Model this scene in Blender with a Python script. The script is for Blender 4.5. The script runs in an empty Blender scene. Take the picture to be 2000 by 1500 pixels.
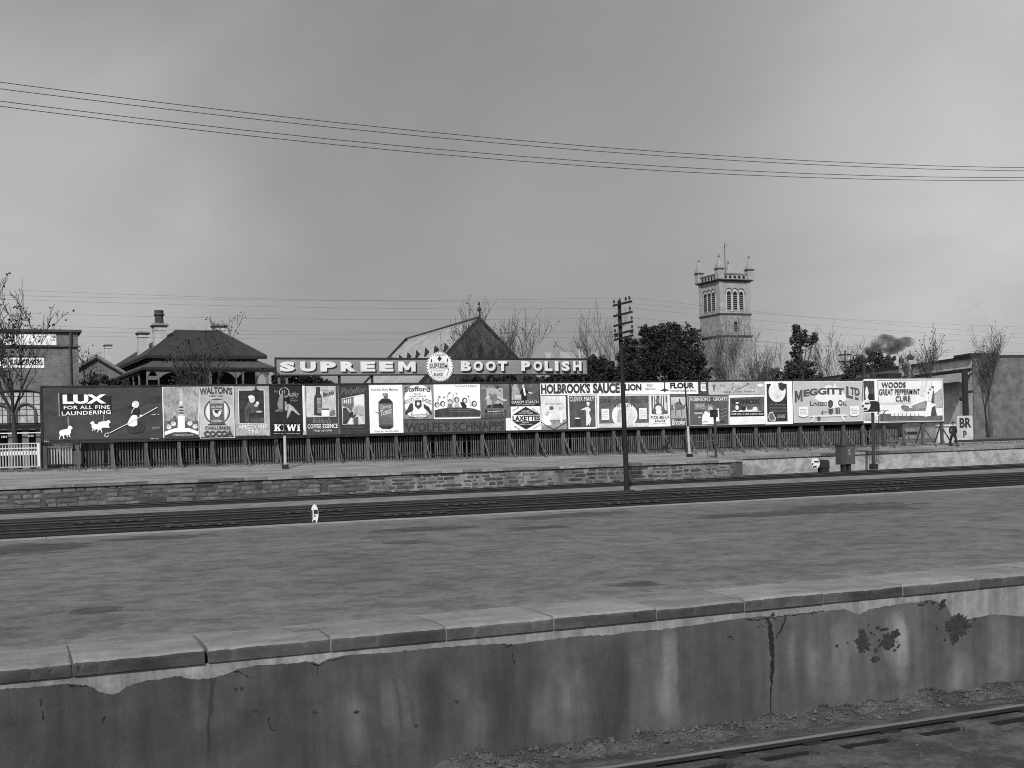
import bpy, bmesh, math, random
from math import sin, cos, tan, pi, radians, sqrt, atan2
from mathutils import Vector, Matrix, noise
R = random.Random(1926)
SC = bpy.context.scene
COL = SC.collection

# ------------------------------------------------------------------ camera
F_PX, YAW, ROLL, HORIZ, EYE = 2300.0, radians(23.07), radians(1.55), 861.0, 1.5
cam_d = bpy.data.cameras.new('camera')
cam = bpy.data.objects.new('camera', cam_d)
COL.objects.link(cam)
cam_d.sensor_width = 36.0
cam_d.lens = F_PX / 2000 * 36.0
cam_d.shift_y = (HORIZ - 750) / 2000
cam_d.clip_start = 0.1
cam_d.clip_end = 6000
cam.matrix_world = (Matrix.Translation((0, 0, EYE)) @ Matrix.Rotation(-YAW, 4, 'Z')
                    @ Matrix.Rotation(pi / 2, 4, 'X') @ Matrix.Rotation(-ROLL, 4, 'Z'))
SC.camera = cam

# ------------------------------------------------------------------ sky and sun
SUN_EL = radians(38)
SUN_AZ = atan2(-0.51, -0.86)          # towards the sun, measured from +Y to +X
W = bpy.data.worlds.new('World')
SC.world = W
W.use_nodes = True
wn, wl = W.node_tree.nodes, W.node_tree.links
wn.clear()
out = wn.new('ShaderNodeOutputWorld')
bg = wn.new('ShaderNodeBackground')
sky = wn.new('ShaderNodeTexSky')
sky.sky_type = 'NISHITA'
sky.sun_disc = False
sky.sun_elevation = SUN_EL
sky.sun_rotation = SUN_AZ
sky.air_density = 1.0
sky.dust_density = 4.0
bw = wn.new('ShaderNodeRGBToBW')
wl.new(sky.outputs[0], bw.inputs[0])
tc = wn.new('ShaderNodeTexCoord')
mp = wn.new('ShaderNodeMapping')
mp.inputs['Scale'].default_value = (1.0, 1.0, 1.7)
mp.inputs['Location'].default_value = (0.35, 1.7, 0.2)
wl.new(tc.outputs['Generated'], mp.inputs[0])
n1 = wn.new('ShaderNodeTexNoise')
n1.inputs['Scale'].default_value = 2.6
n1.inputs['Detail'].default_value = 5
n1.inputs['Roughness'].default_value = 0.5
n1.inputs['Distortion'].default_value = 0.6
wl.new(mp.outputs[0], n1.inputs[0])
mr = wn.new('ShaderNodeMapRange')
mr.inputs[1].default_value = 0.3
mr.inputs[2].default_value = 0.7
mr.inputs[3].default_value = 0.95
mr.inputs[4].default_value = 1.55
wl.new(n1.outputs[0], mr.inputs[0])
# broad bank of brighter cloud towards the right of the view (about east), thinning to the left
dt = wn.new('ShaderNodeVectorMath')
dt.operation = 'DOT_PRODUCT'
wl.new(tc.outputs['Generated'], dt.inputs[0])
dt.inputs[1].default_value = (0.80, 0.25, -0.35)
m2 = wn.new('ShaderNodeMapRange')
m2.inputs[1].default_value = -0.6
m2.inputs[2].default_value = 0.9
m2.inputs[3].default_value = 0.85
m2.inputs[4].default_value = 1.12
wl.new(dt.outputs['Value'], m2.inputs[0])
# a darker bank of cloud stands over the church quarter; the sky is brighter to either side of it
dl = wn.new('ShaderNodeVectorMath')
dl.operation = 'DOT_PRODUCT'
wl.new(tc.outputs['Generated'], dl.inputs[0])
dl.inputs[1].default_value = (cos(YAW), -sin(YAW), 0.0)
da = wn.new('ShaderNodeMath')
da.operation = 'ADD'
wl.new(dl.outputs['Value'], da.inputs[0])
da.inputs[1].default_value = 0.03
db = wn.new('ShaderNodeMath')
db.operation = 'ABSOLUTE'
wl.new(da.outputs[0], db.inputs[0])
dn = wn.new('ShaderNodeMath')
dn.operation = 'MULTIPLY_ADD'
wl.new(n1.outputs[0], dn.inputs[0])
dn.inputs[1].default_value = 0.22
wl.new(db.outputs[0], dn.inputs[2])
m3 = wn.new('ShaderNodeMapRange')
m3.interpolation_type = 'SMOOTHSTEP'
m3.inputs[1].default_value = 0.24
m3.inputs[2].default_value = 0.56
m3.inputs[3].default_value = 0.84
m3.inputs[4].default_value = 1.85
wl.new(dn.outputs[0], m3.inputs[0])
me_ = wn.new('ShaderNodeMath')
me_.operation = 'MULTIPLY'
wl.new(m2.outputs[0], me_.inputs[0])
wl.new(m3.outputs[0], me_.inputs[1])
mc = wn.new('ShaderNodeMath')
mc.operation = 'MULTIPLY'
wl.new(mr.outputs[0], mc.inputs[0])
wl.new(me_.outputs[0], mc.inputs[1])
mu = wn.new('ShaderNodeMath')
mu.operation = 'MULTIPLY_ADD'
wl.new(bw.outputs[0], mu.inputs[0])
mu.inputs[1].default_value = 0.35
wl.new(mc.outputs[0], mu.inputs[2])
wl.new(mu.outputs[0], bg.inputs[0])
bg.inputs[1].default_value = 0.100
wl.new(bg.outputs[0], out.inputs[0])

sun_d = bpy.data.lights.new('sun', 'SUN')
sun_d.energy = 2.9
sun_d.angle = radians(1.0)
sun_d.color = (1.0, 1.0, 1.0)
sun = bpy.data.objects.new('sun', sun_d)
COL.objects.link(sun)
to_sun = Vector((sin(SUN_AZ) * cos(SUN_EL), cos(SUN_AZ) * cos(SUN_EL), sin(SUN_EL)))
sun.rotation_euler = to_sun.to_track_quat('Z', 'Y').to_euler()
sun.location = (-30, -60, 60)

SC.view_settings.view_transform = 'Standard'
SC.view_settings.look = 'None'
SC.view_settings.exposure = 0.56
SC.view_settings.gamma = 1.0
SC.view_settings.use_curve_mapping = False
SC.cycles.filter_width = 1.0

# ------------------------------------------------------------------ helpers
_fw = Vector((sin(YAW), cos(YAW), 0))
_rt = Vector((cos(YAW), -sin(YAW), 0))
_up = Vector((0, 0, 1))
EYEP = Vector((0, 0, EYE))

def ray(px, py):
    a = (px - 1000) / F_PX
    b = -(py - HORIZ) / F_PX
    return _fw + _rt * (a * cos(ROLL) + b * sin(ROLL)) + _up * (-a * sin(ROLL) + b * cos(ROLL))

def at_y(px, py, Y):
    d = ray(px, py)
    return EYEP + d * (Y / d.y)

def at_z(px, py, Z):
    d = ray(px, py)
    return EYEP + d * ((Z - EYE) / d.z)

class Frame:
    """local axes of a building: a along its front, b away behind it, c up"""
    def __init__(s, o, ang):
        s.o = Vector(o)
        s.ex = Vector((cos(ang), sin(ang), 0))
        s.ey = Vector((-sin(ang), cos(ang), 0))
    def p(s, a, b, c):
        return s.o + s.ex * a + s.ey * b + Vector((0, 0, c))
    def front(s, px, py, b=0.0):
        d = ray(px, py)
        q = s.o + s.ey * b
        t = (q - EYEP).dot(s.ey) / d.dot(s.ey)
        w = EYEP + d * t - s.o
        return w.dot(s.ex), w.z
    def side(s, px, py, a=0.0):
        d = ray(px, py)
        q = s.o + s.ex * a
        t = (q - EYEP).dot(s.ex) / d.dot(s.ex)
        w = EYEP + d * t - s.o
        return w.dot(s.ey), w.z

WORLD = Frame((0, 0, 0), 0)

class MB:
    def __init__(s):
        s.v, s.f, s.m = [], [], []
    def add(s, vs, fs, mi=0):
        n = len(s.v)
        s.v += [Vector(q) for q in vs]
        s.f += [tuple(n + i for i in f) for f in fs]
        s.m += [mi] * len(fs)
        return s
    def box(s, x0, x1, y0, y1, z0, z1, fr=WORLD, mi=0):
        P = fr.p
        vs = [P(x0, y0, z0), P(x1, y0, z0), P(x1, y1, z0), P(x0, y1, z0),
              P(x0, y0, z1), P(x1, y0, z1), P(x1, y1, z1), P(x0, y1, z1)]
        return s.add(vs, [(0, 3, 2, 1), (4, 5, 6, 7), (0, 1, 5, 4), (1, 2, 6, 5), (2, 3, 7, 6), (3, 0, 4, 7)], mi)
    def beam(s, p0, p1, w, h, up=Vector((0, 0, 1))):
        p0, p1 = Vector(p0), Vector(p1)
        d = (p1 - p0).normalized()
        sd = d.cross(up)
        if sd.length < 1e-4:
            sd = d.cross(Vector((0, 1, 0)))
        sd.normalize()
        u = sd.cross(d)
        vs = []
        for q in (p0, p1):
            for i, j in ((-1, -1), (1, -1), (1, 1), (-1, 1)):
                vs.append(q + sd * (i * w / 2) + u * (j * h / 2))
        return s.add(vs, [(0, 1, 2, 3), (7, 6, 5, 4), (0, 4, 5, 1), (1, 5, 6, 2), (2, 6, 7, 3), (3, 7, 4, 0)])
    def tube(s, pts, rs, n=6, caps=True):
        pts = [Vector(p) for p in pts]
        if not hasattr(rs, '__len__'):
            rs = [rs] * len(pts)
        vs, fs = [], []
        ref = None
        for i, p in enumerate(pts):
            d = (pts[min(i + 1, len(pts) - 1)] - pts[max(i - 1, 0)]).normalized()
            if ref is None:
                ref = d.orthogonal().normalized()
            a = (ref - d * ref.dot(d))
            a = a.normalized() if a.length > 1e-5 else d.orthogonal().normalized()
            ref = a
            b = d.cross(a)
            for k in range(n):
                t = 2 * pi * k / n
                vs.append(p + (a * cos(t) + b * sin(t)) * rs[i])
        for i in range(len(pts) - 1):
            for k in range(n):
                k2 = (k + 1) % n
                fs.append((i * n + k, i * n + k2, (i + 1) * n + k2, (i + 1) * n + k))
        if caps:
            fs.append(tuple(range(n - 1, -1, -1)))
            e = (len(pts) - 1) * n
            fs.append(tuple(e + k for k in range(n)))
        return s.add(vs, fs)
    def prism(s, pts, vec, mi=0):
        """closed solid: polygon of world points swept by vec"""
        pts = [Vector(p) for p in pts]
        vec = Vector(vec)
        n = len(pts)
        fs = [tuple(range(n)), tuple(range(2 * n - 1, n - 1, -1))]
        for i in range(n):
            j = (i + 1) % n
            fs.append((i, i + n, j + n, j))
        return s.add(pts + [p + vec for p in pts], fs, mi)
    def lathe(s, base, prof, n=12):
        """prof: list of (radius, height)"""
        base = Vector(base)
        vs, fs = [], []
        for r, h in prof:
            for k in range(n):
                t = 2 * pi * (k + .5) / n
                vs.append(base + Vector((cos(t) * r, sin(t) * r, h)))
        for i in range(len(prof) - 1):
            for k in range(n):
                k2 = (k + 1) % n
                fs.append((i * n + k, i * n + k2, (i + 1) * n + k2, (i + 1) * n + k))
        fs.append(tuple(range(n - 1, -1, -1)))
        e = (len(prof) - 1) * n
        fs.append(tuple(e + k for k in range(n)))
        return s.add(vs, fs)
    def build(s, name, mat, parent=None, smooth=False, fix=True):
        off = Vector((0, 0, 0))
        q = parent
        while q is not None:
            off += Vector(q.location)
            q = q.parent
        me = bpy.data.meshes.new(name)
        me.from_pydata([v - off for v in s.v], [], s.f)
        mats = mat if isinstance(mat, (list, tuple)) else [mat]
        for m in mats:
            me.materials.append(m)
        if len(mats) > 1:
            me.polygons.foreach_set('material_index', s.m)
        if fix and len(s.f) < 30000:
            bm = bmesh.new()
            bm.from_mesh(me)
            bmesh.ops.recalc_face_normals(bm, faces=bm.faces)
            bm.to_mesh(me)
            bm.free()
        if smooth:
            me.polygons.foreach_set('use_smooth', [True] * len(me.polygons))
        me.update()
        o = bpy.data.objects.new(name, me)
        COL.objects.link(o)
        if parent is not None:
            o.parent = parent
        return o

def tag(o, label=None, cat=None, group=None, kind=None):
    if label: o['label'] = label
    if cat: o['category'] = cat
    if group: o['group'] = group
    if kind: o['kind'] = kind
    return o

def thing(name, loc, label, cat, group=None):
    o = bpy.data.objects.new(name, None)
    o.empty_display_size = 0.3
    o.location = loc
    COL.objects.link(o)
    return tag(o, label, cat, group)

# ------------------------------------------------------------------ materials (all grey: the place is seen in black and white)
class NT:
    def __init__(s, name):
        s.mat = bpy.data.materials.new(name)
        s.mat.use_nodes = True
        s.t = s.mat.node_tree
        s.n = s.t.nodes
        s.b = s.n['Principled BSDF']
        s.b.inputs['Specular IOR Level'].default_value = 0.25
        g = s.n.new('ShaderNodeNewGeometry')
        s.pos = g.outputs['Position']
    def link(s, a, b):
        s.t.links.new(a, b)
    def val(s, x, sock):
        if isinstance(x, (int, float)):
            sock.default_value = x
        else:
            s.link(x, sock)
    def math(s, op, a, b=0.0, c=None, clamp=False):
        m = s.n.new('ShaderNodeMath')
        m.operation = op
        m.use_clamp = clamp
        s.val(a, m.inputs[0])
        s.val(b, m.inputs[1])
        if c is not None:
            s.val(c, m.inputs[2])
        return m.outputs[0]
    def noise(s, scale, detail=4, rough=.55, stretch=(1, 1, 1), loc=(0, 0, 0), dist=0, src=None):
        mpn = s.n.new('ShaderNodeMapping')
        mpn.inputs['Scale'].default_value = stretch
        mpn.inputs['Location'].default_value = loc
        s.link(src or s.pos, mpn.inputs[0])
        t = s.n.new('ShaderNodeTexNoise')
        t.inputs['Scale'].default_value = scale
        t.inputs['Detail'].default_value = detail
        t.inputs['Roughness'].default_value = rough
        t.inputs['Distortion'].default_value = dist
        s.link(mpn.outputs[0], t.inputs[0])
        return t.outputs[0]
    def rng(s, x, a, b, c, d):
        m = s.n.new('ShaderNodeMapRange')
        s.val(x, m.inputs[0])
        for i, q in enumerate((a, b, c, d)):
            m.inputs[i + 1].default_value = q
        return m.outputs[0]
    def mix(s, f, a, b):
        m = s.n.new('ShaderNodeMix')
        s.val(f, m.inputs[0])
        s.val(a, m.inputs[2])
        s.val(b, m.inputs[3])
        return m.outputs[0]
    def bump(s, h, strength, dist=.02):
        b = s.n.new('ShaderNodeBump')
        b.inputs['Strength'].default_value = strength
        b.inputs['Distance'].default_value = dist
        s.link(h, b.inputs['Height'])
        s.link(b.outputs[0], s.b.inputs['Normal'])
    def done(s, col, rough=.9, metal=0):
        s.val(col, s.b.inputs['Base Color']) if not isinstance(col, (int, float)) else setattr(s.b.inputs['Base Color'], 'default_value', (col, col, col, 1))
        s.b.inputs['Roughness'].default_value = rough
        s.b.inputs['Metallic'].default_value = metal
        return s.mat

_MC = {}
def gm(name, tone, var=.25, scale=6, rough=.88, stretch=(1, 1, 1), bump=0.0, rnd=0.0, fine=0.0, metal=0):
    key = (name, tone)
    if key in _MC:
        return _MC[key]
    t = NT(name)
    n = t.noise(scale, 5, .6, stretch)
    c = t.rng(n, .28, .72, tone * (1 - var), tone * (1 + var))
    if fine:
        n2 = t.noise(scale * 9, 3, .6, stretch)
        c = t.math('MULTIPLY', c, t.rng(n2, .3, .7, 1 - fine, 1 + fine))
    if rnd:
        oi = t.n.new('ShaderNodeObjectInfo')
        c = t.math('MULTIPLY', c, t.rng(oi.outputs['Random'], 0, 1, 1 - rnd, 1 + rnd))
    if bump:
        t.bump(n, bump)
    _MC[key] = t.done(c, rough, metal)
    return _MC[key]

def pa(tone):
    """lithographed picture area: uneven ink, brush and crayon tone"""
    key = ('litho', tone)
    if key in _MC:
        return _MC[key]
    t = NT('litho_ink_%03d' % round(tone * 1000))
    a = t.noise(2.3, 5, .65, (1, 1, .7), (tone * 31, 0, 0), dist=.6)
    b = t.noise(9, 4, .7, (1, 1, 1.3), (0, 0, tone * 17), dist=.4)
    v = .45 if tone < .3 else (.26 if tone < .6 else .10)
    c = t.rng(a, .3, .7, tone * (1 - v), min(tone * (1 + v), .8))
    c = t.math('MULTIPLY', c, t.rng(b, .3, .7, 1 - v * .8, 1 + v * .8), clamp=True)
    _MC[key] = t.done(c, .85)
    return _MC[key]

def pm(tone):
    """printed paper / sign paint of one tone"""
    return gm('printed_paper_%03d' % round(tone * 1000), tone, .10 if tone > .4 else .26, 1.3, .85, fine=.10, stretch=(1, 1, 1.4))
# ================================================================== THE SETTING
def ground_mat(name, tone, dark, scale, stretch=(1, 1, 1), bump=.3, amt=(.42, .62)):
    t = NT(name)
    a = t.noise(scale, 6, .65, stretch)
    b = t.noise(scale * 11, 4, .7)
    c = t.mix(t.rng(a, amt[0], amt[1], 0, 1), dark, tone)
    c = t.math('MULTIPLY', c, t.rng(b, .25, .75, .6, 1.4))
    t.bump(b, bump, .03)
    return t.done(c, .95)

M_ballast = ground_mat('cinder_ballast', .020, .008, .8)
M_gravel = ground_mat('pale_gravel', .19, .11, 1.4)
M_soil = ground_mat('sooty_soil', .075, .03, 2.2, bump=.8)
M_upper = ground_mat('trodden_gravel', .225, .14, .9, (.35, 1.2, 1))
M_town = ground_mat('town_earth', .12, .07, .2)

def sheet(name, xs, ys, zf, mat):
    mb = MB()
    vs = [Vector((x, y, zf(x, y))) for y in ys for x in xs]
    n = len(xs)
    fs = [(j * n + i, j * n + i + 1, (j + 1) * n + i + 1, (j + 1) * n + i) for j in range(len(ys) - 1) for i in range(n - 1)]
    mb.add(vs, fs)
    o = mb.build(name, mat, fix=False)
    o['kind'] = 'structure'
    return o

sheet('railway_ground', [-1500, -60, 140, 2500], [12, 30, 66, 90, 2500], lambda x, y: -1.15, M_ballast)
sheet('town_ground', [-1500, -60, 62.4, 140, 2500], [68.3, 100, 400, 2500], lambda x, y: .38, M_town)

# light gravel way beside the far track
def gravel_z(x, y):
    return -1.13 + .035 * (1 - abs(y - 53.7) / 3.0)
sheet('gravel_path', [-40 + i * 4 for i in range(50)], [50.9, 52.2, 53.7, 55.2, 56.5], gravel_z, M_gravel)

# --- foreground track bed with pits under the rail between the sleepers
SL0, SLP = 6.76, .785                       # sleeper positions along the near track
def frange(a, b, s):
    r = []
    while a < b - 1e-6:
        r.append(a)
        a += s
    return r
gx = [-60, -20, -5, 0] + frange(2.0, 11.5, .035) + [11.5, 14, 20, 40, 90]
gy = [-60, -5, 0, 3.4, 5, 6, 6.8] + frange(7.3, 9.10, .03) + [9.10]
def near_z(x, y):
    n3 = noise.noise(Vector((x * 3, y * 3, 0)))
    n11 = noise.noise(Vector((x * 11, y * 11, 3)))
    k = min(max((y - 8.15) / .6, 0), 1)
    z = -1.036 - .115 * k + .012 * n3 + .008 * n11
    if 7.9 < y < 8.03:
        z = -1.05
    if y <= 7.9:
        u = (x - SL0) / SLP
        fr = abs(u - round(u)) * SLP
        e = .012 * n11
        if 7.64 + e < y < 7.775 + e and fr > .15 + e:
            z -= .16
    if y > 8.8:
        z += .05 * (y - 8.8) / .28 * (1.2 + 2.2 * noise.noise(Vector((x * 1.9, 5, 1)))) + .045 * noise.noise(Vector((x * 7, y * 7, 9)))
    return z
M_near = ground_mat('sooty_gravel', .085, .035, 2.6, bump=.6)
sheet('track_bed', gx, gy, near_z, M_near)

# --- middle platform (asphalt), with a paler worn strip along both edges
def platform_mat():
    t = NT('worn_asphalt')
    a = t.noise(.5, 6, .62, (.8, 1.0, 1), dist=.3)
    b = t.noise(2.4, 8, .74, (.9, 1.0, 1), (7, 3, 0), dist=.25)
    b2 = t.noise(11, 6, .75, (.9, 1.0, 1), (1, 3, 0))
    g = t.noise(60, 3, .7)
    c = t.rng(a, .3, .7, .088, .134)
    c = t.math('MULTIPLY', c, t.rng(b, .42, .55, .68, 1.07))
    c = t.math('MULTIPLY', c, t.rng(b2, .36, .62, .82, 1.12))
    c = t.math('MULTIPLY', c, t.rng(g, .25, .75, .8, 1.2))
    # damp patches, each with its own outline
    w = t.noise(2.2, 7, .78, (.55, 1.3, 1), (2, 9, 0), dist=.8)
    sep = t.n.new('ShaderNodeSeparateXYZ')
    t.link(t.pos, sep.inputs[0])
    tot = None
    for (px, py, rx, ry) in ((190, 1190, .30, .35), (40, 1072, 1.3, 1.6), (300, 1050, 1.2, .8), (1660, 990, 2.3, 1.6), (1100, 1007, 1.6, .9),
                             (820, 1033, 1.3, .8), (1040, 1031, .9, .6), (1245, 1140, .35, .3), (1500, 1003, 2.0, .8), (800, 1058, .45, .45), (1160, 1002, 1.1, .7)):
        q = at_z(px, py, 0)
        dx = t.math('DIVIDE', t.math('SUBTRACT', sep.outputs[0], q.x), rx)
        dy = t.math('DIVIDE', t.math('SUBTRACT', sep.outputs[1], q.y), ry)
        d = t.math('ADD', t.math('MULTIPLY', dx, dx), t.math('MULTIPLY', dy, dy))
        d = t.math('ADD', d, t.math('MULTIPLY', w, 4.2))
        m = t.rng(d, 2.55, 2.75, 1, 0)
        tot = m if tot is None else t.math('MAXIMUM', tot, m)
    c = t.math('MULTIPLY', c, t.rng(tot, 0, 1, 1, .46))
    # dusty, paler band near the front coping and along the back edge
    d = t.noise(2, 3, .6)
    e = t.math('ADD', sep.outputs[1], t.math('MULTIPLY', d, .5))
    c = t.math('MULTIPLY', c, t.rng(e, 10.1, 10.9, 1.22, 1.0))
    c = t.math('MULTIPLY', c, t.rng(e, 21.4, 22.2, 1.0, 1.18))
    t.bump(g, .35, .008)
    return t.done(c, .93)
M_asph = platform_mat()
mb = MB()
mb.box(-70, 140, 9.86, 22.35, -1.2, -.006)
platform = mb.build('platform', M_asph)
platform['kind'] = 'structure'
M_edge = gm('pale_edge_stone', .20, .3, 2.5, fine=.2)
x = -20.0
ei = 0
while x < 60:
    w_ = 1.55 + .3 * R.random()
    mb = MB()
    mb.box(x, x + w_ - .015, 22.352, 22.74, -.16, -.002 + .006 * R.random())
    mb.build('edging_stone', M_edge, platform)
    x += w_
mb = MB()
mb.box(-70, 140, 22.36, 22.66, -1.2, -.161)
mb.build('back_wall', gm('back_brick', .08), platform)

# near platform, the one the picture was taken from
mb = MB()
mb.box(-70, 60, -30, 3.3, -1.2, 0)
mb.build('camera_platform', M_asph)['kind'] = 'structure'

# --- far platform surface: slopes up from its edge to the fence
def zf(x):
    return max(.36, .60 - .0036 * max(x, 0))
def far_z(x, y):
    return -.004 + (y - 60.1) / (67.2 - 60.1) * (zf(x) + .004) + .015 * noise.noise(Vector((x * .7, y * 1.3, 0)))
sheet('far_platform', [-60] + [-8 + i for i in range(49)], [60.08, 61.5, 63, 64.5, 66, 67.2, 68.4], far_z, M_upper)
def far_z2(x, y):
    k = (y - 64.9) / (67.2 - 64.9)
    return .06 + .003 * (x - 41) + k * (zf(x) - .06 - .003 * (x - 41)) + .012 * noise.noise(Vector((x * .7, y * 1.3, 0)))
sheet('far_platform', [40.02 + i for i in range(60)] + [140], [64.9, 65.6, 66.4, 67.2, 68.4], far_z2, M_upper)
def fz(x, y):
    return far_z(x, y) if x < 40 else far_z2(x, y)

# ================================================================== MIDDLE PLATFORM WALL
WY = 9.082
pw = thing('platform_wall', (4, WY, -1.15), 'sooty rendered platform wall with stone coping across the foreground', 'wall')
def wall_mat(name, lo, hi, streak=True):
    t = NT(name)
    s1 = t.noise(1.0, 4, .6, (1.5, 1, .22), dist=.5)
    s2 = t.noise(1.0, 6, .68, (5.5, 1, .55), (3, 0, 1), dist=.4)
    bl = t.noise(1.15, 5, .62, (1, 1, 1), (4, 0, 2), dist=.5)
    n = t.noise(5.5, 6, .7)
    f = t.noise(55, 3, .7)
    c = t.rng(s1, .30, .70, lo, hi)
    c = t.math('MULTIPLY', c, t.rng(s2, .3, .7, .66, 1.36))
    c = t.math('MULTIPLY', c, t.rng(bl, .3, .7, .74, 1.28))
    c = t.math('MULTIPLY', c, t.rng(n, .3, .7, .74, 1.26))
    c = t.math('MULTIPLY', c, t.rng(f, .25, .75, .82, 1.18))
    h = t.math('ADD', t.math('MULTIPLY', n, .6), t.math('MULTIPLY', f, .4))
    t.bump(h, .5, .014)
    return t.done(c, .92)
def render_mat():
    t = NT('sooty_render')
    sep = t.n.new('ShaderNodeSeparateXYZ')
    t.link(t.pos, sep.inputs[0])
    big = t.noise(.55, 3, .5, (1, 1, .6), (1, 0, 4))
    s1 = t.noise(1.0, 5, .6, (2.2, 1, .20), (0, 0, 3), dist=.35)
    s2 = t.noise(1.0, 6, .68, (8, 1, .8), (3, 0, 1), dist=.3)
    n = t.noise(5.5, 7, .72)
    f = t.noise(60, 3, .7)
    wob = t.noise(1.6, 4, .6, (1, 1, .6), (5, 0, 0))
    wob2 = t.noise(2.5, 5, .65, (.6, 1, 1), (9, 0, 0))
    gx_ = t.rng(sep.outputs[0], -.5, 9.5, .040, .074)
    c = t.math('MULTIPLY', gx_, t.rng(big, .3, .7, .82, 1.2))
    c = t.math('MULTIPLY', c, t.rng(s1, .34, .66, .72, 1.26))
    c = t.math('MULTIPLY', c, t.rng(s2, .3, .7, .84, 1.16))
    xw = t.math('ADD', sep.outputs[0], t.rng(wob, .2, .8, -.09, .09))
    zw = t.math('ADD', sep.outputs[2], t.rng(wob2, .2, .8, -.14, .14))
    def streak(px, w, y0, y1, k, c):
        p0, p1 = at_y(px, y0, 9.07), at_y(px, y1, 9.07)
        sx = (at_y(px + w, y0, 9.07) - p0).length
        dx = t.math('DIVIDE', t.math('SUBTRACT', xw, p0.x), sx * 1.25)
        g = t.math('SUBTRACT', 1.0, t.math('MULTIPLY', dx, dx), clamp=True)
        up = t.rng(zw, p0.z - .02, p0.z - .22, 0, 1)
        dn = t.rng(zw, p1.z - .04, p1.z + .22, 0, 1)
        m = t.math('MULTIPLY', g, t.math('MULTIPLY', up, dn))
        return t.math('MULTIPLY', c, t.math('MULTIPLY_ADD', m, k - 1, 1.0))
    for px, w, y0, y1, k in ((165, 16, 1330, 1380, 1.7), (90, 22, 1370, 1440, 1.5), (390, 20, 1350, 1440, 1.6), (425, 26, 1380, 1450, 1.35), (680, 26, 1310, 1480, 1.6), (755, 14, 1290, 1470, 1.7),
                             (785, 10, 1290, 1460, 1.5), (890, 18, 1300, 1380, 1.5), (930, 30, 1330, 1470, 1.4), (1045, 24, 1330, 1460, 1.75), (1100, 12, 1330, 1400, 1.6), (1115, 34, 1280, 1470, 1.3),
                             (1300, 17, 1215, 1420, 1.85), (1290, 30, 1215, 1480, 1.25), (1545, 10, 1220, 1340, 1.3), (1590, 18, 1230, 1350, 1.55), (1640, 17, 1195, 1345, 1.6), (1668, 12, 1195, 1280, 1.5),
                             (1700, 10, 1220, 1380, 1.3), (1750, 18, 1180, 1330, 1.9), (1757, 9, 1180, 1300, 1.5), (1735, 70, 1335, 1380, 1.6), (1870, 24, 1260, 1360, 1.6), (1600, 60, 1360, 1420, 1.25),
                             (1960, 30, 1200, 1340, 1.4), (440, 60, 1390, 1475, .62), (275, 60, 1360, 1480, .75), (500, 40, 1330, 1480, .75), (835, 22, 1270, 1480, .7), (960, 20, 1280, 1480, .68),
                             (1175, 40, 1250, 1480, .74), (1210, 16, 1240, 1480, .8), (1400, 50, 1220, 1420, .86), (1720, 6, 1310, 1365, .55), (20, 30, 1380, 1480, .7), (410, 4, 1300, 1480, .5)):
        c = streak(px, w, y0, y1, k, c)
    c = t.math('MULTIPLY', c, t.rng(n, .3, .7, .80, 1.2))
    c = t.math('MULTIPLY', c, t.rng(f, .25, .75, .82, 1.18))
    h = t.math('ADD', t.math('MULTIPLY', n, .6), t.math('MULTIPLY', f, .4))
    t.bump(h, .6, .012)
    return t.done(c, .92)
M_render = render_mat()
M_mortar = wall_mat('pale_cement', .14, .20)
M_tar = gm('crack_and_shade_dark', .012, .3, 9)  # near black for the cracks and for painted-in shade
mb = MB()
mb.box(-40, 90, WY, 9.8, -1.4, -.1126)
mb.build('cement_band', M_mortar, pw)
top_px = [(0, 1347), (60, 1343), (128, 1336), (140, 1336), (165, 1339), (180, 1342), (195, 1352), (218, 1358), (235, 1352), (247, 1341), (280, 1331), (325, 1325),
          (350, 1320), (362, 1325), (390, 1328), (412, 1325), (440, 1318), (470, 1306), (500, 1300), (560, 1297), (610, 1292), (622, 1298), (645, 1287), (680, 1280), (760, 1275),
          (830, 1268), (900, 1262), (985, 1257), (1000, 1260), (1060, 1251), (1130, 1243), (1200, 1240), (1240, 1233), (1292, 1230), (1350, 1222), (1450, 1208), (1495, 1203),
          (1505, 1207), (1550, 1200), (1620, 1193), (1650, 1190), (1680, 1201), (1700, 1190), (1750, 1181), (1820, 1172), (1848, 1181), (1858, 1203), (1890, 1210), (1940, 1200), (2010, 1205)]
RY = WY - .013
def ragged(pts, y, amp=.009):
    o = []
    q = [at_y(a, b, y) for a, b in pts]
    for i in range(len(q) - 1):
        n_ = 9
        for k in range(n_):
            p = q[i].lerp(q[i + 1], k / n_)
            p.z += amp * noise.noise(Vector((p.x * 23, 3, 1))) + amp * .8 * noise.noise(Vector((p.x * 71, 3, 1))) + amp * .5 * noise.noise(Vector((p.x * 160, 3, 1)))
            o.append(p)
    o.append(q[-1])
    return o
rg = ragged(top_px, RY)
zl = rg[0].z
line = [Vector((-38, RY, zl))] + [Vector((-4 - i * -.02, RY, zl)) for i in (0,)] + rg + [Vector((14, RY, rg[-1].z)), Vector((80, RY, rg[-1].z))]
mb = MB()
vs, fs = [], []
for p in line:
    vs += [Vector((p.x, RY, -1.4)), p, Vector((p.x, WY + .01, p.z))]
for i in range(len(line) - 1):
    a = i * 3
    fs += [(a, a + 3, a + 4, a + 1), (a + 1, a + 4, a + 5, a + 2)]
mb.add(vs, fs)
mb.build('render_coat', M_render, pw, fix=False)

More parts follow.
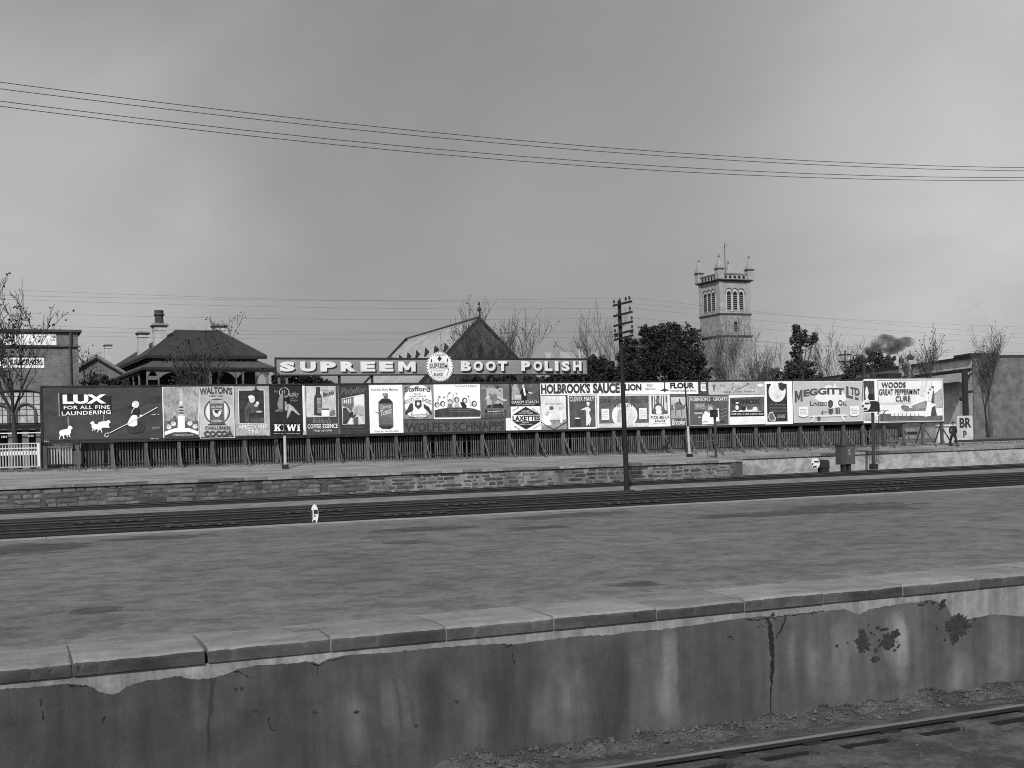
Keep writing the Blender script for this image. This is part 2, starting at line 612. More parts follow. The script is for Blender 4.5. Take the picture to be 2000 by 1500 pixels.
def crack(pts, name='crack'):
    """pts: (px, py, width in px) -> thin dark fissure standing on the face"""
    q = []
    for i in range(len(pts) - 1):
        for k in range(5):
            t = k / 5
            q.append([pts[i][j] * (1 - t) + pts[i + 1][j] * t for j in range(3)])
    q.append(list(pts[-1]))
    L, Rr = [], []
    for (a, b, w_) in q:
        a += R.uniform(-1, 1)
        L.append(at_y(a - w_ / 2 * R.uniform(.5, 1.3), b, RY - .003))
        Rr.append(at_y(a + w_ / 2 * R.uniform(.5, 1.3), b + R.uniform(-1, 1), RY - .003))
    m = MB()
    vs = []
    for l, r_ in zip(L, Rr):
        vs += [l, r_, l + Vector((0, .006, 0)), r_ + Vector((0, .006, 0))]
    fs = []
    for i in range(len(L) - 1):
        a = i * 4
        fs += [(a, a + 1, a + 5, a + 4), (a, a + 4, a + 6, a + 2), (a + 1, a + 3, a + 7, a + 5)]
    m.add(vs, fs)
    return m.build(name, M_tar, pw)
crack([(1499, 1205, 4), (1506, 1232, 9), (1507, 1255, 12), (1509, 1285, 7), (1508, 1318, 8), (1506, 1340, 3), (1505, 1370, 2.5), (1506, 1390, 2), (1502, 1407, 3)])
crack([(1535, 1204, 3), (1529, 1222, 3), (1517, 1246, 2.5)])
def hcrack(pts):
    q = []
    for i in range(len(pts) - 1):
        for k in range(6):
            t = k / 6
            q.append(at_y(pts[i][0] * (1 - t) + pts[i + 1][0] * t + R.uniform(-1.2, 1.2), pts[i][1] * (1 - t) + pts[i + 1][1] * t + R.uniform(-1.6, 1.6), RY - .001))
    q.append(at_y(pts[-1][0], pts[-1][1], RY - .001))
    m = MB()
    m.tube(q, [R.choice((.0015, .003, .004, .007)) * (.5 if i in (0, len(q) - 1) else 1) for i in range(len(q))], 5)
    m.build('crack', M_tar, pw)
hcrack([(455, 1206 + 103), (478, 1318), (486, 1322)])
hcrack([(1452, 1209), (1478, 1211), (1498, 1205), (1515, 1206)])
hcrack([(1515, 1205), (1545, 1201), (1580, 1197), (1610, 1193)])
hcrack([(130, 1337), (150, 1340), (172, 1341)])
hcrack([(607, 1294), (620, 1300), (640, 1290), (670, 1285)])
hcrack([(620, 1300), (621, 1315)])
hcrack([(980, 1258), (992, 1262), (1000, 1258)])
hcrack([(81, 1366), (79, 1380)])
hcrack([(83, 1390), (84, 1406)])
hcrack([(1420, 1246), (1428, 1243), (1432, 1250)])
hcrack([(206, 1397), (198, 1414)])
hcrack([(523, 1400), (528, 1424), (536, 1427)])
hcrack([(1000, 1275), (1002, 1292), (1006, 1293)])
def patch(px, py, rx, ry, seed, name='dark_patch', mat=None, y=None):
    y = RY - .004 - (seed % 5.1) * .0006
    c = at_y(px, py, y)
    sx = (at_y(px + rx, py, y) - c).length
    sz = (at_y(px, py + ry, y) - c).length
    pts = []
    for k in range(64):
        t = 2 * pi * k / 64
        r_ = 1 + .55 * noise.noise(Vector((cos(t) * 1.6, sin(t) * 1.6, seed))) + .45 * noise.noise(Vector((cos(t) * 5, sin(t) * 5, seed + 4)))
        r_ *= 1 + .25 * noise.noise(Vector((cos(t) * 11, sin(t) * 11, seed + 9)))
        pts.append(c + Vector((cos(t) * sx * r_, 0, sin(t) * sz * r_)))
    m = MB()
    m.prism(pts, (0, .006, 0))
    m.build(name, mat or M_tar, pw)
M_damp = gm('damp_stain', .026, .5, 14, fine=.3)
for i, (a, b, rx, ry) in enumerate(((1686, 1254, 13, 17), (1683, 1236, 6, 9), (1735, 1252, 12, 12), (1748, 1238, 9, 6), (1728, 1229, 7, 3), (1712, 1270, 4, 4), (1872, 1222, 22, 18), (1864, 1245, 8, 14),
                                    (1842, 1182, 6, 5), (1710, 1287, 9, 5), (1800, 1181, 6, 2), (498, 1388, 4, 2.5), (614, 1391, 5, 3), (893, 1370, 4, 2.5), (697, 1390, 4, 2), (460, 1346, 3, 2.5), (472, 1344, 3, 2.5),
                                    (695, 1391, 4, 2), (813, 1417, 3, 3), (1635, 1261, 3, 3))):
    patch(a, b, rx, ry, i * 7.3, mat=M_damp)

for i in range(46):
    cx, cy, sp = R.choice(((1686, 1256, 16), (1735, 1250, 18), (1870, 1225, 26), (1845, 1184, 16), (1500, 1208, 18)))
    r_ = R.uniform(.8, 2.6)
    patch(cx + R.gauss(0, sp), cy + R.gauss(0, sp * .8), r_ * R.uniform(.6, 1.6), r_, 40 + i * 1.7, mat=M_damp)
# coping: separate stones, worn, with pale mortar in the joints
def cop_mat(name, tone):
    t = NT(name)
    n = t.noise(2.2, 6, .65, (.8, 1.6, 1))
    f = t.noise(38, 4, .7, (.5, 1.3, 1))
    c = t.rng(n, .3, .7, tone * .66, tone * 1.25)
    st = t.noise(1.3, 7, .72, (1, 1.4, 1), (3, 6, 1))
    c = t.math('MULTIPLY', c, t.rng(st, .56, .64, 1.0, .70))
    c = t.math('MULTIPLY', c, t.rng(f, .3, .7, .84, 1.16))
    oi = t.n.new('ShaderNodeObjectInfo')
    c = t.math('MULTIPLY', c, t.rng(oi.outputs['Random'], 0, 1, .88, 1.12))
    if tone < .1:
        k = t.noise(1.1, 5, .65, (1, 1, 1.5), (2, 2, 2))
        c = t.math('MULTIPLY', c, t.rng(k, .36, .62, .45, 1.5))
    t.bump(f, .4, .006)
    return t.done(c, .93)
M_cop = cop_mat('worn_slate', .165)
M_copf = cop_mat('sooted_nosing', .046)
def coping(x0, x1):
    bm = bmesh.new()
    y0, y1, z0, z1 = 9.062, 9.845, -.11, 0.0
    ny = [9.062, 9.067, 9.082, 9.105, 9.35, 9.60, 9.845]
    nz = [-.040, -.022, -.008, -.002, 0.002, 0.0, -.004]
    nx = 36
    rows = []
    dz = R.uniform(-.006, .005)
    chips = [(R.uniform(x0, x1), R.uniform(.02, .05), R.uniform(.006, .016)) for _ in range(R.choice((1, 2, 3)))]
    dy = R.uniform(-.005, .005)
    for i in range(nx + 1):
        x_ = x0 + (x1 - x0) * i / nx
        ch = .0025 if i in (0, nx) else 0
        col = [bm.verts.new((x_, y0 + dy + ch, z0)), ]
        for yy, zz in zip(ny, nz):
            w_ = .004 * noise.noise(Vector((x_ * 3, yy * 3, 7))) + .0025 * noise.noise(Vector((x_ * 12, yy * 12, 2))) + .0025 * noise.noise(Vector((x_ * 35, yy * 35, 5)))
            ck = sum(d_ * max(0, 1 - abs(x_ - c_) / w2_) for c_, w2_, d_ in chips) if yy < 9.11 else 0
            col.append(bm.verts.new((x_, yy + ck * (yy < 9.09) + dy * (yy < 9.2) + ch * (yy < 9.1) + (w_ if yy < 9.2 else 0), zz + dz + w_ - ch * .5 - ck * .6)))
        col.append(bm.verts.new((x_, y1, z0)))
        rows.append(col)
    for i in range(nx):
        for j in range(len(rows[0])):
            k = (j + 1) % len(rows[0])
            f = bm.faces.new((rows[i][j], rows[i + 1][j], rows[i + 1][k], rows[i][k]))
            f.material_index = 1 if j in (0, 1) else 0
            f.smooth = 1 <= j <= 4
    bm.faces.new(rows[0])
    bm.faces.new(rows[-1])
    bmesh.ops.recalc_face_normals(bm, faces=bm.faces)
    bmesh.ops.translate(bm, verts=bm.verts, vec=-Vector(pw.location))
    me = bpy.data.meshes.new('coping_stone')
    bm.to_mesh(me)
    bm.free()
    me.materials.append(M_cop)
    me.materials.append(M_copf)
    o = bpy.data.objects.new('coping_stone', me)
    COL.objects.link(o)
    o.parent = pw
jx = [-2.5, -1.55, -.6, .37, 1.32, 2.27, 3.23, 4.2, 5.2, 6.12, 7.0, 7.95, 8.9, 9.85, 10.8, 11.8, 12.7, 13.7, 14.6, 15.6]
for i in range(len(jx) - 1):
    g = .013 if jx[i] == 1.32 else .006
    g2 = .016 if jx[i + 1] == 1.32 else .006
    coping(jx[i] + g, jx[i + 1] - g2)
    if jx[i] != 1.32:
        m = MB()
        m.box(jx[i] - .007, jx[i] + .007, 9.075, 9.84, -.108, -.0065)
        m.build('mortar_joint', gm('joint_mortar', .17, .3, 20) if jx[i] > 1.5 else gm('dirty_joint', .06, .3, 20), pw)
for xa, xb in ((-70, -2.51), (15.61, 120)):
    m = MB()
    m.box(xa, xb, 9.062, 9.845, -.11, 0)
    m.build('coping_run', M_cop, pw)
# thin near-black strip that paints in the shade line under the coping
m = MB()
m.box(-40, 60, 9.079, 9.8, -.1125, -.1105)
m.build('coping_shade_strip', M_tar, pw)

# ================================================================== TRACKS
M_rail = gm('dark_rail_steel', .02, .35, 5, .55, (.3, 3, 3))
M_head = gm('worn_rail_head', .14, .3, 3, .55, (.3, 3, 3))
M_tim = gm('tarred_sleeper', .025, .4, 3, .9, (.6, 3, 1))
def rail(y, zt, x0, x1, parent, h=.14, w=.07):
    m = MB()
    prof = [(-.07, 0), (.07, 0), (.07, .012), (.012, .03), (.010, h - .045), (w / 2, h - .032), (w / 2, h - .004), (-w / 2, h - .004), (-w / 2, h - .032), (-.010, h - .045), (-.012, .03), (-.07, .012)]
    m.prism([Vector((x0, y + a, zt - h + b)) for a, b in prof], (x1 - x0, 0, 0))
    o = m.build('rail', M_rail, parent)
    m = MB()
    m.box(x0, x1, y - w / 2 + .006, y + w / 2 - .006, zt - .0035, zt)
    m.build('running_surface', M_head, o)
    return o
def track(y, zt, x0, x1, label, sleepers=None, gauge=1.6):
    t = thing('railway_track', ((x0 + x1) / 2, y, zt - .15), label, 'railway track', 'tracks between the platforms' if y > 20 else None)
    for dy in (0, -gauge):
        rail(y + dy, zt, x0, x1, t)
    return t
tn = track(7.965, -.995, -40, 60, 'railway track in the near right corner below the rendered platform wall')
m0 = None
for k in range(-9, 7):
    xc = SL0 + k * SLP
    if m0 is None:
        m = MB()
        m.box(xc - .125, xc + .125, 5.75, 8.10, -1.22, -1.062)
        o = m.build('sleeper', M_tim, tn)
        m0 = o
        base = xc
    else:
        o = m0.copy()
        COL.objects.link(o)
        o.location.x = xc - base
        o.parent = tn
    m = MB()
    m.box(xc - .09, xc + .09, 7.965 - .10, 7.965 + .10, -1.061, -1.03)
    m.build('rail_chair', M_rail, tn)
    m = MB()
    m.box(xc + .15, xc + SLP - .15, 7.772, 7.79, -1.26, -1.045)  # added dark board, stands in for shade at the back of the pit
    m.build('pit_shade_board', M_tar, tn)
tfar = track(58.5, -.97, -60, 140, 'rusty railway track closest to the rubble stone wall')
for i, (y, lb) in enumerate(((46.9, 'dark railway track beside the strip of pale gravel'), (42.2, 'dark railway track just beyond the middle platform edge'))):
    tr = track(y, -.98, -60, 140, lb)
    # fishplates with bolt heads where rails are joined
    for xx in ((2, 9.5, 16, 27, 38, 49) if i == 0 else (4.5, 12, 21, 33, 44)):
        m = MB()
        m.box(xx, xx + 2.6, y - 1.66, y - 1.64, -1.07, -1.0)
        pl = m.build('fishplate', M_rail, tr)
        m = MB()
        for k in range(6):
            m.box(xx + .2 + k * .42, xx + .34 + k * .42, y - 1.70, y - 1.661, -1.06, -1.02)
        m.build('bolts', gm('bolt_steel', .07, .2), tr)['kind'] = 'stuff'
# dark timber kerb that edges the gravel
m = MB()
m.box(-60, 28.0, 50.62, 50.86, -1.16, -1.07)
m.box(28.6, 140, 50.62, 50.86, -1.16, -1.08)
k = m.build('timber_kerb', M_tim)
k['kind'] = 'structure'
# cinders and stones strewn along the foot of the front wall: nobody could count them
m = MB()
for i in range(2200):
    x_ = R.uniform(3.2, 10.6)
    y_ = 9.07 - abs(R.gauss(0, .22)) if R.random() < .8 else R.uniform(6.9, 8.9)
    if 7.6 < y_ < 8.04: continue
    s_ = R.uniform(.006, .02) if R.random() < .93 else R.uniform(.02, .045)
    z_ = near_z(x_, y_) + s_ * .3
    q = [Vector((R.uniform(.6, 1) * s_ * a, R.uniform(.6, 1) * s_ * b, R.uniform(.5, .9) * s_ * c)) for a, b, c in ((1, 0, 0), (-1, 0, 0), (0, 1, 0), (0, -1, 0), (0, 0, 1), (0, 0, -1))]
    o = Vector((x_, y_, z_))
    m.add([o + a for a in q], [(0, 2, 4), (2, 1, 4), (1, 3, 4), (3, 0, 4), (2, 0, 5), (1, 2, 5), (3, 1, 5), (0, 3, 5)])
tag(m.build('cinders', gm('cinder', .06, .6, 5), fix=False), 'loose cinders and stones strewn along the foot of the rendered wall', 'stones', kind='stuff')
# dead weeds and grit heaped against the wall
m = MB()
for i in range(6000):
    x_ = R.uniform(3.2, 10.6)
    y_ = 9.085 - abs(R.gauss(0, .07))
    if noise.noise(Vector((x_ * 2.2, 8, 1))) < R.uniform(-.5, .3): continue
    z_ = near_z(x_, y_)
    h = R.uniform(.008, .034)
    d = Vector((R.uniform(-.6, .6) * h, R.uniform(-.8, .1) * h, h))
    w_ = R.uniform(.003, .008)
    p = Vector((x_, y_, z_ - .01))
    m.add([p - Vector((w_, 0, 0)), p + Vector((w_, 0, 0)), p + d], [(0, 1, 2)])
tag(m.build('dry_weeds', gm('dry_weed', .03, .4, 8), fix=False), 'dry weeds along the foot of the rendered platform wall', 'weeds', kind='stuff')
# ================================================================== RUBBLE STONE WALL OF THE FAR PLATFORM
SY = 59.5
sw = thing('stone_wall', (20, SY, -1.15), 'long rubble stone wall with coping blocks under the fence and hoarding', 'wall')
M_mort = wall_mat('lime_mortar', .10, .19)
M_mort2 = wall_mat('dirty_mortar', .030, .09)
mb = MB()
mb.box(-60, 17.0, SY + .012, 60.3, -1.4, -.125)
mb.build('mortar_bed', M_mort2, sw)
mb = MB()
mb.box(17.0, 40.25, SY + .012, 60.3, -1.4, -.125)
mb.box(39.9, 40.25, 60.3, 64.9, -1.4, -.125)
mb.build('mortar_bed', M_mort, sw)
M_st_l = gm('grey_rubble_stone', .092, .35, 3.5, bump=.5, rnd=.38, fine=.2)
M_st_d = gm('dark_rubble_stone', .058, .35, 3.5, bump=.5, rnd=.45, fine=.2)
def stone_mesh(seed, mat):
    """roughly squared stone: eight uneven corners, dressed face bulging a little"""
    rr = random.Random(seed)
    bm = bmesh.new()
    q = []
    for cx, cz in ((-1, -1), (1, -1), (1, 1), (-1, 1)):
        cut = rr.choice((0, .08, .16, .26))
        tx, tz = .5 - rr.uniform(0, .05), .5 - rr.uniform(0, .10)
        p0, p1 = (cx * (tx - cut * .6), cz * tz), (cx * tx, cz * (tz - cut))
        q += ([p0, p1] if cx * cz < 0 else [p1, p0])
        q.append(None)
    pts = [p for p in q if p]
    pts.sort(key=lambda p: atan2(p[1], p[0]))
    n = len(pts)
    outer = [bm.verts.new((x, .5, z)) for x, z in pts]
    inner = [bm.verts.new((x * .93, -.35 + rr.uniform(-.15, .3), z * .88)) for x, z in pts]
    for k in range(n):
        j = (k + 1) % n
        bm.faces.new((outer[k], outer[j], inner[j], inner[k]))
    ctr = bm.verts.new((rr.uniform(-.15, .15), -.6, rr.uniform(-.15, .15)))
    for k in range(n):
        bm.faces.new((inner[k], inner[(k + 1) % n], ctr))
    bmesh.ops.recalc_face_normals(bm, faces=bm.faces)
    me = bpy.data.meshes.new('stone')
    bm.to_mesh(me)
    bm.free()
    me.materials.append(mat)
    return me
ST_L = [stone_mesh(100 + i, M_st_l) for i in range(9)]
ST_D = [stone_mesh(200 + i, M_st_d) for i in range(9)]
STONES = []
rr_ = random.Random(5)
def dark_part(x, k):
    return x > 17 + 4 * noise.noise(Vector((k * 3.1, x * .13, 0)))
def lay(x0, w, z0, h, k):
    if dark_part(x0, k):
        if rr_.random() < .16: return
        STONES.append((x0 + w / 2, z0 + h / 2 + rr_.uniform(-.015, .015), w * rr_.uniform(.78, .95), h * rr_.uniform(.66, .9), rr_.choice(ST_D if rr_.random() < .8 else ST_L), .035))
    else:
        STONES.append((x0 + w / 2, z0 + h / 2 + rr_.uniform(-.02, .02), w * rr_.uniform(.92, 1.0), h * rr_.uniform(.86, 1.0), rr_.choice(ST_L if rr_.random() < .88 else ST_D), rr_.uniform(.035, .06)))
x = -1.2
ZB, ZT = -1.08, -.13
while x < 39.3:
    W1 = rr_.uniform(.8, 1.5)
    cuts = rr_.choice(((0, .24, .47, .72, 1), (0, .2, .42, .6, .8, 1), (0, .3, .52, .74, 1), (0, .18, .45, .68, .84, 1)))
    for k in range(len(cuts) - 1):
        z0 = ZB + (ZT - ZB) * cuts[k]
        h = (ZT - ZB) * (cuts[k + 1] - cuts[k])
        n = rr_.choice((1, 2, 2, 3)) if W1 > 1.1 else rr_.choice((1, 1, 2, 2))
        ed = [0] + sorted(rr_.uniform(.25, .75) if n == 2 else (rr_.uniform(.25, .4) if i == 0 else rr_.uniform(.6, .75)) for i in range(n - 1)) + [1]
        off = rr_.uniform(-.2, .2)
        for i in range(n):
            lay(x + off + W1 * ed[i], W1 * (ed[i + 1] - ed[i]), z0, h, k)
    x += W1
STONES = [q for q in STONES if q[0] < 39.4]
STONES.sort(key=lambda q: q[0])
rest = MB()
for i, (x, z, w, h, mesh, proud) in enumerate(STONES):
    rot = rr_.uniform(-.035, .035)
    if i < 299:
        o = bpy.data.objects.new('stone', mesh)
        COL.objects.link(o)
        o.parent = sw
        o.location = Vector((x, SY + .012, z)) - Vector(sw.location)
        o.scale = (w, proud, h)
        o.rotation_euler = (0, rot, 0)
    else:
        rest.add([Vector((x + v.co.x * w, SY + .012 + v.co.y * proud, z + v.co.z * h)) for v in mesh.vertices], [tuple(p.vertices) for p in mesh.polygons])
rest.build('stones', M_st_d, sw, fix=False)['kind'] = 'stuff'
# quoin at the end of the wall
for k, (z0, z1) in enumerate(((-1.15, -.80), (-.79, -.46), (-.45, -.13))):
    m = MB()
    m.box(39.45 + .15 * (k % 2), 40.27, SY - .045, SY + .3, z0, z1)
    m.build('quoin_stone', gm('quoin', .06, .35, 3, bump=.4), sw)
# coping blocks, each its own tone of soot
M_fc = gm('platform_coping', .15, .35, 3, bump=.3, rnd=.55, fine=.2)
M_jt = gm('coping_joint', .30, .2, 9)
x = -2.0
cm = None
while x < 40.2:
    w = min(1.16, 40.29 - x)
    m = MB()
    m.box(x + .015, x + w - .015, SY - .10, 60.12, -.125, .004 + R.uniform(-.004, .006))
    m.build('coping_stone', M_fc, sw)
    x += w
m = MB()
m.box(-60, -2.01, SY - .10, 60.12, -.125, .004)
m.build('coping_run', M_fc, sw)
m = MB()
m.box(-2, 40.2, SY - .085, 60.1, -.122, -.002)
m.build('joint_mortar', M_jt, sw)

# rendered wall further right, set back
rw = thing('rendered_wall', (60, 64.5, -1.15), 'pale blotchy rendered platform wall set back on the right', 'wall')
def blotch():
    t = NT('blotchy_render')
    a = t.noise(1.3, 6, .65, (.8, 1, 1.2), dist=.6)
    b = t.noise(7, 5, .7)
    c = t.rng(a, .35, .65, .17, .36)
    c = t.math('MULTIPLY', c, t.rng(b, .3, .7, .8, 1.2))
    return t.done(c, .95)
mb = MB()
vs = []
for x_ in (40.26, 140):
    zt = .06 + .003 * (x_ - 41)
    vs += [(x_, 64.5, -1.4), (x_, 64.5, zt - .16), (x_, 65.1, zt - .16), (x_, 65.1, -1.4)]
mb.add(vs, [(0, 4, 5, 1), (1, 5, 6, 2), (2, 6, 7, 3), (0, 1, 2, 3), (4, 7, 6, 5), (0, 3, 7, 4)])
mb.build('render', blotch(), rw)
x = 40.27
while x < 100:
    zt = .06 + .003 * (x - 41)
    m = MB()
    m.box(x + .01, x + 1.9, 64.40, 64.96, zt - .158, zt)
    m.build('coping_slab', M_fc, rw)
    x += 1.92

# ================================================================== FENCE
HY = 67.2                                    # face of the hoarding
FY = 67.62
M_pick = gm('weathered_picket', .085, .45, 4, rnd=.35, stretch=(3, 3, .6))
M_frail = gm('fence_rail', .035, .3, 3)
fence = thing('picket_fence', (30, FY, .45), 'dark weathered paling fence under the long row of posters', 'fence')
def picket_mesh(h, w=.068):
    m = MB()
    m.prism([Vector((-w / 2, 0, 0)), Vector((w / 2, 0, 0)), Vector((w / 2, 0, h - .05)), Vector((0, 0, h)), Vector((-w / 2, 0, h - .05))], (0, .02, 0))
    me = bpy.data.meshes.new('picket')
    me.from_pydata(m.v, [], m.f)
    me.materials.append(M_pick)
    return me
PK = [picket_mesh(1.36), picket_mesh(1.42), picket_mesh(1.33)]
px_ = 2.55
cnt = 0
rest = MB()
while px_ < 59.2:
    miss = R.random() < .025
    if not miss:
        z0 = zf(px_) + .04 + R.uniform(-.02, .02)
        if cnt < 298:
            o = bpy.data.objects.new('picket', R.choice(PK))
            COL.objects.link(o)
            o.parent = fence
            o.location = Vector((px_, FY, z0)) - Vector(fence.location)
            o.rotation_euler = (0, R.uniform(-.012, .012), 0)
        else:
            rest.prism([Vector((px_ - .037, FY, z0)), Vector((px_ + .037, FY, z0)), Vector((px_ + .037, FY, z0 + 1.31)), Vector((px_, FY, z0 + 1.36)), Vector((px_ - .037, FY, z0 + 1.31))], (0, .02, 0))
        cnt += 1
    px_ += .147
rest.build('pickets', M_pick, fence)['kind'] = 'stuff'
for dz in (.24, 1.08):
    m = MB()
    for k in range(19):
        xa = 2.5 + k * 3
        xb = min(xa + 3, 59.25)
        m.beam((xa, FY + .06, zf(xa) + dz), (xb, FY + .06, zf(xb) + dz), .06, .09)
    m.build('rail', M_frail, fence)
m = MB()
m.beam((2.5, FY - .02, zf(2) + .26), (59.2, FY - .02, zf(59) + .26), .03, .05)
m.build('kicker_rail', M_frail, fence)
# added near-black boards so the gaps between the pickets read dark
tb = thing('dark_backing', (30, 68.25, .4), 'added dark backing boards that blacken the gaps of the paling fence', 'fence')
M_backing = gm('backing_black', .006, .4, 3, rnd=.3)
x = 5.2
bmh = None
while x < 57.5:
    if bmh is None:
        m = MB()
        m.box(x, x + .285, 68.25, 68.275, .42, 2.25)
        o = bmh = m.build('board', M_backing, tb)
        bx0 = x
    else:
        o = bmh.copy()
        COL.objects.link(o)
        o.parent = tb
        o.location.x = x - bx0
        o.location.z = R.uniform(-.05, .02)
    x += .29
# ---- white picket gate on the left
M_wp = gm('chalky_white_paint', .50, .2, 5, rnd=.12)
M_wp2 = gm('greyed_white_paint', .30, .25, 5)
gate = thing('picket_gate', (.4, 67.3, .62), 'pale painted picket gate with rails at the far left', 'gate')
def gz(py): return at_y(40, py, 67.3).z
gm0 = None
for i in range(32):
    x_ = -3.2 + i * .141
    if x_ > 1.25: break
    if gm0 is None:
        m = MB()
        m.box(x_ - .028, x_ + .028, 67.29, 67.31, gz(911), gz(867))
        gm0 = m.build('picket', M_wp2, gate)
        gx0 = x_
    else:
        o = gm0.copy()
        COL.objects.link(o)
        o.parent = gate
        o.location.x = x_ - gx0
for (a, b, mt) in ((865.5, 867.5, M_wp), (874.5, 877, M_wp), (910.5, 913.5, M_wp2)):
    m = MB()
    m.box(-3.4, 1.4, 67.25, 67.285, gz(b), gz(a))
    m.build('rail', mt, gate)
m = MB()
m.box(-3.4, 1.28, 67.325, 67.35, gz(889), gz(881))
m.build('board', gm('white_board', .62), gate)
m = MB()
m.box(1.30, 1.42, 67.2, 67.32, gz(912), gz(866))
m.build('gate_post', M_wp, gate)
# short pale panel just right of it
pan = thing('pale_fence', (2.3, 67.55, .6), 'short pale panel of pickets between the gate and the dark fence', 'fence')
for i in range(9):
    m = MB()
    m.box(1.83 + i * .141, 1.89 + i * .141, 67.45, 67.47, gz(909), gz(870))
    m.build('picket', M_wp2, pan)
m = MB()
m.box(1.78, 3.05, 67.41, 67.44, gz(876), gz(873))
m.build('rail', M_wp, pan)

# ================================================================== THE HOARDING
hd = thing('hoarding', (32, HY, .4), 'long timber hoarding on raking posts that carries the row of posters', 'hoarding')
M_hb = gm('dark_hoarding_board', .022, .3, 3)
M_post = gm('grey_timber_post', .068, .4, 6, rnd=.25, stretch=(3, 3, .5), bump=.3)
M_brace = gm('weathered_brace', .08, .4, 6, rnd=.3)
def Xp(px, y=800, Y=HY): return at_y(px, y, Y).x
def Zp(px, py, Y=HY): return at_y(px, py, Y).z
xL, xM, xR = Xp(81), Xp(1685), Xp(1843)
# backing boards laid edge to edge
nb = 7
for k in range(nb):
    za0, za1 = Zp(81, 866) + .04, Zp(81, 757)
    zb0, zb1 = Zp(1685, 826) , Zp(1685, 743)
    l0, l1 = za0 + (za1 - za0) * k / nb, za0 + (za1 - za0) * (k + 1) / nb - .008
    r0, r1 = zb0 + (zb1 - zb0) * k / nb, zb0 + (zb1 - zb0) * (k + 1) / nb - .008
    m = MB()
    m.prism([Vector((xL, HY, l0)), Vector((xM, HY, r0)), Vector((xM, HY, r1)), Vector((xL, HY, l1))], (0, .03, 0))
    m.build('board', M_hb, hd)
def strip(pxa, ya, pxb, yb, w, name, Y=HY, d=.05, mat=None, par=hd):
    a, b = at_y(pxa, ya, Y), at_y(pxb, yb, Y)
    m = MB()
    m.prism([a - Vector((0, d, w / 2)), b - Vector((0, d, w / 2)), b + Vector((0, -d, w / 2)), a + Vector((0, -d, w / 2))], (0, d + .05, 0))
    return m.build(name, mat or M_hb, par)
strip(80, 755.3, 1686, 741.2, .09, 'top_rail')
strip(81, 866.5, 1686, 827, .07, 'bottom_rail')
m = MB()
m.box(xL - .05, xL + .06, HY - .05, HY + .06, Zp(81, 868), Zp(81, 754))
m.build('end_rail', M_hb, hd)
posts_px = [88, 153, 219, 285, 350, 415, 478, 540, 602, 660, 718, 774, 830, 887, 942, 995, 1049, 1100, 1149, 1199, 1247, 1296, 1342, 1388, 1434, 1477, 1522, 1564, 1606, 1648, 1686, 1727, 1765, 1803, 1840]
for i, p in enumerate(posts_px):
    x_ = at_y(p, 890, 67.35).x
    zt = 2.0
    zg = fz(min(x_, 39.9) if x_ < 40 else x_, 67.35)
    m = MB()
    w = R.uniform(.085, .105)
    m.box(x_ - w, x_ + w, 67.24, 67.40, zg - .2, 5.0)
    po = m.build('support_post', M_post, hd)
    if i > 0:
        m = MB()
        L = R.uniform(.9, 1.25)
        b0 = Vector((x_ + .02, 67.22, zg + R.uniform(1.1, 1.35)))
        b1 = Vector((x_ + R.uniform(-.05, .12), 67.2 - L, fz(x_, 67.2 - L) - .05))
        m.beam(b0, b1, .05, .09)
        m.build('brace', M_brace, hd)
    if i > 14 and i % 1 == 0:
        m = MB()
        m.beam((x_ - .02, 67.42, zg + 1.4), (x_ + R.uniform(-.1, .1), 68.2, .3), .06, .09)
        m.build('back_stay', gm('stay', .05), hd)
    m = MB()
    m.prism([Vector((x_ - .09, 67.24, zg + .0)), Vector((x_ + .09, 67.24, zg)), Vector((x_ + .06, 67.24, zg + .25)), Vector((x_ - .06, 67.24, zg + .25))], (0, -.12, 0))
    m.build('post_foot', M_brace, hd)
m = MB()
m.beam((xL, 67.21, Zp(81, 862)), (xR, 67.21, Zp(1843, 824)), .05, .10)
m.build('ledger', M_hb, hd)
# scraps and tufts at the foot of the fence
m = MB()
for i in range(2600):
    x_ = R.uniform(-2, 75)
    y_ = 67.35 - abs(R.gauss(0, .35))
    z_ = fz(x_, y_)
    h = R.uniform(.04, .16)
    w = R.uniform(.02, .05)
    p = Vector((x_, y_, z_ - .01))
    m.add([p - Vector((w, 0, 0)), p + Vector((w, 0, 0)), p + Vector((R.uniform(-.08, .08), R.uniform(-.05, .05), h))], [(0, 1, 2)])
tag(m.build('weeds', gm('dry_weed_far', .07, .5, 2), fix=False), 'dry weeds and grass along the foot of the paling fence', 'weeds', kind='stuff')
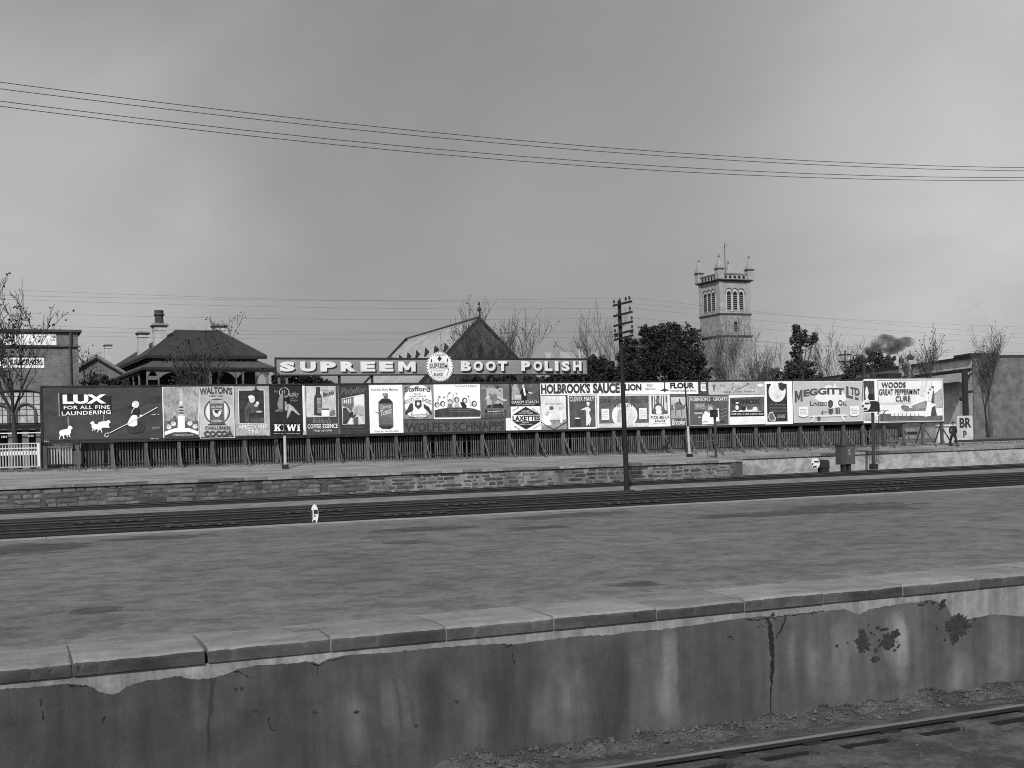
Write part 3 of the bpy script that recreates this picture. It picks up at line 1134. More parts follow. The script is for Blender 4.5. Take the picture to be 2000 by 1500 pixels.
# ================================================================== POSTERS  (flat prints pasted on the boards; each piece of print is a thin sheet)
_TX = {}
def text_geo(s, bold=.0, shear=0.0, sp=1.0):
    key = (s, bold, shear, sp)
    if s == 'M':
        q = [(0, 0), (0, 1), (.29, 1), (.5, .50), (.71, 1), (1, 1), (1, 0), (.75, 0), (.75, .56), (.57, .13), (.43, .13), (.25, .56), (.25, 0)]
        return q, [tuple(range(len(q)))]
    if key in _TX: return _TX[key]
    cu = bpy.data.curves.new('t', 'FONT')
    cu.body = s
    cu.offset = bold
    cu.shear = shear
    cu.space_character = sp
    cu.resolution_u = 3
    cu.fill_mode = 'FRONT'
    ob = bpy.data.objects.new('t', cu)
    me = ob.to_mesh()
    vs = [(v.co.x, v.co.y) for v in me.vertices]
    fs = [tuple(p.vertices) for p in me.polygons]
    ob.to_mesh_clear()
    bpy.data.objects.remove(ob)
    bpy.data.curves.remove(cu)
    x0, x1 = min(v[0] for v in vs), max(v[0] for v in vs)
    y0, y1 = min(v[1] for v in vs), max(v[1] for v in vs)
    vs = [((a - x0) / max(x1 - x0, 1e-5), (b - y0) / max(y1 - y0, 1e-5)) for a, b in vs]
    _TX[key] = (vs, fs)
    return _TX[key]

PGAP = .0035
FLAT = {'lettering', 'letter', 'letter_shade', 'small_print', 'border', 'frame', 'inner_frame', 'name_band', 'notice', 'label', 'diamond', 'lozenge', 'name_box', 'scroll', 'caption_band', 'panel', 'banner'}
class Poster:
    """a paper sheet on the plane y = Y, drawn in the picture's own coordinates"""
    def __init__(s, label, x0, ytop, x1, ybot, tone, Y=HY - .012, name='poster', cat='poster', group='posters on the hoarding', thick=.012):
        s.Y, s.k = Y, 1
        s.xc = (x0 + x1) / 2
        a0, a1 = Xp(x0, 800, Y), Xp(x1, 800, Y)
        z0, z1 = Zp(s.xc, ybot, Y), Zp(s.xc, ytop, Y)
        ym = (ytop + ybot) / 2
        s.slope = 0
        m = MB()
        base = Vector(((a0 + a1) / 2, Y, z0))
        m.box(a0 - base.x, a1 - base.x, 0, thick, 0, z1 - z0)
        s.o = m.build(name, pm(tone))
        s.o.location = base
        tag(s.o, label, cat, group)
    def _y(s):
        s.k += 1
        return s.Y - PGAP * (s.k - 1)
    def _b(s, m, name, tone):
        mt = pm(tone) if name in FLAT else pa(tone)
        return m.build(name, mt, s.o, fix=False)
    def rect(s, name, x0, y0, x1, y1, tone):
        Y = s._y()
        xc = (x0 + x1) / 2
        a0, a1, z1, z0 = Xp(x0, 800, Y), Xp(x1, 800, Y), Zp(xc, y0, Y), Zp(xc, y1, Y)
        m = MB()
        m.add([(a0, Y, z0), (a1, Y, z0), (a1, Y, z1), (a0, Y, z1)], [(0, 1, 2, 3)])
        return s._b(m, name, tone)
    def frame(s, name, x0, y0, x1, y1, w, tone):
        Y = s._y()
        m = MB()
        for a, b, c, d in ((x0, y0, x1, y0 + w), (x0, y1 - w, x1, y1), (x0, y0 + w, x0 + w, y1 - w), (x1 - w, y0 + w, x1, y1 - w)):
            xc = (x0 + x1) / 2
            p, q, z1, z0 = Xp(a, 800, Y), Xp(c, 800, Y), Zp(xc, b, Y), Zp(xc, d, Y)
            m.add([(p, Y, z0), (q, Y, z0), (q, Y, z1), (p, Y, z1)], [(0, 1, 2, 3)])
        return s._b(m, name, tone)
    def poly(s, name, pts, tone):
        Y = s._y()
        m = MB()
        q = [at_y(a, b, Y) for a, b in pts]
        m.add(q, [tuple(range(len(q)))])
        o = s._b(m, name, tone)
        return o
    def polys(s, name, lst, tone):
        Y = s._y()
        for pts in lst:
            m = MB()
            q = [at_y(a, b, Y) for a, b in pts]
            m.add(q, [tuple(range(len(q)))])
            s._b(m, name, tone)
    def ell(s, name, cx, cy, rx, ry, tone, n=20, inner=0, rot=0):
        Y = s._y()
        m = MB()
        def pt(t, f):
            a, b = cos(t) * rx * f, sin(t) * ry * f
            return at_y(cx + a * cos(rot) - b * sin(rot), cy + a * sin(rot) + b * cos(rot), Y)
        q = [pt(2 * pi * k / n, 1) for k in range(n)]
        if inner:
            q += [pt(2 * pi * k / n, inner) for k in range(n)]
            m.add(q, [(k, (k + 1) % n, n + (k + 1) % n, n + k) for k in range(n)])
        else:
            m.add(q, [tuple(range(n))])
        return s._b(m, name, tone)
    def stroke(s, name, pts, w, tone):
        Y = s._y()
        m = MB()
        for i in range(len(pts) - 1):
            (a, b), (c, d) = pts[i], pts[i + 1]
            L = max(sqrt((c - a) ** 2 + (d - b) ** 2), 1e-4)
            nx, ny = -(d - b) / L * w / 2, (c - a) / L * w / 2
            ex, ey = (c - a) / L * w * .2, (d - b) / L * w * .2
            q = [at_y(a + nx - ex, b + ny - ey, Y), at_y(c + nx + ex, d + ny + ey, Y), at_y(c - nx + ex, d - ny + ey, Y), at_y(a - nx - ex, b - ny - ey, Y)]
            for t in q: t.y = Y
            m.add(q, [(0, 1, 2, 3)])
        return s._b(m, name, tone)
    def text(s, st, x0, y0, x1, y1, tone, bold=.015, arc=0, shear=0, slant=0, sp=1.0, name='lettering', big=0):
        """slant: pixels the right end is raised; arc: pixels the middle is raised; big: extra height at the ends"""
        Y = s._y()
        if y1 - y0 < 9.5:
            bold *= .45
            sp = max(sp, 1.08)
        vs, fs = text_geo(st, bold, shear, sp)
        xc = (x0 + x1) / 2
        a0, a1 = Xp(x0, 800, Y), Xp(x1, 800, Y)
        zt, zb = Zp(xc, y0, Y), Zp(xc, y1, Y)
        k = (zt - zb) / max(y1 - y0, 1e-4)
        q = []
        for u, v in vs:
            dz = (arc * (1 - (2 * u - 1) ** 2) + slant * (u - .5)) * k
            hz = 1 + big * (2 * u - 1) ** 2
            q.append(Vector((a0 + (a1 - a0) * u, Y, zb + (zt - zb) * v * hz + dz)))
        m = MB()
        m.add(q, fs)
        return s._b(m, name, tone)
    def tiny(s, x0, y0, x1, y1, tone, rows=1, name='small_print', slant=0):
        """rows of print too small to read"""
        Y = s._y()
        m = MB()
        rh = (y1 - y0) / rows
        for r_ in range(rows):
            x = x0 + R.uniform(0, 1)
            while x < x1 - 1:
                w = R.uniform(.7, 1.6)
                yb = y0 + rh * r_ + rh * .75 - slant * (x - x0)
                yt = yb - rh * R.uniform(.35, .6)
                q = [at_y(x, yb, Y), at_y(x + w, yb, Y), at_y(x + w, yt, Y), at_y(x, yt, Y)]
                m.add(q, [(0, 1, 2, 3)])
                x += w + R.choice((.4, .4, .5, 1.3))
        o = s._b(m, name, tone)
        o['kind'] = 'stuff'
        return o

WHT, PAPER, LG, MG, DG, BLK = .74, .60, .42, .22, .10, .022
# 1 soap flakes
p = Poster('dark poster of a bonneted shepherdess and white sheep at the left end of the hoarding', 84, 757, 316.5, 863, .048)
p.poly('hill', [(86, 806), (95, 801), (108, 804), (114, 808), (170, 806), (220, 800), (250, 794), (285, 783), (302, 774), (315, 773), (315, 787), (290, 789), (258, 799), (220, 806), (170, 811), (86, 813)], .04)
p.poly('banner', [(117, 768), (218, 774), (218.5, 808), (117, 811.5)], .018)
p.stroke('banner_pole', [(114.6, 767.5), (115.8, 813)], 1.6, .30)
p.polys('banner_leg', [[(132, 814), (133.6, 814), (134, 831), (132.6, 831)], [(202, 810), (203.4, 810), (203.6, 823), (202.2, 823)]], .3)
p.text('LUX', 123, 770.5, 208, 788.6, WHT, .05)
p.text('FOR ALL FINE', 124.6, 792, 214.5, 799, WHT, .03)
p.text('LAUNDERING', 120.5, 802.3, 216, 810, WHT, .04, slant=2)
def sheep(x0, y0, x1, y1, flip=False, legs=True):
    def q(u, v):
        u = 1 - u if flip else u
        return (x0 + (x1 - x0) * u, y0 + (y1 - y0) * v)
    p.poly('sheep', [q(*t) for t in ((0.02, .55), (.05, .40), (.2, .32), (.55, .26), (.66, .18), (.66, .06), (.76, 0), (.9, .05), (1, .2), (.92, .28), (.86, .3), (.88, .5), (.78, .66), (.84, .85), (.8, .87), (.70, .68), (.62, .7), (.65, .85), (.6, .86), (.54, .68), (.36, .72), (.40, .98), (.35, .98), (.27, .74), (.16, .74), (.08, .86), (.06, 1), (.01, 1), (.02, .82), (.08, .72))], WHT)
sheep(115, 831, 142, 858)
sheep(176, 822.5, 199.5, 845, flip=True)
p.poly('sheep', [(190.5, 829), (193, 824.5), (203, 822.5), (208, 823), (211, 819.8), (215, 822), (216, 825), (213, 827), (212, 832), (215.5, 834), (212, 835.6), (201, 835), (199, 837), (195, 836)], WHT)
p.poly('skirt', [(258, 812), (262, 806), (270, 806), (280, 816), (285, 832), (278, 844), (262, 847), (250, 843), (247, 834)], .035)
p.poly('bodice', [(258, 806), (261, 800), (266, 796), (272, 798), (273, 808), (266, 812), (259, 810)], .02)
p.poly('apron', [(262, 810), (268, 812), (268, 830), (262, 833), (254, 832.5), (248, 829), (252, 820), (257, 812)], WHT)
p.ell('bonnet', 265, 789.7, 7, 7, .55)
p.ell('face', 260.3, 790.5, 2.6, 4.6, .66)
p.stroke('ribbon', [(264, 795), (259, 801), (257, 807)], 1.4, .6)
p.ell('hand', 275.6, 812, 2.8, 2.2, .66)
p.stroke('crook', [(307, 795.5), (256, 824), (214, 845.5), (208, 846), (204.3, 849), (205, 852.5), (209, 853.5), (212.5, 850)], 1.5, .6)
p.tiny(294, 855.5, 312, 858.5, .5)
p.tiny(86, 860.5, 97, 863, .6)
p.tiny(296, 833, 313, 839, .25, 2)
p.polys('highlight', [[(296, 810), (304, 808.6), (304, 809.6), (296, 811)], [(308, 808.5), (311, 809), (311, 810), (308, 809.6)]], .6)
# 2 monument
p = Poster('grey poster of a tall stone column guarded by lions', 317.5, 753.5, 388.2, 858, .62)
p.rect('sky', 319.5, 755.5, 387, 856, .27)
p.poly('skyline', [(320.5, 843), (320.5, 824), (332, 822), (334, 812), (336, 822), (338, 814), (341, 811), (345, 815), (347, 822), (364, 823), (366, 817), (368, 822), (372, 819), (374, 823), (381, 822), (382, 811), (384, 822), (387.5, 823), (387.5, 845)], .09)
p.poly('column', [(349.5, 812), (350.5, 772), (349, 772), (349, 769), (351, 768), (352.5, 760), (353, 759), (356, 759), (357, 768), (358.5, 769), (358.5, 772), (357.5, 772), (358.5, 812)], LG)
p.polys('banding', [[(350, 790 + k), (358, 790 + k), (358, 793 + k), (350, 793 + k)] for k in (4, 10, 15)], .06)
p.ell('wreath', 353.5, 787.5, 3.8, 4, .6)
p.poly('pedestal', [(346.5, 840), (348, 816), (346, 812), (361.5, 812), (360.5, 816), (361, 840)], WHT)
p.poly('base', [(322, 843), (341, 836.5), (369, 836), (388, 843), (388, 848.5), (370, 843.5), (341, 843.5), (322.5, 850)], WHT)
for a, b in ((330, 834), (339, 828), (371, 827), (381, 833)):
    p.ell('lion', a, b, 5, 4.6, .6)
    p.ell('mane', a + (-1.5 if a < 355 else 1.5), b - 3, 2.6, 2.6, .45)
p.poly('caption_band', [(321, 851), (341, 845), (370, 844.5), (387.6, 850), (387.6, 856), (321, 857)], .045)
p.text('A National Economy', 336, 846.5, 377, 852.5, .5, .0, shear=.3)
# 3 cocoa
p = Poster('pale cocoa poster with a round picture of a tin', 389, 753, 457.6, 856, .40)
p.frame('border', 389.2, 753.2, 457.4, 855.8, 1.0, .6)
p.text("WALTON'S", 390.5, 757.5, 454.5, 772, .06, .05, arc=2.5)
p.text('LIMITED', 409, 771.3, 436, 775, .08, .03)
p.ell('ring', 423.7, 803.7, 25.5, 25.5, .07, 40, inner=.9)
p.ell('shine', 411.5, 804, 8.5, 18, .62)
p.ell('shine', 437, 804, 7.5, 18, .62)
p.rect('tin', 409.5, 783, 438, 828, .10)
p.rect('tin_lid', 411, 781.5, 437, 788, .32)
p.text("WALTON'S", 412, 792.3, 434, 797, .6, .02)
p.tiny(413, 798, 434, 801, .5)
p.poly('rooster', [(415, 802), (419, 800), (421, 805), (425, 809), (428, 803), (433, 801), (431, 809), (427, 814), (420, 814), (416, 809)], .62)
p.poly('rooster_tail', [(417.5, 801.5), (423, 801), (425, 807), (421, 807)], .03)
p.text('COCOA', 413, 820.3, 433, 824.5, .6, .03)
p.stroke('shelf_line', [(406.5, 828.8), (440.5, 828.3)], 1.8, .05)
p.text('CHALLENGE', 399.5, 832, 449, 838.7, .06, .045)
p.text('COCOA', 397, 841, 454, 852.5, .06, .06)
# 4 tea
p = Poster('tea poster of a white haired old man holding a cup in a dark frame', 458.8, 752, 526.3, 853.5, .30)
p.rect('border', 465.6, 761, 517.4, 827.3, .6)
p.rect('picture', 467, 762.5, 516, 826.2, .030)
p.poly('coat', [(477, 806), (479, 795), (484, 786), (491, 783), (496, 790), (497, 797), (504, 793), (505, 799), (498, 805), (487, 808), (486, 826), (480, 824)], .075)
p.ell('head', 492, 779.5, 6, 7.4, .48)
p.ell('hair', 490.5, 775.5, 5.8, 3.6, .62)
p.ell('hand', 500, 792, 4, 3, .42)
p.ell('cup', 502.8, 787.5, 3.4, 3.4, .62)
p.ell('saucer', 506, 804, 6, 2, .45)
p.rect('table', 489, 816, 515, 825.5, .06)
p.text('AMGOORIE', 464.5, 830, 520.5, 837.5, .74, .0, slant=.5)
p.text('TEA', 484, 840, 503.5, 847, .74, .01)
p.tiny(464, 849, 522, 852, .06)
# 5 boot polish
p = Poster('near black poster of a seated woman with leg stretched out', 526.8, 751, 591, 852, .018)
p.rect('name_band', 528, 824.5, 590, 851, .012)
p.ell('ring', 555, 766.5, 10, 10, .5, 28, inner=.88)
p.ell('face', 553.7, 765, 3.2, 4.6, .36)
p.poly('dress', [(549, 769), (553, 768), (557, 771), (558, 778), (560, 789), (566, 789), (574, 798), (571, 803), (561, 802), (551, 800), (543, 797), (541.5, 788), (545, 776)], .20)
p.poly('arm', [(552, 772), (555, 774), (556, 792), (561, 800), (558, 801), (553, 793)], .4)
p.poly('legs', [(566, 790), (572, 794), (586, 810), (584, 811), (578, 807), (570, 800), (563, 815), (561, 818), (560, 812), (562, 802)], .34)
p.poly('stool', [(537, 802), (545, 798), (558, 801), (558, 804), (538, 805)], .12)
p.rect('shade', 556.3, 777, 566, 783.5, .008)
p.text('uality', 565.5, 765, 584, 777.5, .42, -.01, shear=.3)
p.text('The', 536.5, 762.5, 543, 766.5, .35, 0)
p.text('BOOT', 568, 777.3, 576, 780, .3, .01)
p.text('POLISH', 568, 781, 581, 783.8, .3, .01)
def slab_i(x0, x1):
    m_ = (x0 + x1) / 2
    return [(x0, 829), (x1, 829), (x1, 830.3), (m_ + 1.9, 830.6), (m_ + 1.9, 840.4), (x1, 840.7), (x1, 842), (x0, 842), (x0, 840.7), (m_ - 1.9, 840.4), (m_ - 1.9, 830.6), (x0, 830.3)]
p.polys('lettering', [
    [(535, 829), (542.4, 829), (542.4, 830.2), (541, 830.5), (541, 834.6), (545.4, 830.5), (544, 830.2), (544, 829), (549.6, 829), (549.6, 830.2), (548.2, 830.5), (544.4, 834.2), (548.6, 840.5), (550, 840.8), (550, 842), (543.6, 842),
     (543.6, 840.8), (544.2, 840.5), (541.8, 836.6), (541, 837.3), (541, 840.5), (542.4, 840.8), (542.4, 842), (535, 842), (535, 840.8), (536.6, 840.5), (536.6, 830.5), (535, 830.2)],
    slab_i(551.6, 558.2),
    [(559, 829), (565.4, 829), (565.4, 830.2), (564.6, 830.5), (566.4, 837.4), (569, 829), (571.4, 829), (573.8, 837.4), (575.4, 830.5), (574.4, 830.2), (574.4, 829), (579, 829), (579, 830.2), (577.8, 830.5), (574.6, 842), (571.8, 842), (569.4, 834.4), (567, 842), (564, 842), (560.4, 830.5), (559, 830.2)],
    slab_i(580, 586.4)], WHT)
p.tiny(534, 845.5, 587, 848.5, .4)
p2 = Poster('narrow blank strip of white paper between two dark posters', 591.4, 751, 595.4, 851, .66)
# 6 coffee essence
p = Poster('coffee essence poster with a tall dark bottle and white cup', 595.8, 750.5, 661.5, 850.8, .60)
p.rect('border', 597, 752, 661, 849.5, .045)
p.rect('picture', 598.3, 754, 656.5, 814.5, .43)
p.poly('mist', [(599, 770), (612, 757), (614, 800), (599, 808)], .52)
p.poly('bottle', [(617.5, 755.5), (625, 755.5), (625, 768), (628.5, 775), (629.2, 812), (613.5, 811), (613.5, 776), (617, 768)], .035)
p.rect('bottle_label', 620, 777, 628, 807, .24)
p.tiny(620.5, 780, 627.5, 804, .06, 8)
p.rect('cup', 628, 800, 643, 813.5, .74)
p.rect('coffee', 628, 798, 643, 800.5, .03)
p.poly('flowers', [(644, 806), (648, 801), (653, 800), (655, 808), (650, 812), (644, 812)], .15)
p.text("THE FLAVOUR'S", 627.5, 761, 644, 763.8, .1, .0)
p.text('Beautiful', 631, 763, 654, 772.5, .05, .01, shear=.4, slant=5)
p.text("Bickford's", 610.5, 816.5, 646, 826, .30, -.01, shear=.35)
p.text('COFFEE ESSENCE', 600, 828, 658.7, 836.5, WHT, .03)
p.text('Makes real Coffee', 611.5, 838.3, 647.5, 842.8, .6, .01, shear=.15)
p.tiny(610, 844.5, 650, 847, .14)
# 7 floor polish
p = Poster('dark floor polish poster with a slanted window of household scenes', 662, 750, 721, 848.5, .036)
p.text('Polyflor', 666.5, 756, 717, 772, .11, .012, shear=.35, slant=4)
p.poly('window', [(667, 778.5), (711.5, 769), (713.2, 829), (669, 829.5)], .42)
p.poly('wall', [(669, 780), (690, 775), (691, 791), (686, 806), (680, 797), (669, 793)], .13)
p.poly('bright_wall', [(691.5, 775), (711, 770.5), (711.3, 794), (700, 791), (691.5, 794)], .62)
p.polys('ornaments', [[(671 + k * 4, 783 - k), (673.5 + k * 4, 780 - k), (674 + k * 4, 787), (671.5 + k * 4, 789)] for k in range(4)], .5)
p.poly('chair', [(670, 797), (676, 796), (683, 806), (686, 815), (680, 828), (670, 828)], .05)
p.ell('bowl', 688, 810, 7, 5.5, .03)
p.poly('skirt', [(690, 803), (695, 794), (709, 796), (711, 812), (703, 811), (697, 806), (690, 812)], .30)
p.poly('floor', [(677, 829), (686, 814), (690, 829)], .52)
p.poly('leg', [(700, 815), (704, 814), (712, 828), (701, 829)], .55)
p.poly('door', [(690, 816), (699, 814), (700, 829), (691, 829)], .09)
p.tiny(671, 832, 712, 836.5, .10)
p.tiny(674, 839, 708, 841.5, .09)
# 8 tonic
p = Poster('white medicine poster with one large dark bottle', 721.5, 750, 787, 848, WHT)
p.text("Australia's Family Medicine", 725.5, 758, 778, 765, .04, .025)
p.poly('bottle', [(750, 769), (758, 769), (757, 778.5), (761, 779), (767.3, 786), (768.5, 834), (762, 838), (746, 837.5), (740, 833), (738.8, 785), (745, 779), (749, 778)], .10)
p.rect('cork', 747.7, 768, 758.3, 773, .2)
p.poly('shoulder', [(739.5, 787), (745.5, 779.6), (760.8, 779.2), (766.8, 786.5), (764, 787.5), (742, 788)], .025)
p.poly('bottle_base', [(740, 831), (768.3, 831.5), (762, 838), (746, 837.5)], .03)
p.rect('label', 741, 789, 766.5, 829, .145)
p.text('Clements', 743.5, 790, 764, 797.5, .52, .01, shear=.2, slant=3)
p.text('Tonic', 742.5, 798.5, 765, 810, .52, .02, shear=.2, slant=6)
p.tiny(742, 814, 766, 827, .09, 4)
p.poly('branch', [(731.5, 803), (734, 803.5), (740, 806.5), (739, 807.6)], .2)
p.text("It puts the 'vital' into vitality", 730.5, 840, 777.5, 844.3, .05, .01, shear=.1)
# 9 boots
p = Poster('grey poster of boots and shoes around a shield', 787.5, 750, 847.4, 818.5, .21)
p.poly('panel', [(802, 754), (808, 752.5), (826, 752.5), (832, 756), (842, 763), (844, 780), (843, 800), (836, 811), (826, 817), (812, 817), (798, 811), (791, 796), (790, 775), (793, 764)], WHT)
p.text('Stafford', 791, 756.5, 840.5, 766.5, .05, .03, arc=2, big=.1)
p.text('BRAND', 809.5, 768.3, 822.5, 771, .06, .03)
p.tiny(800, 772, 833, 775.5, .06)
p.text('BOOTS', 790.5, 779, 808.5, 787, .09, .02, slant=6)
p.text('and', 812, 777, 819, 779.5, .09, .02)
p.text('SHOES', 824.5, 779, 843, 787, .09, .02, slant=-6)
p.poly('shield', [(810, 782), (823, 781.5), (823.5, 793), (817, 799), (810.5, 793)], .05)
p.ell('emblem', 816.8, 788.5, 3, 3.6, .6)
p.poly('boot', [(801, 788), (806, 787), (807.5, 799), (804, 803), (797, 806), (792, 810), (790.5, 807), (796, 798)], .04)
p.poly('shoe', [(827, 788), (831, 791), (838, 795), (844, 808), (840.5, 809), (833, 801), (828, 796)], .04)
p.polys('heel', [[(804, 804), (806, 800), (804, 811), (801.5, 812)], [(832, 803), (835, 806), (837, 812), (833, 811)]], .3)
p.text('GUARANTEED', 804.5, 808, 833.5, 811, .07, .02)
p.tiny(798, 812.5, 838, 816.5, .06)
# 10 soap girls
p = Poster('white poster with girls waving behind a dark hill', 847.8, 748, 938.3, 817.8, WHT)
p.text('For Health & Beauty', 889.5, 751.8, 934, 757, .05, .015)
for a, b in ((853.5, 790.5), (864.5, 788.5), (879, 785), (892, 780.5), (907.5, 782), (926, 788)):
    p.ell('hair', a, b, 5, 5.4, .06)
    p.ell('face', a + .6, b + .6, 2.9, 3.8, .55)
p.poly('frock', [(873, 797), (875, 789), (883, 789), (884, 797)], .16)
p.poly('frock', [(898.5, 786), (903, 785), (911, 791), (911, 797.5), (904, 797)], .02)
p.poly('frock', [(887, 797), (888, 787), (896, 788), (898, 796)], .4)
p.polys('arms', [[(874, 790), (872, 772), (876, 766), (877, 767), (874, 773), (877, 789)], [(895, 782), (892, 768), (890.5, 767), (893, 781)], [(918, 792), (914, 776), (915, 774), (921, 790)], [(851, 787), (855, 775), (858, 774), (854, 788)], [(884, 786), (884, 767), (885.5, 767), (886, 786)]], .5)
p.polys('hands', [[(876, 766), (880, 766), (878, 768.4)], [(889, 766), (894, 768), (891, 769)], [(856, 773), (861, 774.5), (858, 776)], [(865, 774), (870, 775), (867, 777)], [(913, 772), (917, 774), (914, 776)]], .1)
p.poly('hill', [(849, 801), (862, 798), (880, 796), (904, 795.6), (925, 798), (938, 802), (938, 812.5), (849, 814)], .045)
p.tiny(876, 798, 922, 806, .14, 2)
# 11 hosiery
p = Poster('grey hosiery poster with a leaping figure above dark peaks', 938.6, 747.8, 995.6, 815.6, .115)
p.rect('panel', 951, 758, 983, 796, .33)
p.poly('peaks', [(951, 792), (957, 790), (962, 793), (967, 788), (972, 789), (978, 787), (984, 793), (984, 796.5), (951.5, 797)], .025)
p.text('On Top', 941.5, 754, 965, 760, .5, -.01, shear=.35, slant=3)
p.poly('figure', [(955, 767), (958, 768), (961, 772), (966, 769), (973, 772), (985, 784), (983, 786), (972, 780), (966, 786), (960, 798), (958, 797), (962, 783), (956, 778)], .16)
p.poly('scarf', [(957, 777), (951, 778), (946, 782), (950, 775), (957, 773)], .5)
p.poly('leg', [(970, 772), (978, 776), (988, 781), (990, 779), (989, 783), (984, 784), (972, 777)], .5)
p.ell('wing', 971.5, 756, 3, 3, .04)
p.poly('foot', [(974, 763), (978, 761), (977, 765)], .07)
p.text('BONDS', 947, 800.3, 989.5, 806, .035, .03)
p.stroke('dash', [(952, 804), (984, 802.5)], 1.1, .5)
p.text('HOSIERY', 947, 808.5, 990, 814.6, .035, .01, sp=1.1)
# 12 faded sign under
p = Poster('faded dark painted sign under the boots poster', 788, 818.8, 987, 845, .070)
p.polys('worn_patch', [[(860 + k, 820), (866 + k * 1.02, 820), (870 + k, 842), (858 + k, 843)] for k in (-62, 0, 42, 85)], .085)
p.text("WOLFE'S SCHNAPPS", 790.5, 824, 984, 842, .030, .03)
p2 = Poster('blank strip of white paper beside the faded dark sign', 987.4, 816, 997.2, 841.5, .66)
# 13 starch
p = Poster('black starch poster of a man in tails beside a pale figure', 997.6, 747.5, 1054.4, 793, .022)
p.rect('picture', 998.6, 749, 1053.4, 782, .085)
p.poly('pale_figure', [(1000, 781), (1000, 756), (1003, 751), (1008, 750), (1012, 756), (1016, 768), (1018, 781)], .30)
p.poly('coat', [(1014, 770), (1018, 760), (1022, 758), (1027, 759), (1033, 767), (1031, 769), (1028, 766), (1029, 781), (1020, 781), (1018, 768)], .012)
p.poly('shirt', [(1021, 758), (1025, 758), (1027, 772), (1024, 773)], .7)
p.ell('head', 1021.8, 754.5, 2.4, 3.8, .42)
p.poly('cuff', [(1032, 765), (1035, 766), (1042, 767.6), (1037, 769), (1032, 767.5)], .62)
p.polys('glasses', [[(1006 + k, 772), (1010 + k, 772), (1009 + k, 780), (1007 + k, 780)] for k in (0, 4, 8)], .5)
p.text('DANDY STARCH', 1000, 782.6, 1052, 788, WHT, .02)
p.tiny(1008, 789.5, 1046, 791.8, .5)
# 14 laxettes
p = Poster('white poster with a black lozenge and slanting captions', 997.6, 793.6, 1055.6, 840.5, .72)
p.poly('lozenge', [(1026.7, 794.4), (1054.5, 809), (1054.5, 824), (1027.5, 839), (1001.5, 823.5), (1001, 810.5)], .025)
p.rect('name_band', 999, 810.6, 1055, 822.6, .72)
p.text('LAXETTES', 1000.5, 811.5, 1054.5, 822, .02, .05)
p.text('EVERYBODY', 1019, 801.3, 1035.5, 804.6, .6, .0)
p.text('LOVES THEM', 1014, 805.5, 1040.5, 808.6, .6, .0)
p.tiny(1020, 824, 1035, 826.4, .6)
p.tiny(1014, 827, 1041, 830, .6)
for a, b, sl in ((1001, 800.5, .62), (1039, 796, -.62), (1003, 830, -.6), (1041, 835.5, .62)):
    p.tiny(a, b, a + 13, b + 3.4, .12, 2, slant=sl)
# 15 sauce
p = Poster('broad white poster with huge condensed dark capitals for a sauce', 1055.8, 745, 1214, 771.2, .70)
p.text("HOLBROOK'S", 1057.5, 749.2, 1154, 769, .045, .055, slant=.8)
p.text('SAUCE', 1159, 748.2, 1211.8, 768.4, .045, .055, slant=.4)
# 16 floor polish child
p = Poster('light poster of a white clad child kneeling on a patterned floor', 1055.8, 771.8, 1109, 839.5, .05)
p.rect('picture', 1056.3, 773.2, 1105.5, 838.6, .58)
p.rect('floor', 1057.3, 820, 1107, 838, .17)
p.tiny(1058, 823, 1106, 837, .42, 6, name='floor_pattern')
p.text('Best Floor Polish', 1065.5, 786.2, 1095.5, 790.6, .16, .0, shear=.25)
p.ell('mop_head', 1077, 797, 4.2, 3.8, .10)
p.ell('head', 1093.5, 797.5, 3, 3.6, .42)
p.poly('child', [(1058, 828), (1060, 815), (1064, 805), (1069, 802), (1074, 808), (1077, 815), (1074, 822), (1078, 829), (1070, 831), (1062, 830)], .70)
p.ell('bonnet', 1068, 807, 5, 5, .5)
p.poly('reflection', [(1094, 812), (1099, 811), (1099, 824), (1094, 827)], .66)
p.stroke('floor_edge', [(1057, 824), (1070, 833), (1082, 838)], 1.4, .04)
p.stroke('floor_edge', [(1107, 824), (1093, 832), (1084, 838)], 1.4, .04)
# 17 clever mary
p = Poster('framed poster of a slim woman in white pointing at a tub', 1109.4, 770.6, 1165, 837.6, .68)
p.rect('picture', 1112, 772.8, 1162.6, 834.6, .075)
p.text('CLEVER MARY', 1113.2, 774.6, 1160.8, 783.6, .72, .005)
p.poly('dress', [(1140, 797), (1148, 794), (1153, 798), (1151.5, 803), (1150.5, 807), (1155, 818.5), (1153, 826), (1151.5, 832), (1150, 827.5), (1146.5, 832), (1145, 830), (1144.8, 821), (1144.8, 808), (1144, 800.5), (1133, 801)], .60)
p.poly('arm', [(1152, 797), (1154.4, 801), (1150, 805.5), (1149, 804), (1152, 801)], .5)
p.ell('face', 1148.6, 790, 2.6, 3.4, .5)
p.poly('cap', [(1144.5, 788), (1147, 785), (1151, 786), (1152.5, 790), (1149, 788.6)], .72)
p.rect('tub', 1122.6, 817, 1134.4, 832, .035)
p.ell('tub_rim', 1127.7, 816.8, 5.4, 1.2, .68)
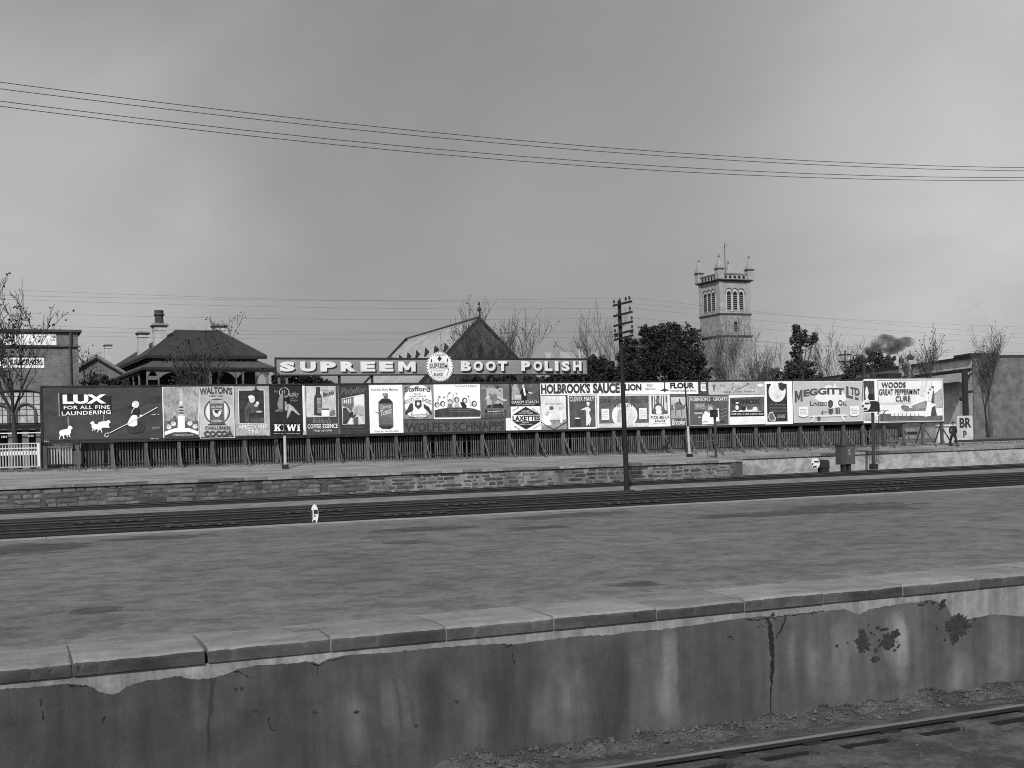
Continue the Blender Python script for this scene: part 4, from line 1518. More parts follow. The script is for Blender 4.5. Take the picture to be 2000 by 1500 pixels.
# 18 biscuits
p = Poster('dark biscuit poster with a pale globe between two white squares', 1166, 770.4, 1268.8, 835, .66)
p.poly('night', [(1170, 773.6), (1267, 772.4), (1267.3, 825.6), (1170.3, 827.5)], .105)
p.text("SWALLOW & ARIELL'S", 1172.6, 779, 1265.5, 787, .030, .02)
p.ell('globe', 1220, 811, 25, 24.5, .66, 32)
p.ell('globe_shade', 1224, 813, 16, 17, .52, 24)
p.poly('bottle', [(1205, 825), (1206, 806), (1210, 797), (1213, 806), (1213, 825)], .4)
p.text('BISCUITS', 1199, 788.6, 1241.5, 795.2, .05, .04)
p.rect('label', 1174.6, 798.4, 1189.6, 820, .72)
p.rect('label', 1248.2, 797, 1263, 818.6, .72)
p.tiny(1176, 801, 1188, 818, .4, 5)
p.tiny(1249.5, 800, 1262, 816, .4, 5)
p.poly('ground', [(1170.5, 828), (1267, 826.2), (1267, 833), (1170.5, 834.2)], .52)
# 19 flour
p = Poster('wide white poster in bold black letters for self raising flour', 1214.4, 744.6, 1364.8, 770.2, .72)
p.text('LION', 1221, 750, 1254, 763, .02, .05)
p.text('SELF', 1265, 750, 1276.5, 754.8, .06, .02)
p.text('RAISING', 1261.8, 757.4, 1281, 762, .06, .02)
p.text('FLOUR', 1310, 747.3, 1357.2, 758.7, .02, .05)
p.text('THE REGISTERED RED BRAND', 1310, 761.4, 1360.5, 764.6, .08, .03)
# 20 pick me up
p = Poster('white sauce poster of a cook before dark upright bars', 1269.3, 770.8, 1308.6, 833, .70)
p.rect('picture', 1272.6, 772.5, 1304, 808.6, .085)
p.polys('bars', [[(a, 772.8), (a + 2.4, 772.8), (a + 2.4, 797), (a, 798)] for a in (1275.3, 1279.6, 1288, 1292.6, 1297.5)], .62)
p.poly('coat', [(1276, 809), (1277, 793), (1282, 787), (1291, 788), (1296, 797), (1297, 809)], .10)
p.ell('face', 1283.5, 782.5, 3.2, 4.4, .16)
p.ell('arms', 1286, 797, 6, 5, .66)
p.ell('plate', 1287, 804.5, 6, 5, .72)
p.poly('bottle', [(1298.5, 801), (1299, 788), (1301, 784), (1302, 788), (1302, 802)], .6)
p.text('PICK-ME-UP', 1270.8, 812, 1307, 818, .05, .03)
p.text('SAUCE', 1278.6, 819.6, 1299, 824, .05, .04)
p.tiny(1274, 826, 1303, 828, .3)
# 21 camel
p = Poster('grey poster of a camel and rider with white script', 1308.9, 769.2, 1345.8, 832, .11)
p.rect('picture', 1311, 775.5, 1343, 815.5, .48)
p.poly('sand', [(1311, 797), (1320, 800), (1330, 799), (1343, 797), (1343, 817), (1311, 817)], .30)
p.poly('camel', [(1318, 798), (1317, 791), (1320, 786), (1326, 784), (1332, 787), (1334, 793), (1337, 790), (1338, 788), (1341, 788.5), (1339, 792), (1336, 799), (1332, 799), (1332.5, 812), (1331, 812), (1330, 800), (1321, 801), (1320, 813), (1318.6, 813)], .14)
p.poly('rider', [(1326, 785), (1326.4, 779), (1328, 778), (1329.4, 785), (1332, 793), (1328, 790)], .05)
p.poly('palms', [(1311, 802), (1311, 791), (1314, 790), (1316, 800)], .12)
p.text("Brooke's", 1311.5, 818.5, 1342.5, 829.5, .70, .01, shear=.3)
# 22 jar
p = Poster('small dark poster with one white jar next to the flour poster', 1365.3, 744, 1384.2, 773, .04)
p.rect('jar', 1369.8, 750.5, 1379.8, 763, .70)
p.ell('jar_base', 1374.8, 762.5, 5, 1.8, .70)
p.rect('jar_lid', 1370, 746.5, 1379.6, 749, .5)
p.tiny(1371, 753, 1379, 760, .06, 3)
p.tiny(1366.5, 766, 1383, 769, .2)
# 23 groats
p = Poster('dark poster of a child in a white gown eating from a bowl', 1346.3, 773.4, 1423, 831, .085)
p.frame('border', 1346.3, 773.4, 1423, 831, .9, .5)
p.text("ROBINSON'S", 1349.3, 776, 1387, 783.2, .70, .015)
p.text('GROATS', 1394, 776, 1420.8, 782.5, .70, .015)
p.rect('window', 1355.5, 788, 1377, 800, .20)
p.tiny(1360, 789, 1376, 795, .4, 3, name='window_light')
p.rect('sill', 1356, 805.5, 1372, 809, .40)
p.poly('gown', [(1370.5, 826), (1372, 812), (1377, 803), (1382, 801), (1388, 806), (1392, 806), (1400, 799), (1404, 797), (1405, 823), (1396, 823), (1395, 828), (1372, 829)], .70)
p.ell('hair', 1386, 797.5, 9, 8.6, .17)
p.ell('face', 1387.5, 799, 4.2, 5.6, .40)
p.ell('spoon', 1366, 814.8, 3, 1, .66)
p.stroke('table_edge', [(1371, 824.5), (1381, 823)], 1, .05)
p.stroke('cap', [(1407, 823.5), (1415, 822.5)], 1.6, .02)
for k in range(3):
    p.tiny(1408, 799 + k * 7, 1420, 802.5 + k * 7, .30, slant=.35)
# 24 creams
p = Poster('pale strip poster with looping script for soaps and creams', 1385, 743.6, 1493.4, 770.4, .40)
p.poly('posy', [(1391, 750), (1394, 753), (1396, 750), (1398, 752), (1396, 757), (1395.4, 765), (1393.6, 765), (1393, 757)], .10)
p.text('Use', 1408, 750.5, 1417, 755, .10, .01)
p.stroke('flourish', [(1427, 754), (1429, 750), (1433, 748), (1431, 755), (1429, 761), (1433, 757)], 1.0, .12)
p.stroke('flourish', [(1436, 762.5), (1444, 759), (1456, 753), (1464, 750), (1460, 748.5), (1458, 750)], 1.2, .12)
p.text('Vice', 1433, 750, 1447, 758.5, .2, -.01, shear=.4)
p.text('Soaps. Creams. Powders', 1415, 762.6, 1475.5, 767.4, .13, .015, slant=.4)
p.tiny(1460, 755.6, 1474, 758, .2)
p.ell('puff', 1485, 752.5, 6.5, 3.2, .66)
# 25 beef drink
p = Poster('white poster with a dark picture of a jar and cups on a table', 1424, 771, 1494, 829, .70)
p.poly('picture', [(1425.6, 777), (1492.6, 774.4), (1493, 812.6), (1426, 814)], .085)
p.text('BONOX', 1429.5, 779.4, 1486, 789.4, .028, .06)
p.poly('table', [(1427, 804.4), (1436, 801), (1452, 801.5), (1470, 800), (1489, 803.6)], .70)
p.ell('jar', 1440, 796, 5.6, 7.6, .05)
p.ell('jar_label', 1439.6, 796, 3.4, 4.6, .66)
p.rect('jar_lid', 1437.4, 785.4, 1442.6, 788.6, .6)
p.poly('steam', [(1446, 789), (1450, 794), (1456, 795), (1458, 801), (1451, 802), (1447, 796)], .03)
p.poly('cup', [(1469, 801), (1471, 795), (1478, 794.5), (1480, 800.5)], .66)
p.poly('spoon', [(1456, 801), (1458, 794), (1460, 801)], .70)
p.rect('caption_band', 1426.4, 804.6, 1492.4, 812, .02)
p.tiny(1428, 806.4, 1491, 810.6, .62)
# 26 moon face
p = Poster('white bordered poster of a big pale round face over a dark ground', 1494.4, 743, 1548.4, 828.4, .72)
p.rect('ground', 1498.3, 749.6, 1537.8, 823.4, .030)
p.ell('face', 1517.8, 765, 16.6, 20.2, .66, 30)
p.ell('cheek', 1518, 770, 8, 9, .56)
p.poly('forelock', [(1520, 748.6), (1526, 746.8), (1532, 750), (1534.4, 757), (1529, 763.5), (1523, 761), (1520.6, 756)], .035)
p.tiny(1503, 787, 1535, 806, .12, 3)
p.poly('tag', [(1502, 806), (1509, 804), (1516, 818), (1514, 822), (1502, 821), (1500.6, 813)], .5)
p.poly('tag_face', [(1503.2, 807.5), (1508.5, 806), (1513.8, 818), (1513, 820.5), (1503.2, 819.5), (1502, 813)], .12)
p.tiny(1518, 809.5, 1534.5, 816, .62, 3)
# 27 linseed oil
p = Poster('light grey poster with arched dark capitals for linseed oil', 1549.8, 744.4, 1684.6, 824, .42)
p.frame('border', 1549.8, 744.4, 1684.6, 824, 1.2, .6)
p.poly('white_house', [(1592, 779), (1594, 770), (1600, 764), (1607, 757), (1620, 751), (1628, 757), (1630, 747), (1634, 756), (1650, 770), (1653, 780), (1640, 794), (1626, 798)], .66)
p.text('M', 1553, 762, 1568, 785, .07, .025, slant=2.5)
p.text('EGGITT', 1570, 760, 1650, 773.5, .07, .05, arc=2.6, slant=2.5)
p.text('L', 1653.6, 755.3, 1666.5, 777.5, .07, .04, slant=-3)
p.text('TD', 1662, 757, 1680, 772, .07, .05, slant=-3.5)
p.poly('dash', [(1670, 775.4), (1677, 777.2), (1677, 781.6), (1669.6, 779.6)], .07)
p.text('L', 1582.6, 783, 1589, 792.4, .07, .045)
p.text('INSEED', 1589.5, 785, 1615.6, 792.4, .07, .04)
p.text('O', 1637.4, 781, 1646, 792, .07, .045)
p.text('IL', 1647, 784, 1655, 791.6, .07, .045)
p.ell('egg_head', 1622.2, 788.4, 5.2, 7.4, .075)
p.ell('egg_body', 1622.7, 803.2, 4.8, 5.6, .075)
p.stroke('collar', [(1617, 796.5), (1622, 798), (1628, 796)], 1, .6)
p.poly('bench', [(1582, 812), (1655, 809), (1655, 812), (1647, 812.6), (1650, 822), (1646, 822), (1643, 813), (1592, 814.4), (1588, 824), (1584, 824), (1589, 814.6), (1582, 814.6)], .6)
p.polys('tin', [[(1632, 796), (1637, 796.6), (1637, 807.6), (1632, 806.6)], [(1638, 796.6), (1640.8, 796.6), (1640.8, 807.4), (1638, 807.6)]], .09)
p.ell('can', 1599.6, 817, 3.4, 3.8, .09)
p.ell('brush', 1606.5, 805.5, 1.8, 3, .09)
p.stroke('handle', [(1610, 804.6), (1615, 803.6)], 1, .1)
p.poly('notice', [(1560, 794.6), (1578.6, 794), (1578.6, 812.6), (1569, 815), (1560.4, 812.6)], .70)
p.poly('notice', [(1660, 793.2), (1677.4, 792.6), (1677.6, 810.6), (1669, 813.4), (1660.4, 811)], .70)
p.tiny(1562, 798, 1577, 810, .3, 4)
p.tiny(1662, 797, 1676, 809, .3, 4)
# 28 peppermint: its own framed panel
p = Poster('white framed panel of a woman by the sea at the right end of the hoarding', 1686.4, 739.6, 1843.4, 824.6, .68, Y=HY - .03, thick=.03)
p.frame('frame', 1686.4, 739.6, 1843.4, 824.6, 1.5, .60)
p.rect('side_picture', 1687.6, 743.8, 1708.8, 781.6, .055)
p.poly('figure', [(1690, 766), (1691, 757), (1693, 754), (1695, 760), (1696.6, 768), (1694, 777), (1698, 781), (1691, 781)], .66)
p.poly('side_chair', [(1697, 781.4), (1697, 771), (1702, 768), (1708, 770), (1708.4, 781.4)], .02)
p.rect('side_foot', 1688, 806, 1708, 822, .30)
p.frame('inner_frame', 1715.6, 741.6, 1842.2, 822.6, 1.1, .20)
p.poly('cloud', [(1800, 744), (1812, 744), (1806, 775), (1796, 771)], .56)
p.poly('headland', [(1818, 774), (1826, 768), (1836, 760), (1841, 757), (1841, 796), (1818, 797)], .36)
p.poly('far_hill', [(1780, 793), (1795, 787), (1808, 783), (1816, 783), (1818, 794), (1806, 798), (1782, 798)], .23)
p.poly('shore', [(1760, 794), (1764, 791), (1775, 793), (1776, 797), (1810, 797), (1810, 801), (1768, 803), (1762, 799)], .17)
p.poly('sea_wall', [(1717.6, 808.4), (1740, 808), (1741, 812.4), (1800, 812), (1812, 814), (1832, 811.6), (1841, 811.4), (1841, 819.6), (1717.8, 821.4)], .10)
p.polys('stanchion', [[(1746 + k * 8, 807), (1747.4 + k * 8, 807), (1747.4 + k * 8, 812), (1746 + k * 8, 812)] for k in range(7)], .26)
p.poly('skirt', [(1811, 783), (1818, 785), (1827, 789), (1826, 811), (1806, 814), (1808, 800), (1810, 792)], .70)
p.poly('bag', [(1820, 796), (1826, 792), (1830, 811), (1818, 812)], .06)
p.poly('bodice', [(1814, 784), (1813, 770), (1816, 758), (1821, 755), (1824, 764), (1825, 777), (1822, 784)], .66)
p.poly('coat_back', [(1820, 788), (1819, 781), (1823, 760), (1825.4, 770), (1824.6, 788)], .10)
p.ell('hat', 1821.4, 756, 2.8, 2.4, .10)
p.ell('bow', 1816.4, 760.5, 1.8, 2, .10)
p.ell('bow', 1813.6, 767, 1.4, 2, .12)
p.stroke('plume', [(1818.6, 752), (1819, 747.6)], 1, .2)
p.text('WOODS', 1723, 746.2, 1770.6, 756.8, .05, .025)
p.text('GREAT PEPPERMINT', 1717.8, 759.4, 1798, 770.6, .05, .015)
p.text('CURE', 1750, 773, 1779, 784, .05, .015)
p.text('FIRST AID FOR COUGHS, COLDS & INFLUENZA', 1718.5, 786, 1783, 788.8, .15, .0)
p.tiny(1823, 815.4, 1837, 817.4, .55)
p2 = Poster('narrow blank white strip at the left of the peppermint cure picture', 1709.4, 743, 1714.6, 822, .72, Y=HY - .06)

# ================================================================== BOOT POLISH SIGN ABOVE
BY = 69.0
bp = thing('sign', (24.7, BY, .4), 'long grey boot polish sign with white shaded capitals above the hoarding', 'sign')
def bx(px): return at_y(px, 715, BY).x
m = MB()
m.box(bx(539), bx(1146), BY, BY + .05, Zp(842, 731, BY), Zp(842, 701.5, BY))
panel = m.build('panel', gm('sign_grey', .20, .2, .8, fine=.1), bp)
for nm, a0, a1, y0, y1 in (('frame_rail', 537, 1148, 699, 701.6), ('frame_rail', 537, 1148, 730.8, 733.4)):
    m = MB()
    m.box(bx(a0), bx(a1), BY - .05, BY + .06, Zp(842, y1, BY), Zp(842, y0, BY))
    m.build(nm, M_hb, bp)
for a in (538, 1147):
    m = MB()
    m.box(bx(a) - .04, bx(a) + .04, BY - .045, BY + .055, Zp(842, 733, BY), Zp(842, 699.4, BY))
    m.build('frame_end', M_hb, bp)
for i, a in enumerate((545, 560, 663, 727, 842, 960, 1085, 1140)):
    m = MB()
    m.box(bx(a) - .07, bx(a) + .07, BY + .062, BY + .18, .3, Zp(842, 702, BY))
    m.build('upright', M_hb if i not in (0, 1) else gm('pale_upright', .12), bp)
    m = MB()
    m.beam((bx(a), BY + .19, 4.5), (bx(a) + .05, BY + 2.2, .3), .08, .1)
    m.build('stay', M_hb, bp)
class Board(Poster):
    def __init__(s, o, Y):
        s.o, s.Y, s.k = o, Y, 1
b = Board(bp, BY - .004)
def shaded(st, x0, y0, x1, y1, bold, slant=0):
    b.text(st, x0 + 2.6, y0 + 2.6, x1 + 2.6, y1 + 2.6, .022, bold, name='letter_shade', slant=slant)
    b.text(st, x0, y0, x1, y1, .58, bold, name='letter', slant=slant)
# each letter placed where it stands
for ch, a, c in (('S', 548.5, 578), ('U', 588.5, 619), ('P', 628, 658.5), ('R', 667.5, 697.5), ('E', 706.5, 735), ('E', 743, 770.5), ('M', 780, 814)):
    shaded(ch, a, 706, c, 725.5, .07)
for ch, a, c in (('B', 902.5, 922), ('O', 927, 945.5), ('O', 951.5, 970.5), ('T', 974.5, 993), ('P', 1020.5, 1038), ('O', 1044, 1061.5), ('L', 1066, 1081), ('I', 1086, 1093), ('S', 1099, 1115), ('H', 1121.5, 1138)):
    shaded(ch, a, 705.2, c, 724.5, .055)
# toothed seal
seal = MB()
q = []
N = 52
c0 = at_y(859.3, 716.2, BY - .09)
rad = (at_y(886, 716.2, BY - .09) - c0).length
for k in range(N * 2):
    t = 2 * pi * k / (N * 2)
    r_ = rad * (1.0 if k % 2 else .93)
    q.append(c0 + Vector((cos(t) * r_, 0, sin(t) * r_ * 1.03)))
seal.prism(q, (0, .05, 0))
so = seal.build('seal', gm('seal_white', .66, .08, 3), bp)
b2 = Board(so, BY - .095)
m = MB()
for k in range(30):
    t = 2 * pi * k / 30
    cpt = c0 + Vector((cos(t) * rad * .93, -.006, sin(t) * rad * .95))
    s_ = .028
    m.add([cpt + Vector((-s_, 0, -s_)), cpt + Vector((s_, 0, -s_)), cpt + Vector((s_, 0, s_)), cpt + Vector((-s_, 0, s_))], [(0, 1, 2, 3)])
m.build('rim_dots', pm(.03), so, fix=False)['kind'] = 'stuff'
b2.poly('diamond', [(858.4, 695), (863, 700.4), (858.6, 706), (854, 700.6)], .03)
b2.ell('leaf', 842.6, 704.5, 1.3, 3.6, .05)
b2.ell('leaf', 874, 703.5, 1.3, 3.6, .05)
b2.frame('name_box', 840.5, 710, 877.5, 720.5, .7, .2)
b2.text('SUPREEM', 842.3, 711.3, 876, 718.6, .05, .04)
b2.tiny(848, 707.6, 869, 709.4, .1)
b2.tiny(846, 691.5, 870, 694.5, .15)
b2.tiny(846.5, 722.5, 869.5, 724.6, .2)
b2.text('BLACK', 849, 728, 867.5, 733.4, .06, .04)
b2.stroke('scroll', [(841.5, 720), (842.5, 727), (845, 735)], .8, .2)
b2.stroke('scroll', [(876, 719), (875, 727), (872, 734)], .8, .2)
b2.tiny(846, 735.2, 871, 737.2, .15)
# ================================================================== BUILDINGS BEYOND THE FENCE
M_slate = gm('dark_iron_roof', .027, .2, .8, .7, fine=.15)
M_stone = gm('pale_freestone', .25, .22, 1.2, fine=.25)
M_stone2 = gm('rubble_freestone', .20, .4, 1.6, fine=.3, bump=.4)
M_dark = gm('deep_shadowed_glass', .010, .2, 1)
M_dstone = gm('dark_bluestone', .055, .4, 1.5, fine=.3)
M_trim = gm('pale_trim', .34, .2, 2)
M_stucco = gm('chimney_stucco', .33, .2, 1.5, fine=.12)
M_strD = gm('dark_string_course', .05, .3, 2)

# ---------------------------------------------------------------- house with hipped roof
H = Frame(at_y(285, 692, 100), radians(4.1))
H.o.z = 0
house = thing('house', (H.o.x + 5, 104, .4), 'low verandahed house with a broad dark hipped roof and pale chimneys', 'house')
_, zE = H.front(285, 692)
aR, _ = H.front(522, 693)
bL, _ = H.side(198, 728)
_, zRid = H.front(388, 648, 6.5)
W_, D_ = aR, min(bL, 34)
print('house', aR, bL, zE, zRid)
hip = W_ / 2
# main hipped roof, ridge parallel to the front behind the left ridge
r0 = H.front(342, 648, 6.0)[0]
r1 = H.front(431, 648, 6.0)[0]
m = MB()
A, B_, C_, D2 = H.p(0, 0, zE), H.p(W_, 0, zE), H.p(W_, D_, zE), H.p(0, D_, zE)
k0, k1 = H.p(r0, 6.0, zRid), H.p(r1, 6.0, zRid)
k2 = H.p(r0 + .1, D_ - 6.5, zRid)
m.add([A, B_, C_, D2, k0, k1, k2, H.p(0, 0, zE - .12), H.p(W_, 0, zE - .12), H.p(W_, D_, zE - .12), H.p(0, D_, zE - .12)],
      [(0, 1, 5, 4), (1, 2, 6, 5), (2, 3, 6), (3, 0, 4, 6), (4, 5, 6), (0, 7, 8, 1), (1, 8, 9, 2), (2, 9, 10, 3), (3, 10, 7, 0), (7, 10, 9, 8)])
roof = m.build('roof', M_slate, house)
m = MB()
m.tube([k0 + Vector((0, 0, .03)), k1 + Vector((0, 0, .03))], .07, 5)
m.tube([A + Vector((.1, .1, .03)), k0], .06, 5)
m.tube([B_ + Vector((-.1, .1, .03)), k1], .06, 5)
m.build('ridge_capping', gm('ridge_tin', .05, .2, 2), roof)
# eave boards and brackets, frieze wall
def hz(py, b=0): return H.front(400, py, b)[1]
m = MB()
m.box(.02, W_ - .02, .03, .13, zE - .30, zE - .122, H)
m.box(.02, .12, .13, D_ - .02, zE - .30, zE - .122, H)
m.build('gutter', gm('gutter', .02), house)
m = MB()
m.box(.75, W_ - .75, .75, D_ - .7, .3, zE - .125, H)
m.build('wall', gm('house_wall', .028, .3, 1.3), house)
for i in range(14):
    a = .9 + (W_ - 1.8) * i / 13
    m = MB()
    m.box(a - .07, a + .07, .35, .748, zE - .62, zE - .31, H)
    m.build('eave_bracket', gm('bracket', .09), house)
for i in range(12):
    b = 1.2 + (D_ - 2.4) * i / 11
    m = MB()
    m.box(.36, .748, b - .08, b + .08, zE - .62, zE - .31, H)
    m.build('eave_bracket', gm('bracket', .09), house)
# verandah roof all round the front and left
zv1, zv0 = H.front(400, 703, .74)[1], H.front(268, 717, -1.9)[1]
vo = 1.9
m = MB()
pv = [H.p(.74, .74, zv1), H.p(W_ - .74, .74, zv1), H.p(W_ + .3, -vo, zv0), H.p(-.5, -vo, zv0)]
m.prism(pv, (0, 0, -.06))
m.build('verandah_roof', gm('verandah_iron', .055, .2, 1), house)
m = MB()
m.prism([H.p(.735, .80, zv1), H.p(-.5, -vo - .01, zv0), H.p(-.5, D_, zv0), H.p(.735, D_, zv1)], (0, 0, -.06))
m.build('verandah_roof', gm('verandah_iron', .055, .2, 1), house)
m = MB()
m.box(.70, W_ - .7, .66, .735, zv1 - .02, zv1 + .14, H)
m.box(.62, .735, .8, D_, zv1 - .02, zv1 + .14, H)
m.build('flashing', gm('pale_flashing', .22), house)
m = MB()
m.box(-.55, W_ + .35, -vo - .12, -vo - .02, zv0 - .20, zv0 - .0, H)
m.box(-.62, -.51, -vo + 0, D_, zv0 - .20, zv0, H)
m.build('verandah_gutter', gm('gutter', .02), house)
M_vp = gm('verandah_post', .12, .25, 2)
def arch_panel(name, a0, a1, b, side, parent):
    """spandrels of a flat arch between two posts"""
    zt = zv0 - .2
    L = []
    n = 10
    P = (lambda a, c: H.p(a, b, c)) if not side else (lambda a, c: H.p(b, a, c))
    for k in range(n + 1):
        t = k / n
        a = a0 + (a1 - a0) * t
        c = zt - .14 - .55 * (abs(2 * t - 1) ** 3)
        L.append((a, c))
    vs = [P(a0, zt)] + [P(a, c) for a, c in L] + [P(a1, zt)]
    mm = MB()
    mm.prism(vs, (H.ex if side else H.ey) * .06)
    mm.build(name, M_vp, parent)
fx = [-.3, .95, 3.5, 4.1, 6.4, 7.4, 9.2, 10.0, W_ + .1]
for a, w in ((-.28, .10), (.62, .10), (4.15, .09), (4.75, .22), (6.9, .09), (7.45, .16), (8.6, .2), (9.5, .22), (W_ + .15, .1)):
    if a > W_ + .2: continue
    m = MB()
    m.box(a - w / 2, a + w / 2, -vo + .05, -vo + .17, .3, zv0 - .2, H)
    m.build('verandah_post', M_vp, house)
for a0, a1 in ((-.28, .62), (.62, 4.15), (4.15, 6.9), (6.9, 9.5), (9.5, W_ + .15)):
    arch_panel('arched_fretwork', a0 + .06, a1 - .06, -vo + .08, False, house)
m = MB()
m.box(-.2, .55, -vo + .1, -vo + .14, zv0 - 1.0, zv0 - .7, H)
m.build('fretwork_panel', M_vp, house)
for i, b in enumerate((1.3, 4.0, 6.8, 9.6, 12.4)):
    m = MB()
    m.box(-.42, -.30, b - .06, b + .06, .3, zv0 - .2, H)
    m.build('verandah_post', M_vp, house)
    if i < 4:
        arch_panel('arched_fretwork', b + .06, b + 2.7, -.4, True, house)
for a0, a1 in ((1.4, 3.2), (5.3, 6.6), (7.8, 9.0)):
    m = MB()
    m.box(a0, a1, .70, .748, 1.0, 5.2, H)
    m.build('window', M_dark, house)
# chimneys
def chimney(fr, px0, px1, ytop, ybot, b, parent, pot=None, name='chimney', mat=None, flare=1.35):
    a0, zb = fr.front(px0, ybot, b)
    a1, zt = fr.front(px1, ytop, b)
    zt2 = fr.front((px0 + px1) / 2, ytop, b)[1]
    w = a1 - a0
    c = (a0 + a1) / 2
    h = zt2 - zb
    mm = MB()
    hw = w / 2
    d = w * .9
    mm.box(c - hw, c + hw, b, b + d, zb - 1.2, zt2 - w * .36, fr)
    ch = mm.build(name, mat or M_stucco, parent)
    mm = MB()
    mm.box(c - hw * 1.08, c + hw * 1.08, b - .05, b + d + .05, zt2 - w * .62, zt2 - w * .55, fr)
    mm.build('necking', M_trim, ch)
    mm = MB()
    z0 = zt2 - w * .36
    vs = []
    for f_, z_ in ((1.02, z0 + .002), (flare, z0 + w * .16), (flare, z0 + w * .2), (1.05, zt2)):
        e = hw * (f_ - 1)
        vs += [fr.p(c - hw - e, b - e, z_), fr.p(c + hw + e, b - e, z_), fr.p(c + hw + e, b + d + e, z_), fr.p(c - hw - e, b + d + e, z_)]
    fs = [(0, 3, 2, 1), (12, 13, 14, 15)]
    for i in range(3):
        for k in range(4):
            j = (k + 1) % 4
            fs.append((i * 4 + k, i * 4 + j, i * 4 + 4 + j, i * 4 + 4 + k))
    mm.add(vs, fs)
    mm.build('cap', gm('chimney_cap', .13, .25, 2), ch)
    if pot:
        hp = fr.front(px0, pot, b)[1] - zt2
        r_ = w * .36
        mm = MB()
        mm.lathe(fr.p(c, b + d / 2, zt2), [(r_ * 1.05, 0), (r_, hp * .1), (r_ * .95, hp * .55), (r_ * 1.22, hp * .62), (r_ * 1.22, hp * .72), (r_ * 1.0, hp * .78), (r_ * 1.08, hp)], 12)
        mm.build('chimney_pot', gm('sooty_pot', .04, .3, 3), ch)
    return ch
chimney(H, 302, 325, 631, 668, 4.0, roof, pot=605)
chimney(H, 271, 290, 647, 680, 7.5, roof)
chimney(H, 206, 218, 672, 722, 17.0, roof)
chimney(H, 420, 442, 632, 655, 9.0, roof)

# ---------------------------------------------------------------- church hall
HF = Frame(at_y(937, 620, 120), 0)
zA = HF.o.z - .45
HF.o.z = 0
hall = thing('church_hall', (HF.o.x, 124, .4), 'church hall with a steep dark gable and long pale slate roof', 'hall')
hw = 8.2
zEv = zA - hw * .98
Lh = 26.5
m = MB()
m.prism([HF.p(-hw, 0, .3), HF.p(hw, 0, .3), HF.p(hw, 0, zEv), HF.p(0, 0, zA), HF.p(-hw, 0, zEv)], HF.ey * Lh)
m.build('wall', M_dstone, hall)
def slate_mat():
    t = NT('pale_slate')
    n = t.noise(.9, 5, .65, (1, .5, 1))
    sep = t.n.new('ShaderNodeSeparateXYZ')
    t.link(t.pos, sep.inputs[0])
    wv = t.math('FRACT', t.math('MULTIPLY', sep.outputs[2], 2.4))
    b = t.noise(6, 4, .7)
    c = t.rng(n, .3, .7, .22, .36)
    c = t.math('MULTIPLY', c, t.rng(b, .3, .7, .75, 1.2))
    c = t.math('MULTIPLY', c, t.rng(wv, 0, .18, .8, 1.0))
    return t.done(c, .8)
M_psl = slate_mat()
for sg in (-1, 1):
    m = MB()
    ov = .25
    m.prism([HF.p(sg * (hw + ov), .25, zEv - ov * .98 + .04), HF.p(0, .25, zA + .04), HF.p(0, Lh - .25, zA + .04), HF.p(sg * (hw + ov), Lh - .25, zEv - ov * .98 + .04)], (0, 0, .12))
    rf = m.build('roof', M_psl, hall)
    if sg == -1:
        for i in range(7):
            b = 2.2 + i * 3.3
            xx = -3.3
            zz = zA + .16 - abs(xx) * .98
            m = MB()
            m.add([HF.p(xx - .12, b - .36, zz - .12), HF.p(xx - .12, b + .36, zz - .12), HF.p(xx - .06, b, zz + .95), HF.p(xx + .45, b, zz + .45)], [(0, 1, 2), (0, 2, 3), (1, 3, 2), (0, 3, 1)])
            m.build('dormer_vent', gm('vent_dark', .02), rf)
        # lean-to gable lights lower down
        for i, b in enumerate((11.0,)):
            xx = -hw + 1.3
            zz = zA + .16 - abs(xx) * .98
            m = MB()
            m.prism([HF.p(xx - .9, b - 2.0, zz - 1.2), HF.p(xx - .9, b + 2.0, zz - 1.2), HF.p(xx - .9, b + 1.6, zz + .3), HF.p(xx - .9, b - 1.6, zz + .3)], HF.ex * 1.6)
            gd = m.build('dormer', gm('dormer_slate', .10), rf)
            for k in (-.8, 0, .8):
                m = MB()
                m.add([HF.p(xx - .93, b + k - .35, zz - .1), HF.p(xx - .93, b + k + .35, zz - .1), HF.p(xx - .93, b + k, zz - .75), HF.p(xx - .90, b + k, zz - .3)], [(0, 1, 2), (0, 2, 3), (1, 3, 2), (0, 3, 1)])
                m.build('dormer_light', M_dark, gd)
for b0, sgn in ((-.06, 1), (Lh - .2, 1)):
    m = MB()
    for sg in (-1, 1):
        m.prism([HF.p(sg * (hw + .45), b0, zEv - .45), HF.p(0, b0, zA + .12), HF.p(0, b0, zA + .55), HF.p(sg * (hw + .45), b0, zEv - .02)], HF.ey * .32)
    m.build('gable_coping', gm('gable_coping_stone', .022, .3, 2), hall)
m = MB()
m.tube([HF.p(0, .2, zA + .5), HF.p(0, Lh, zA + .5)], .12, 5)
m.build('ridge', gm('ridge_stone', .07), hall)
fin = HF.p(0, .1, zA + .5)
m = MB()
m.lathe(fin, [(.18, 0), (.10, .15), (.06, .35), (.08, .6), (.20, .72), (.23, .82), (.17, .98), (.06, 1.1), (.05, 1.3), (.13, 1.42), (.13, 1.5), (.03, 1.7)], 8)
m.build('finial', gm('finial', .025), hall)
for k, a in enumerate((-1.4, 0, 1.4)):
    hgt = 1.9 if a else 2.4
    zb = zA - 5.3
    m = MB()
    pts = [HF.p(a - .33, -.03, zb), HF.p(a + .33, -.03, zb), HF.p(a + .33, -.03, zb + hgt), HF.p(a, -.03, zb + hgt + .5), HF.p(a - .33, -.03, zb + hgt)]
    m.prism(pts, HF.ey * .1)
    m.build('lancet_window', M_dark, hall)
m = MB()
m.box(-hw, hw, -.05, .05, zEv - .3, zEv - .12, HF)
m.build('string_course', gm('hall_string', .06), hall)

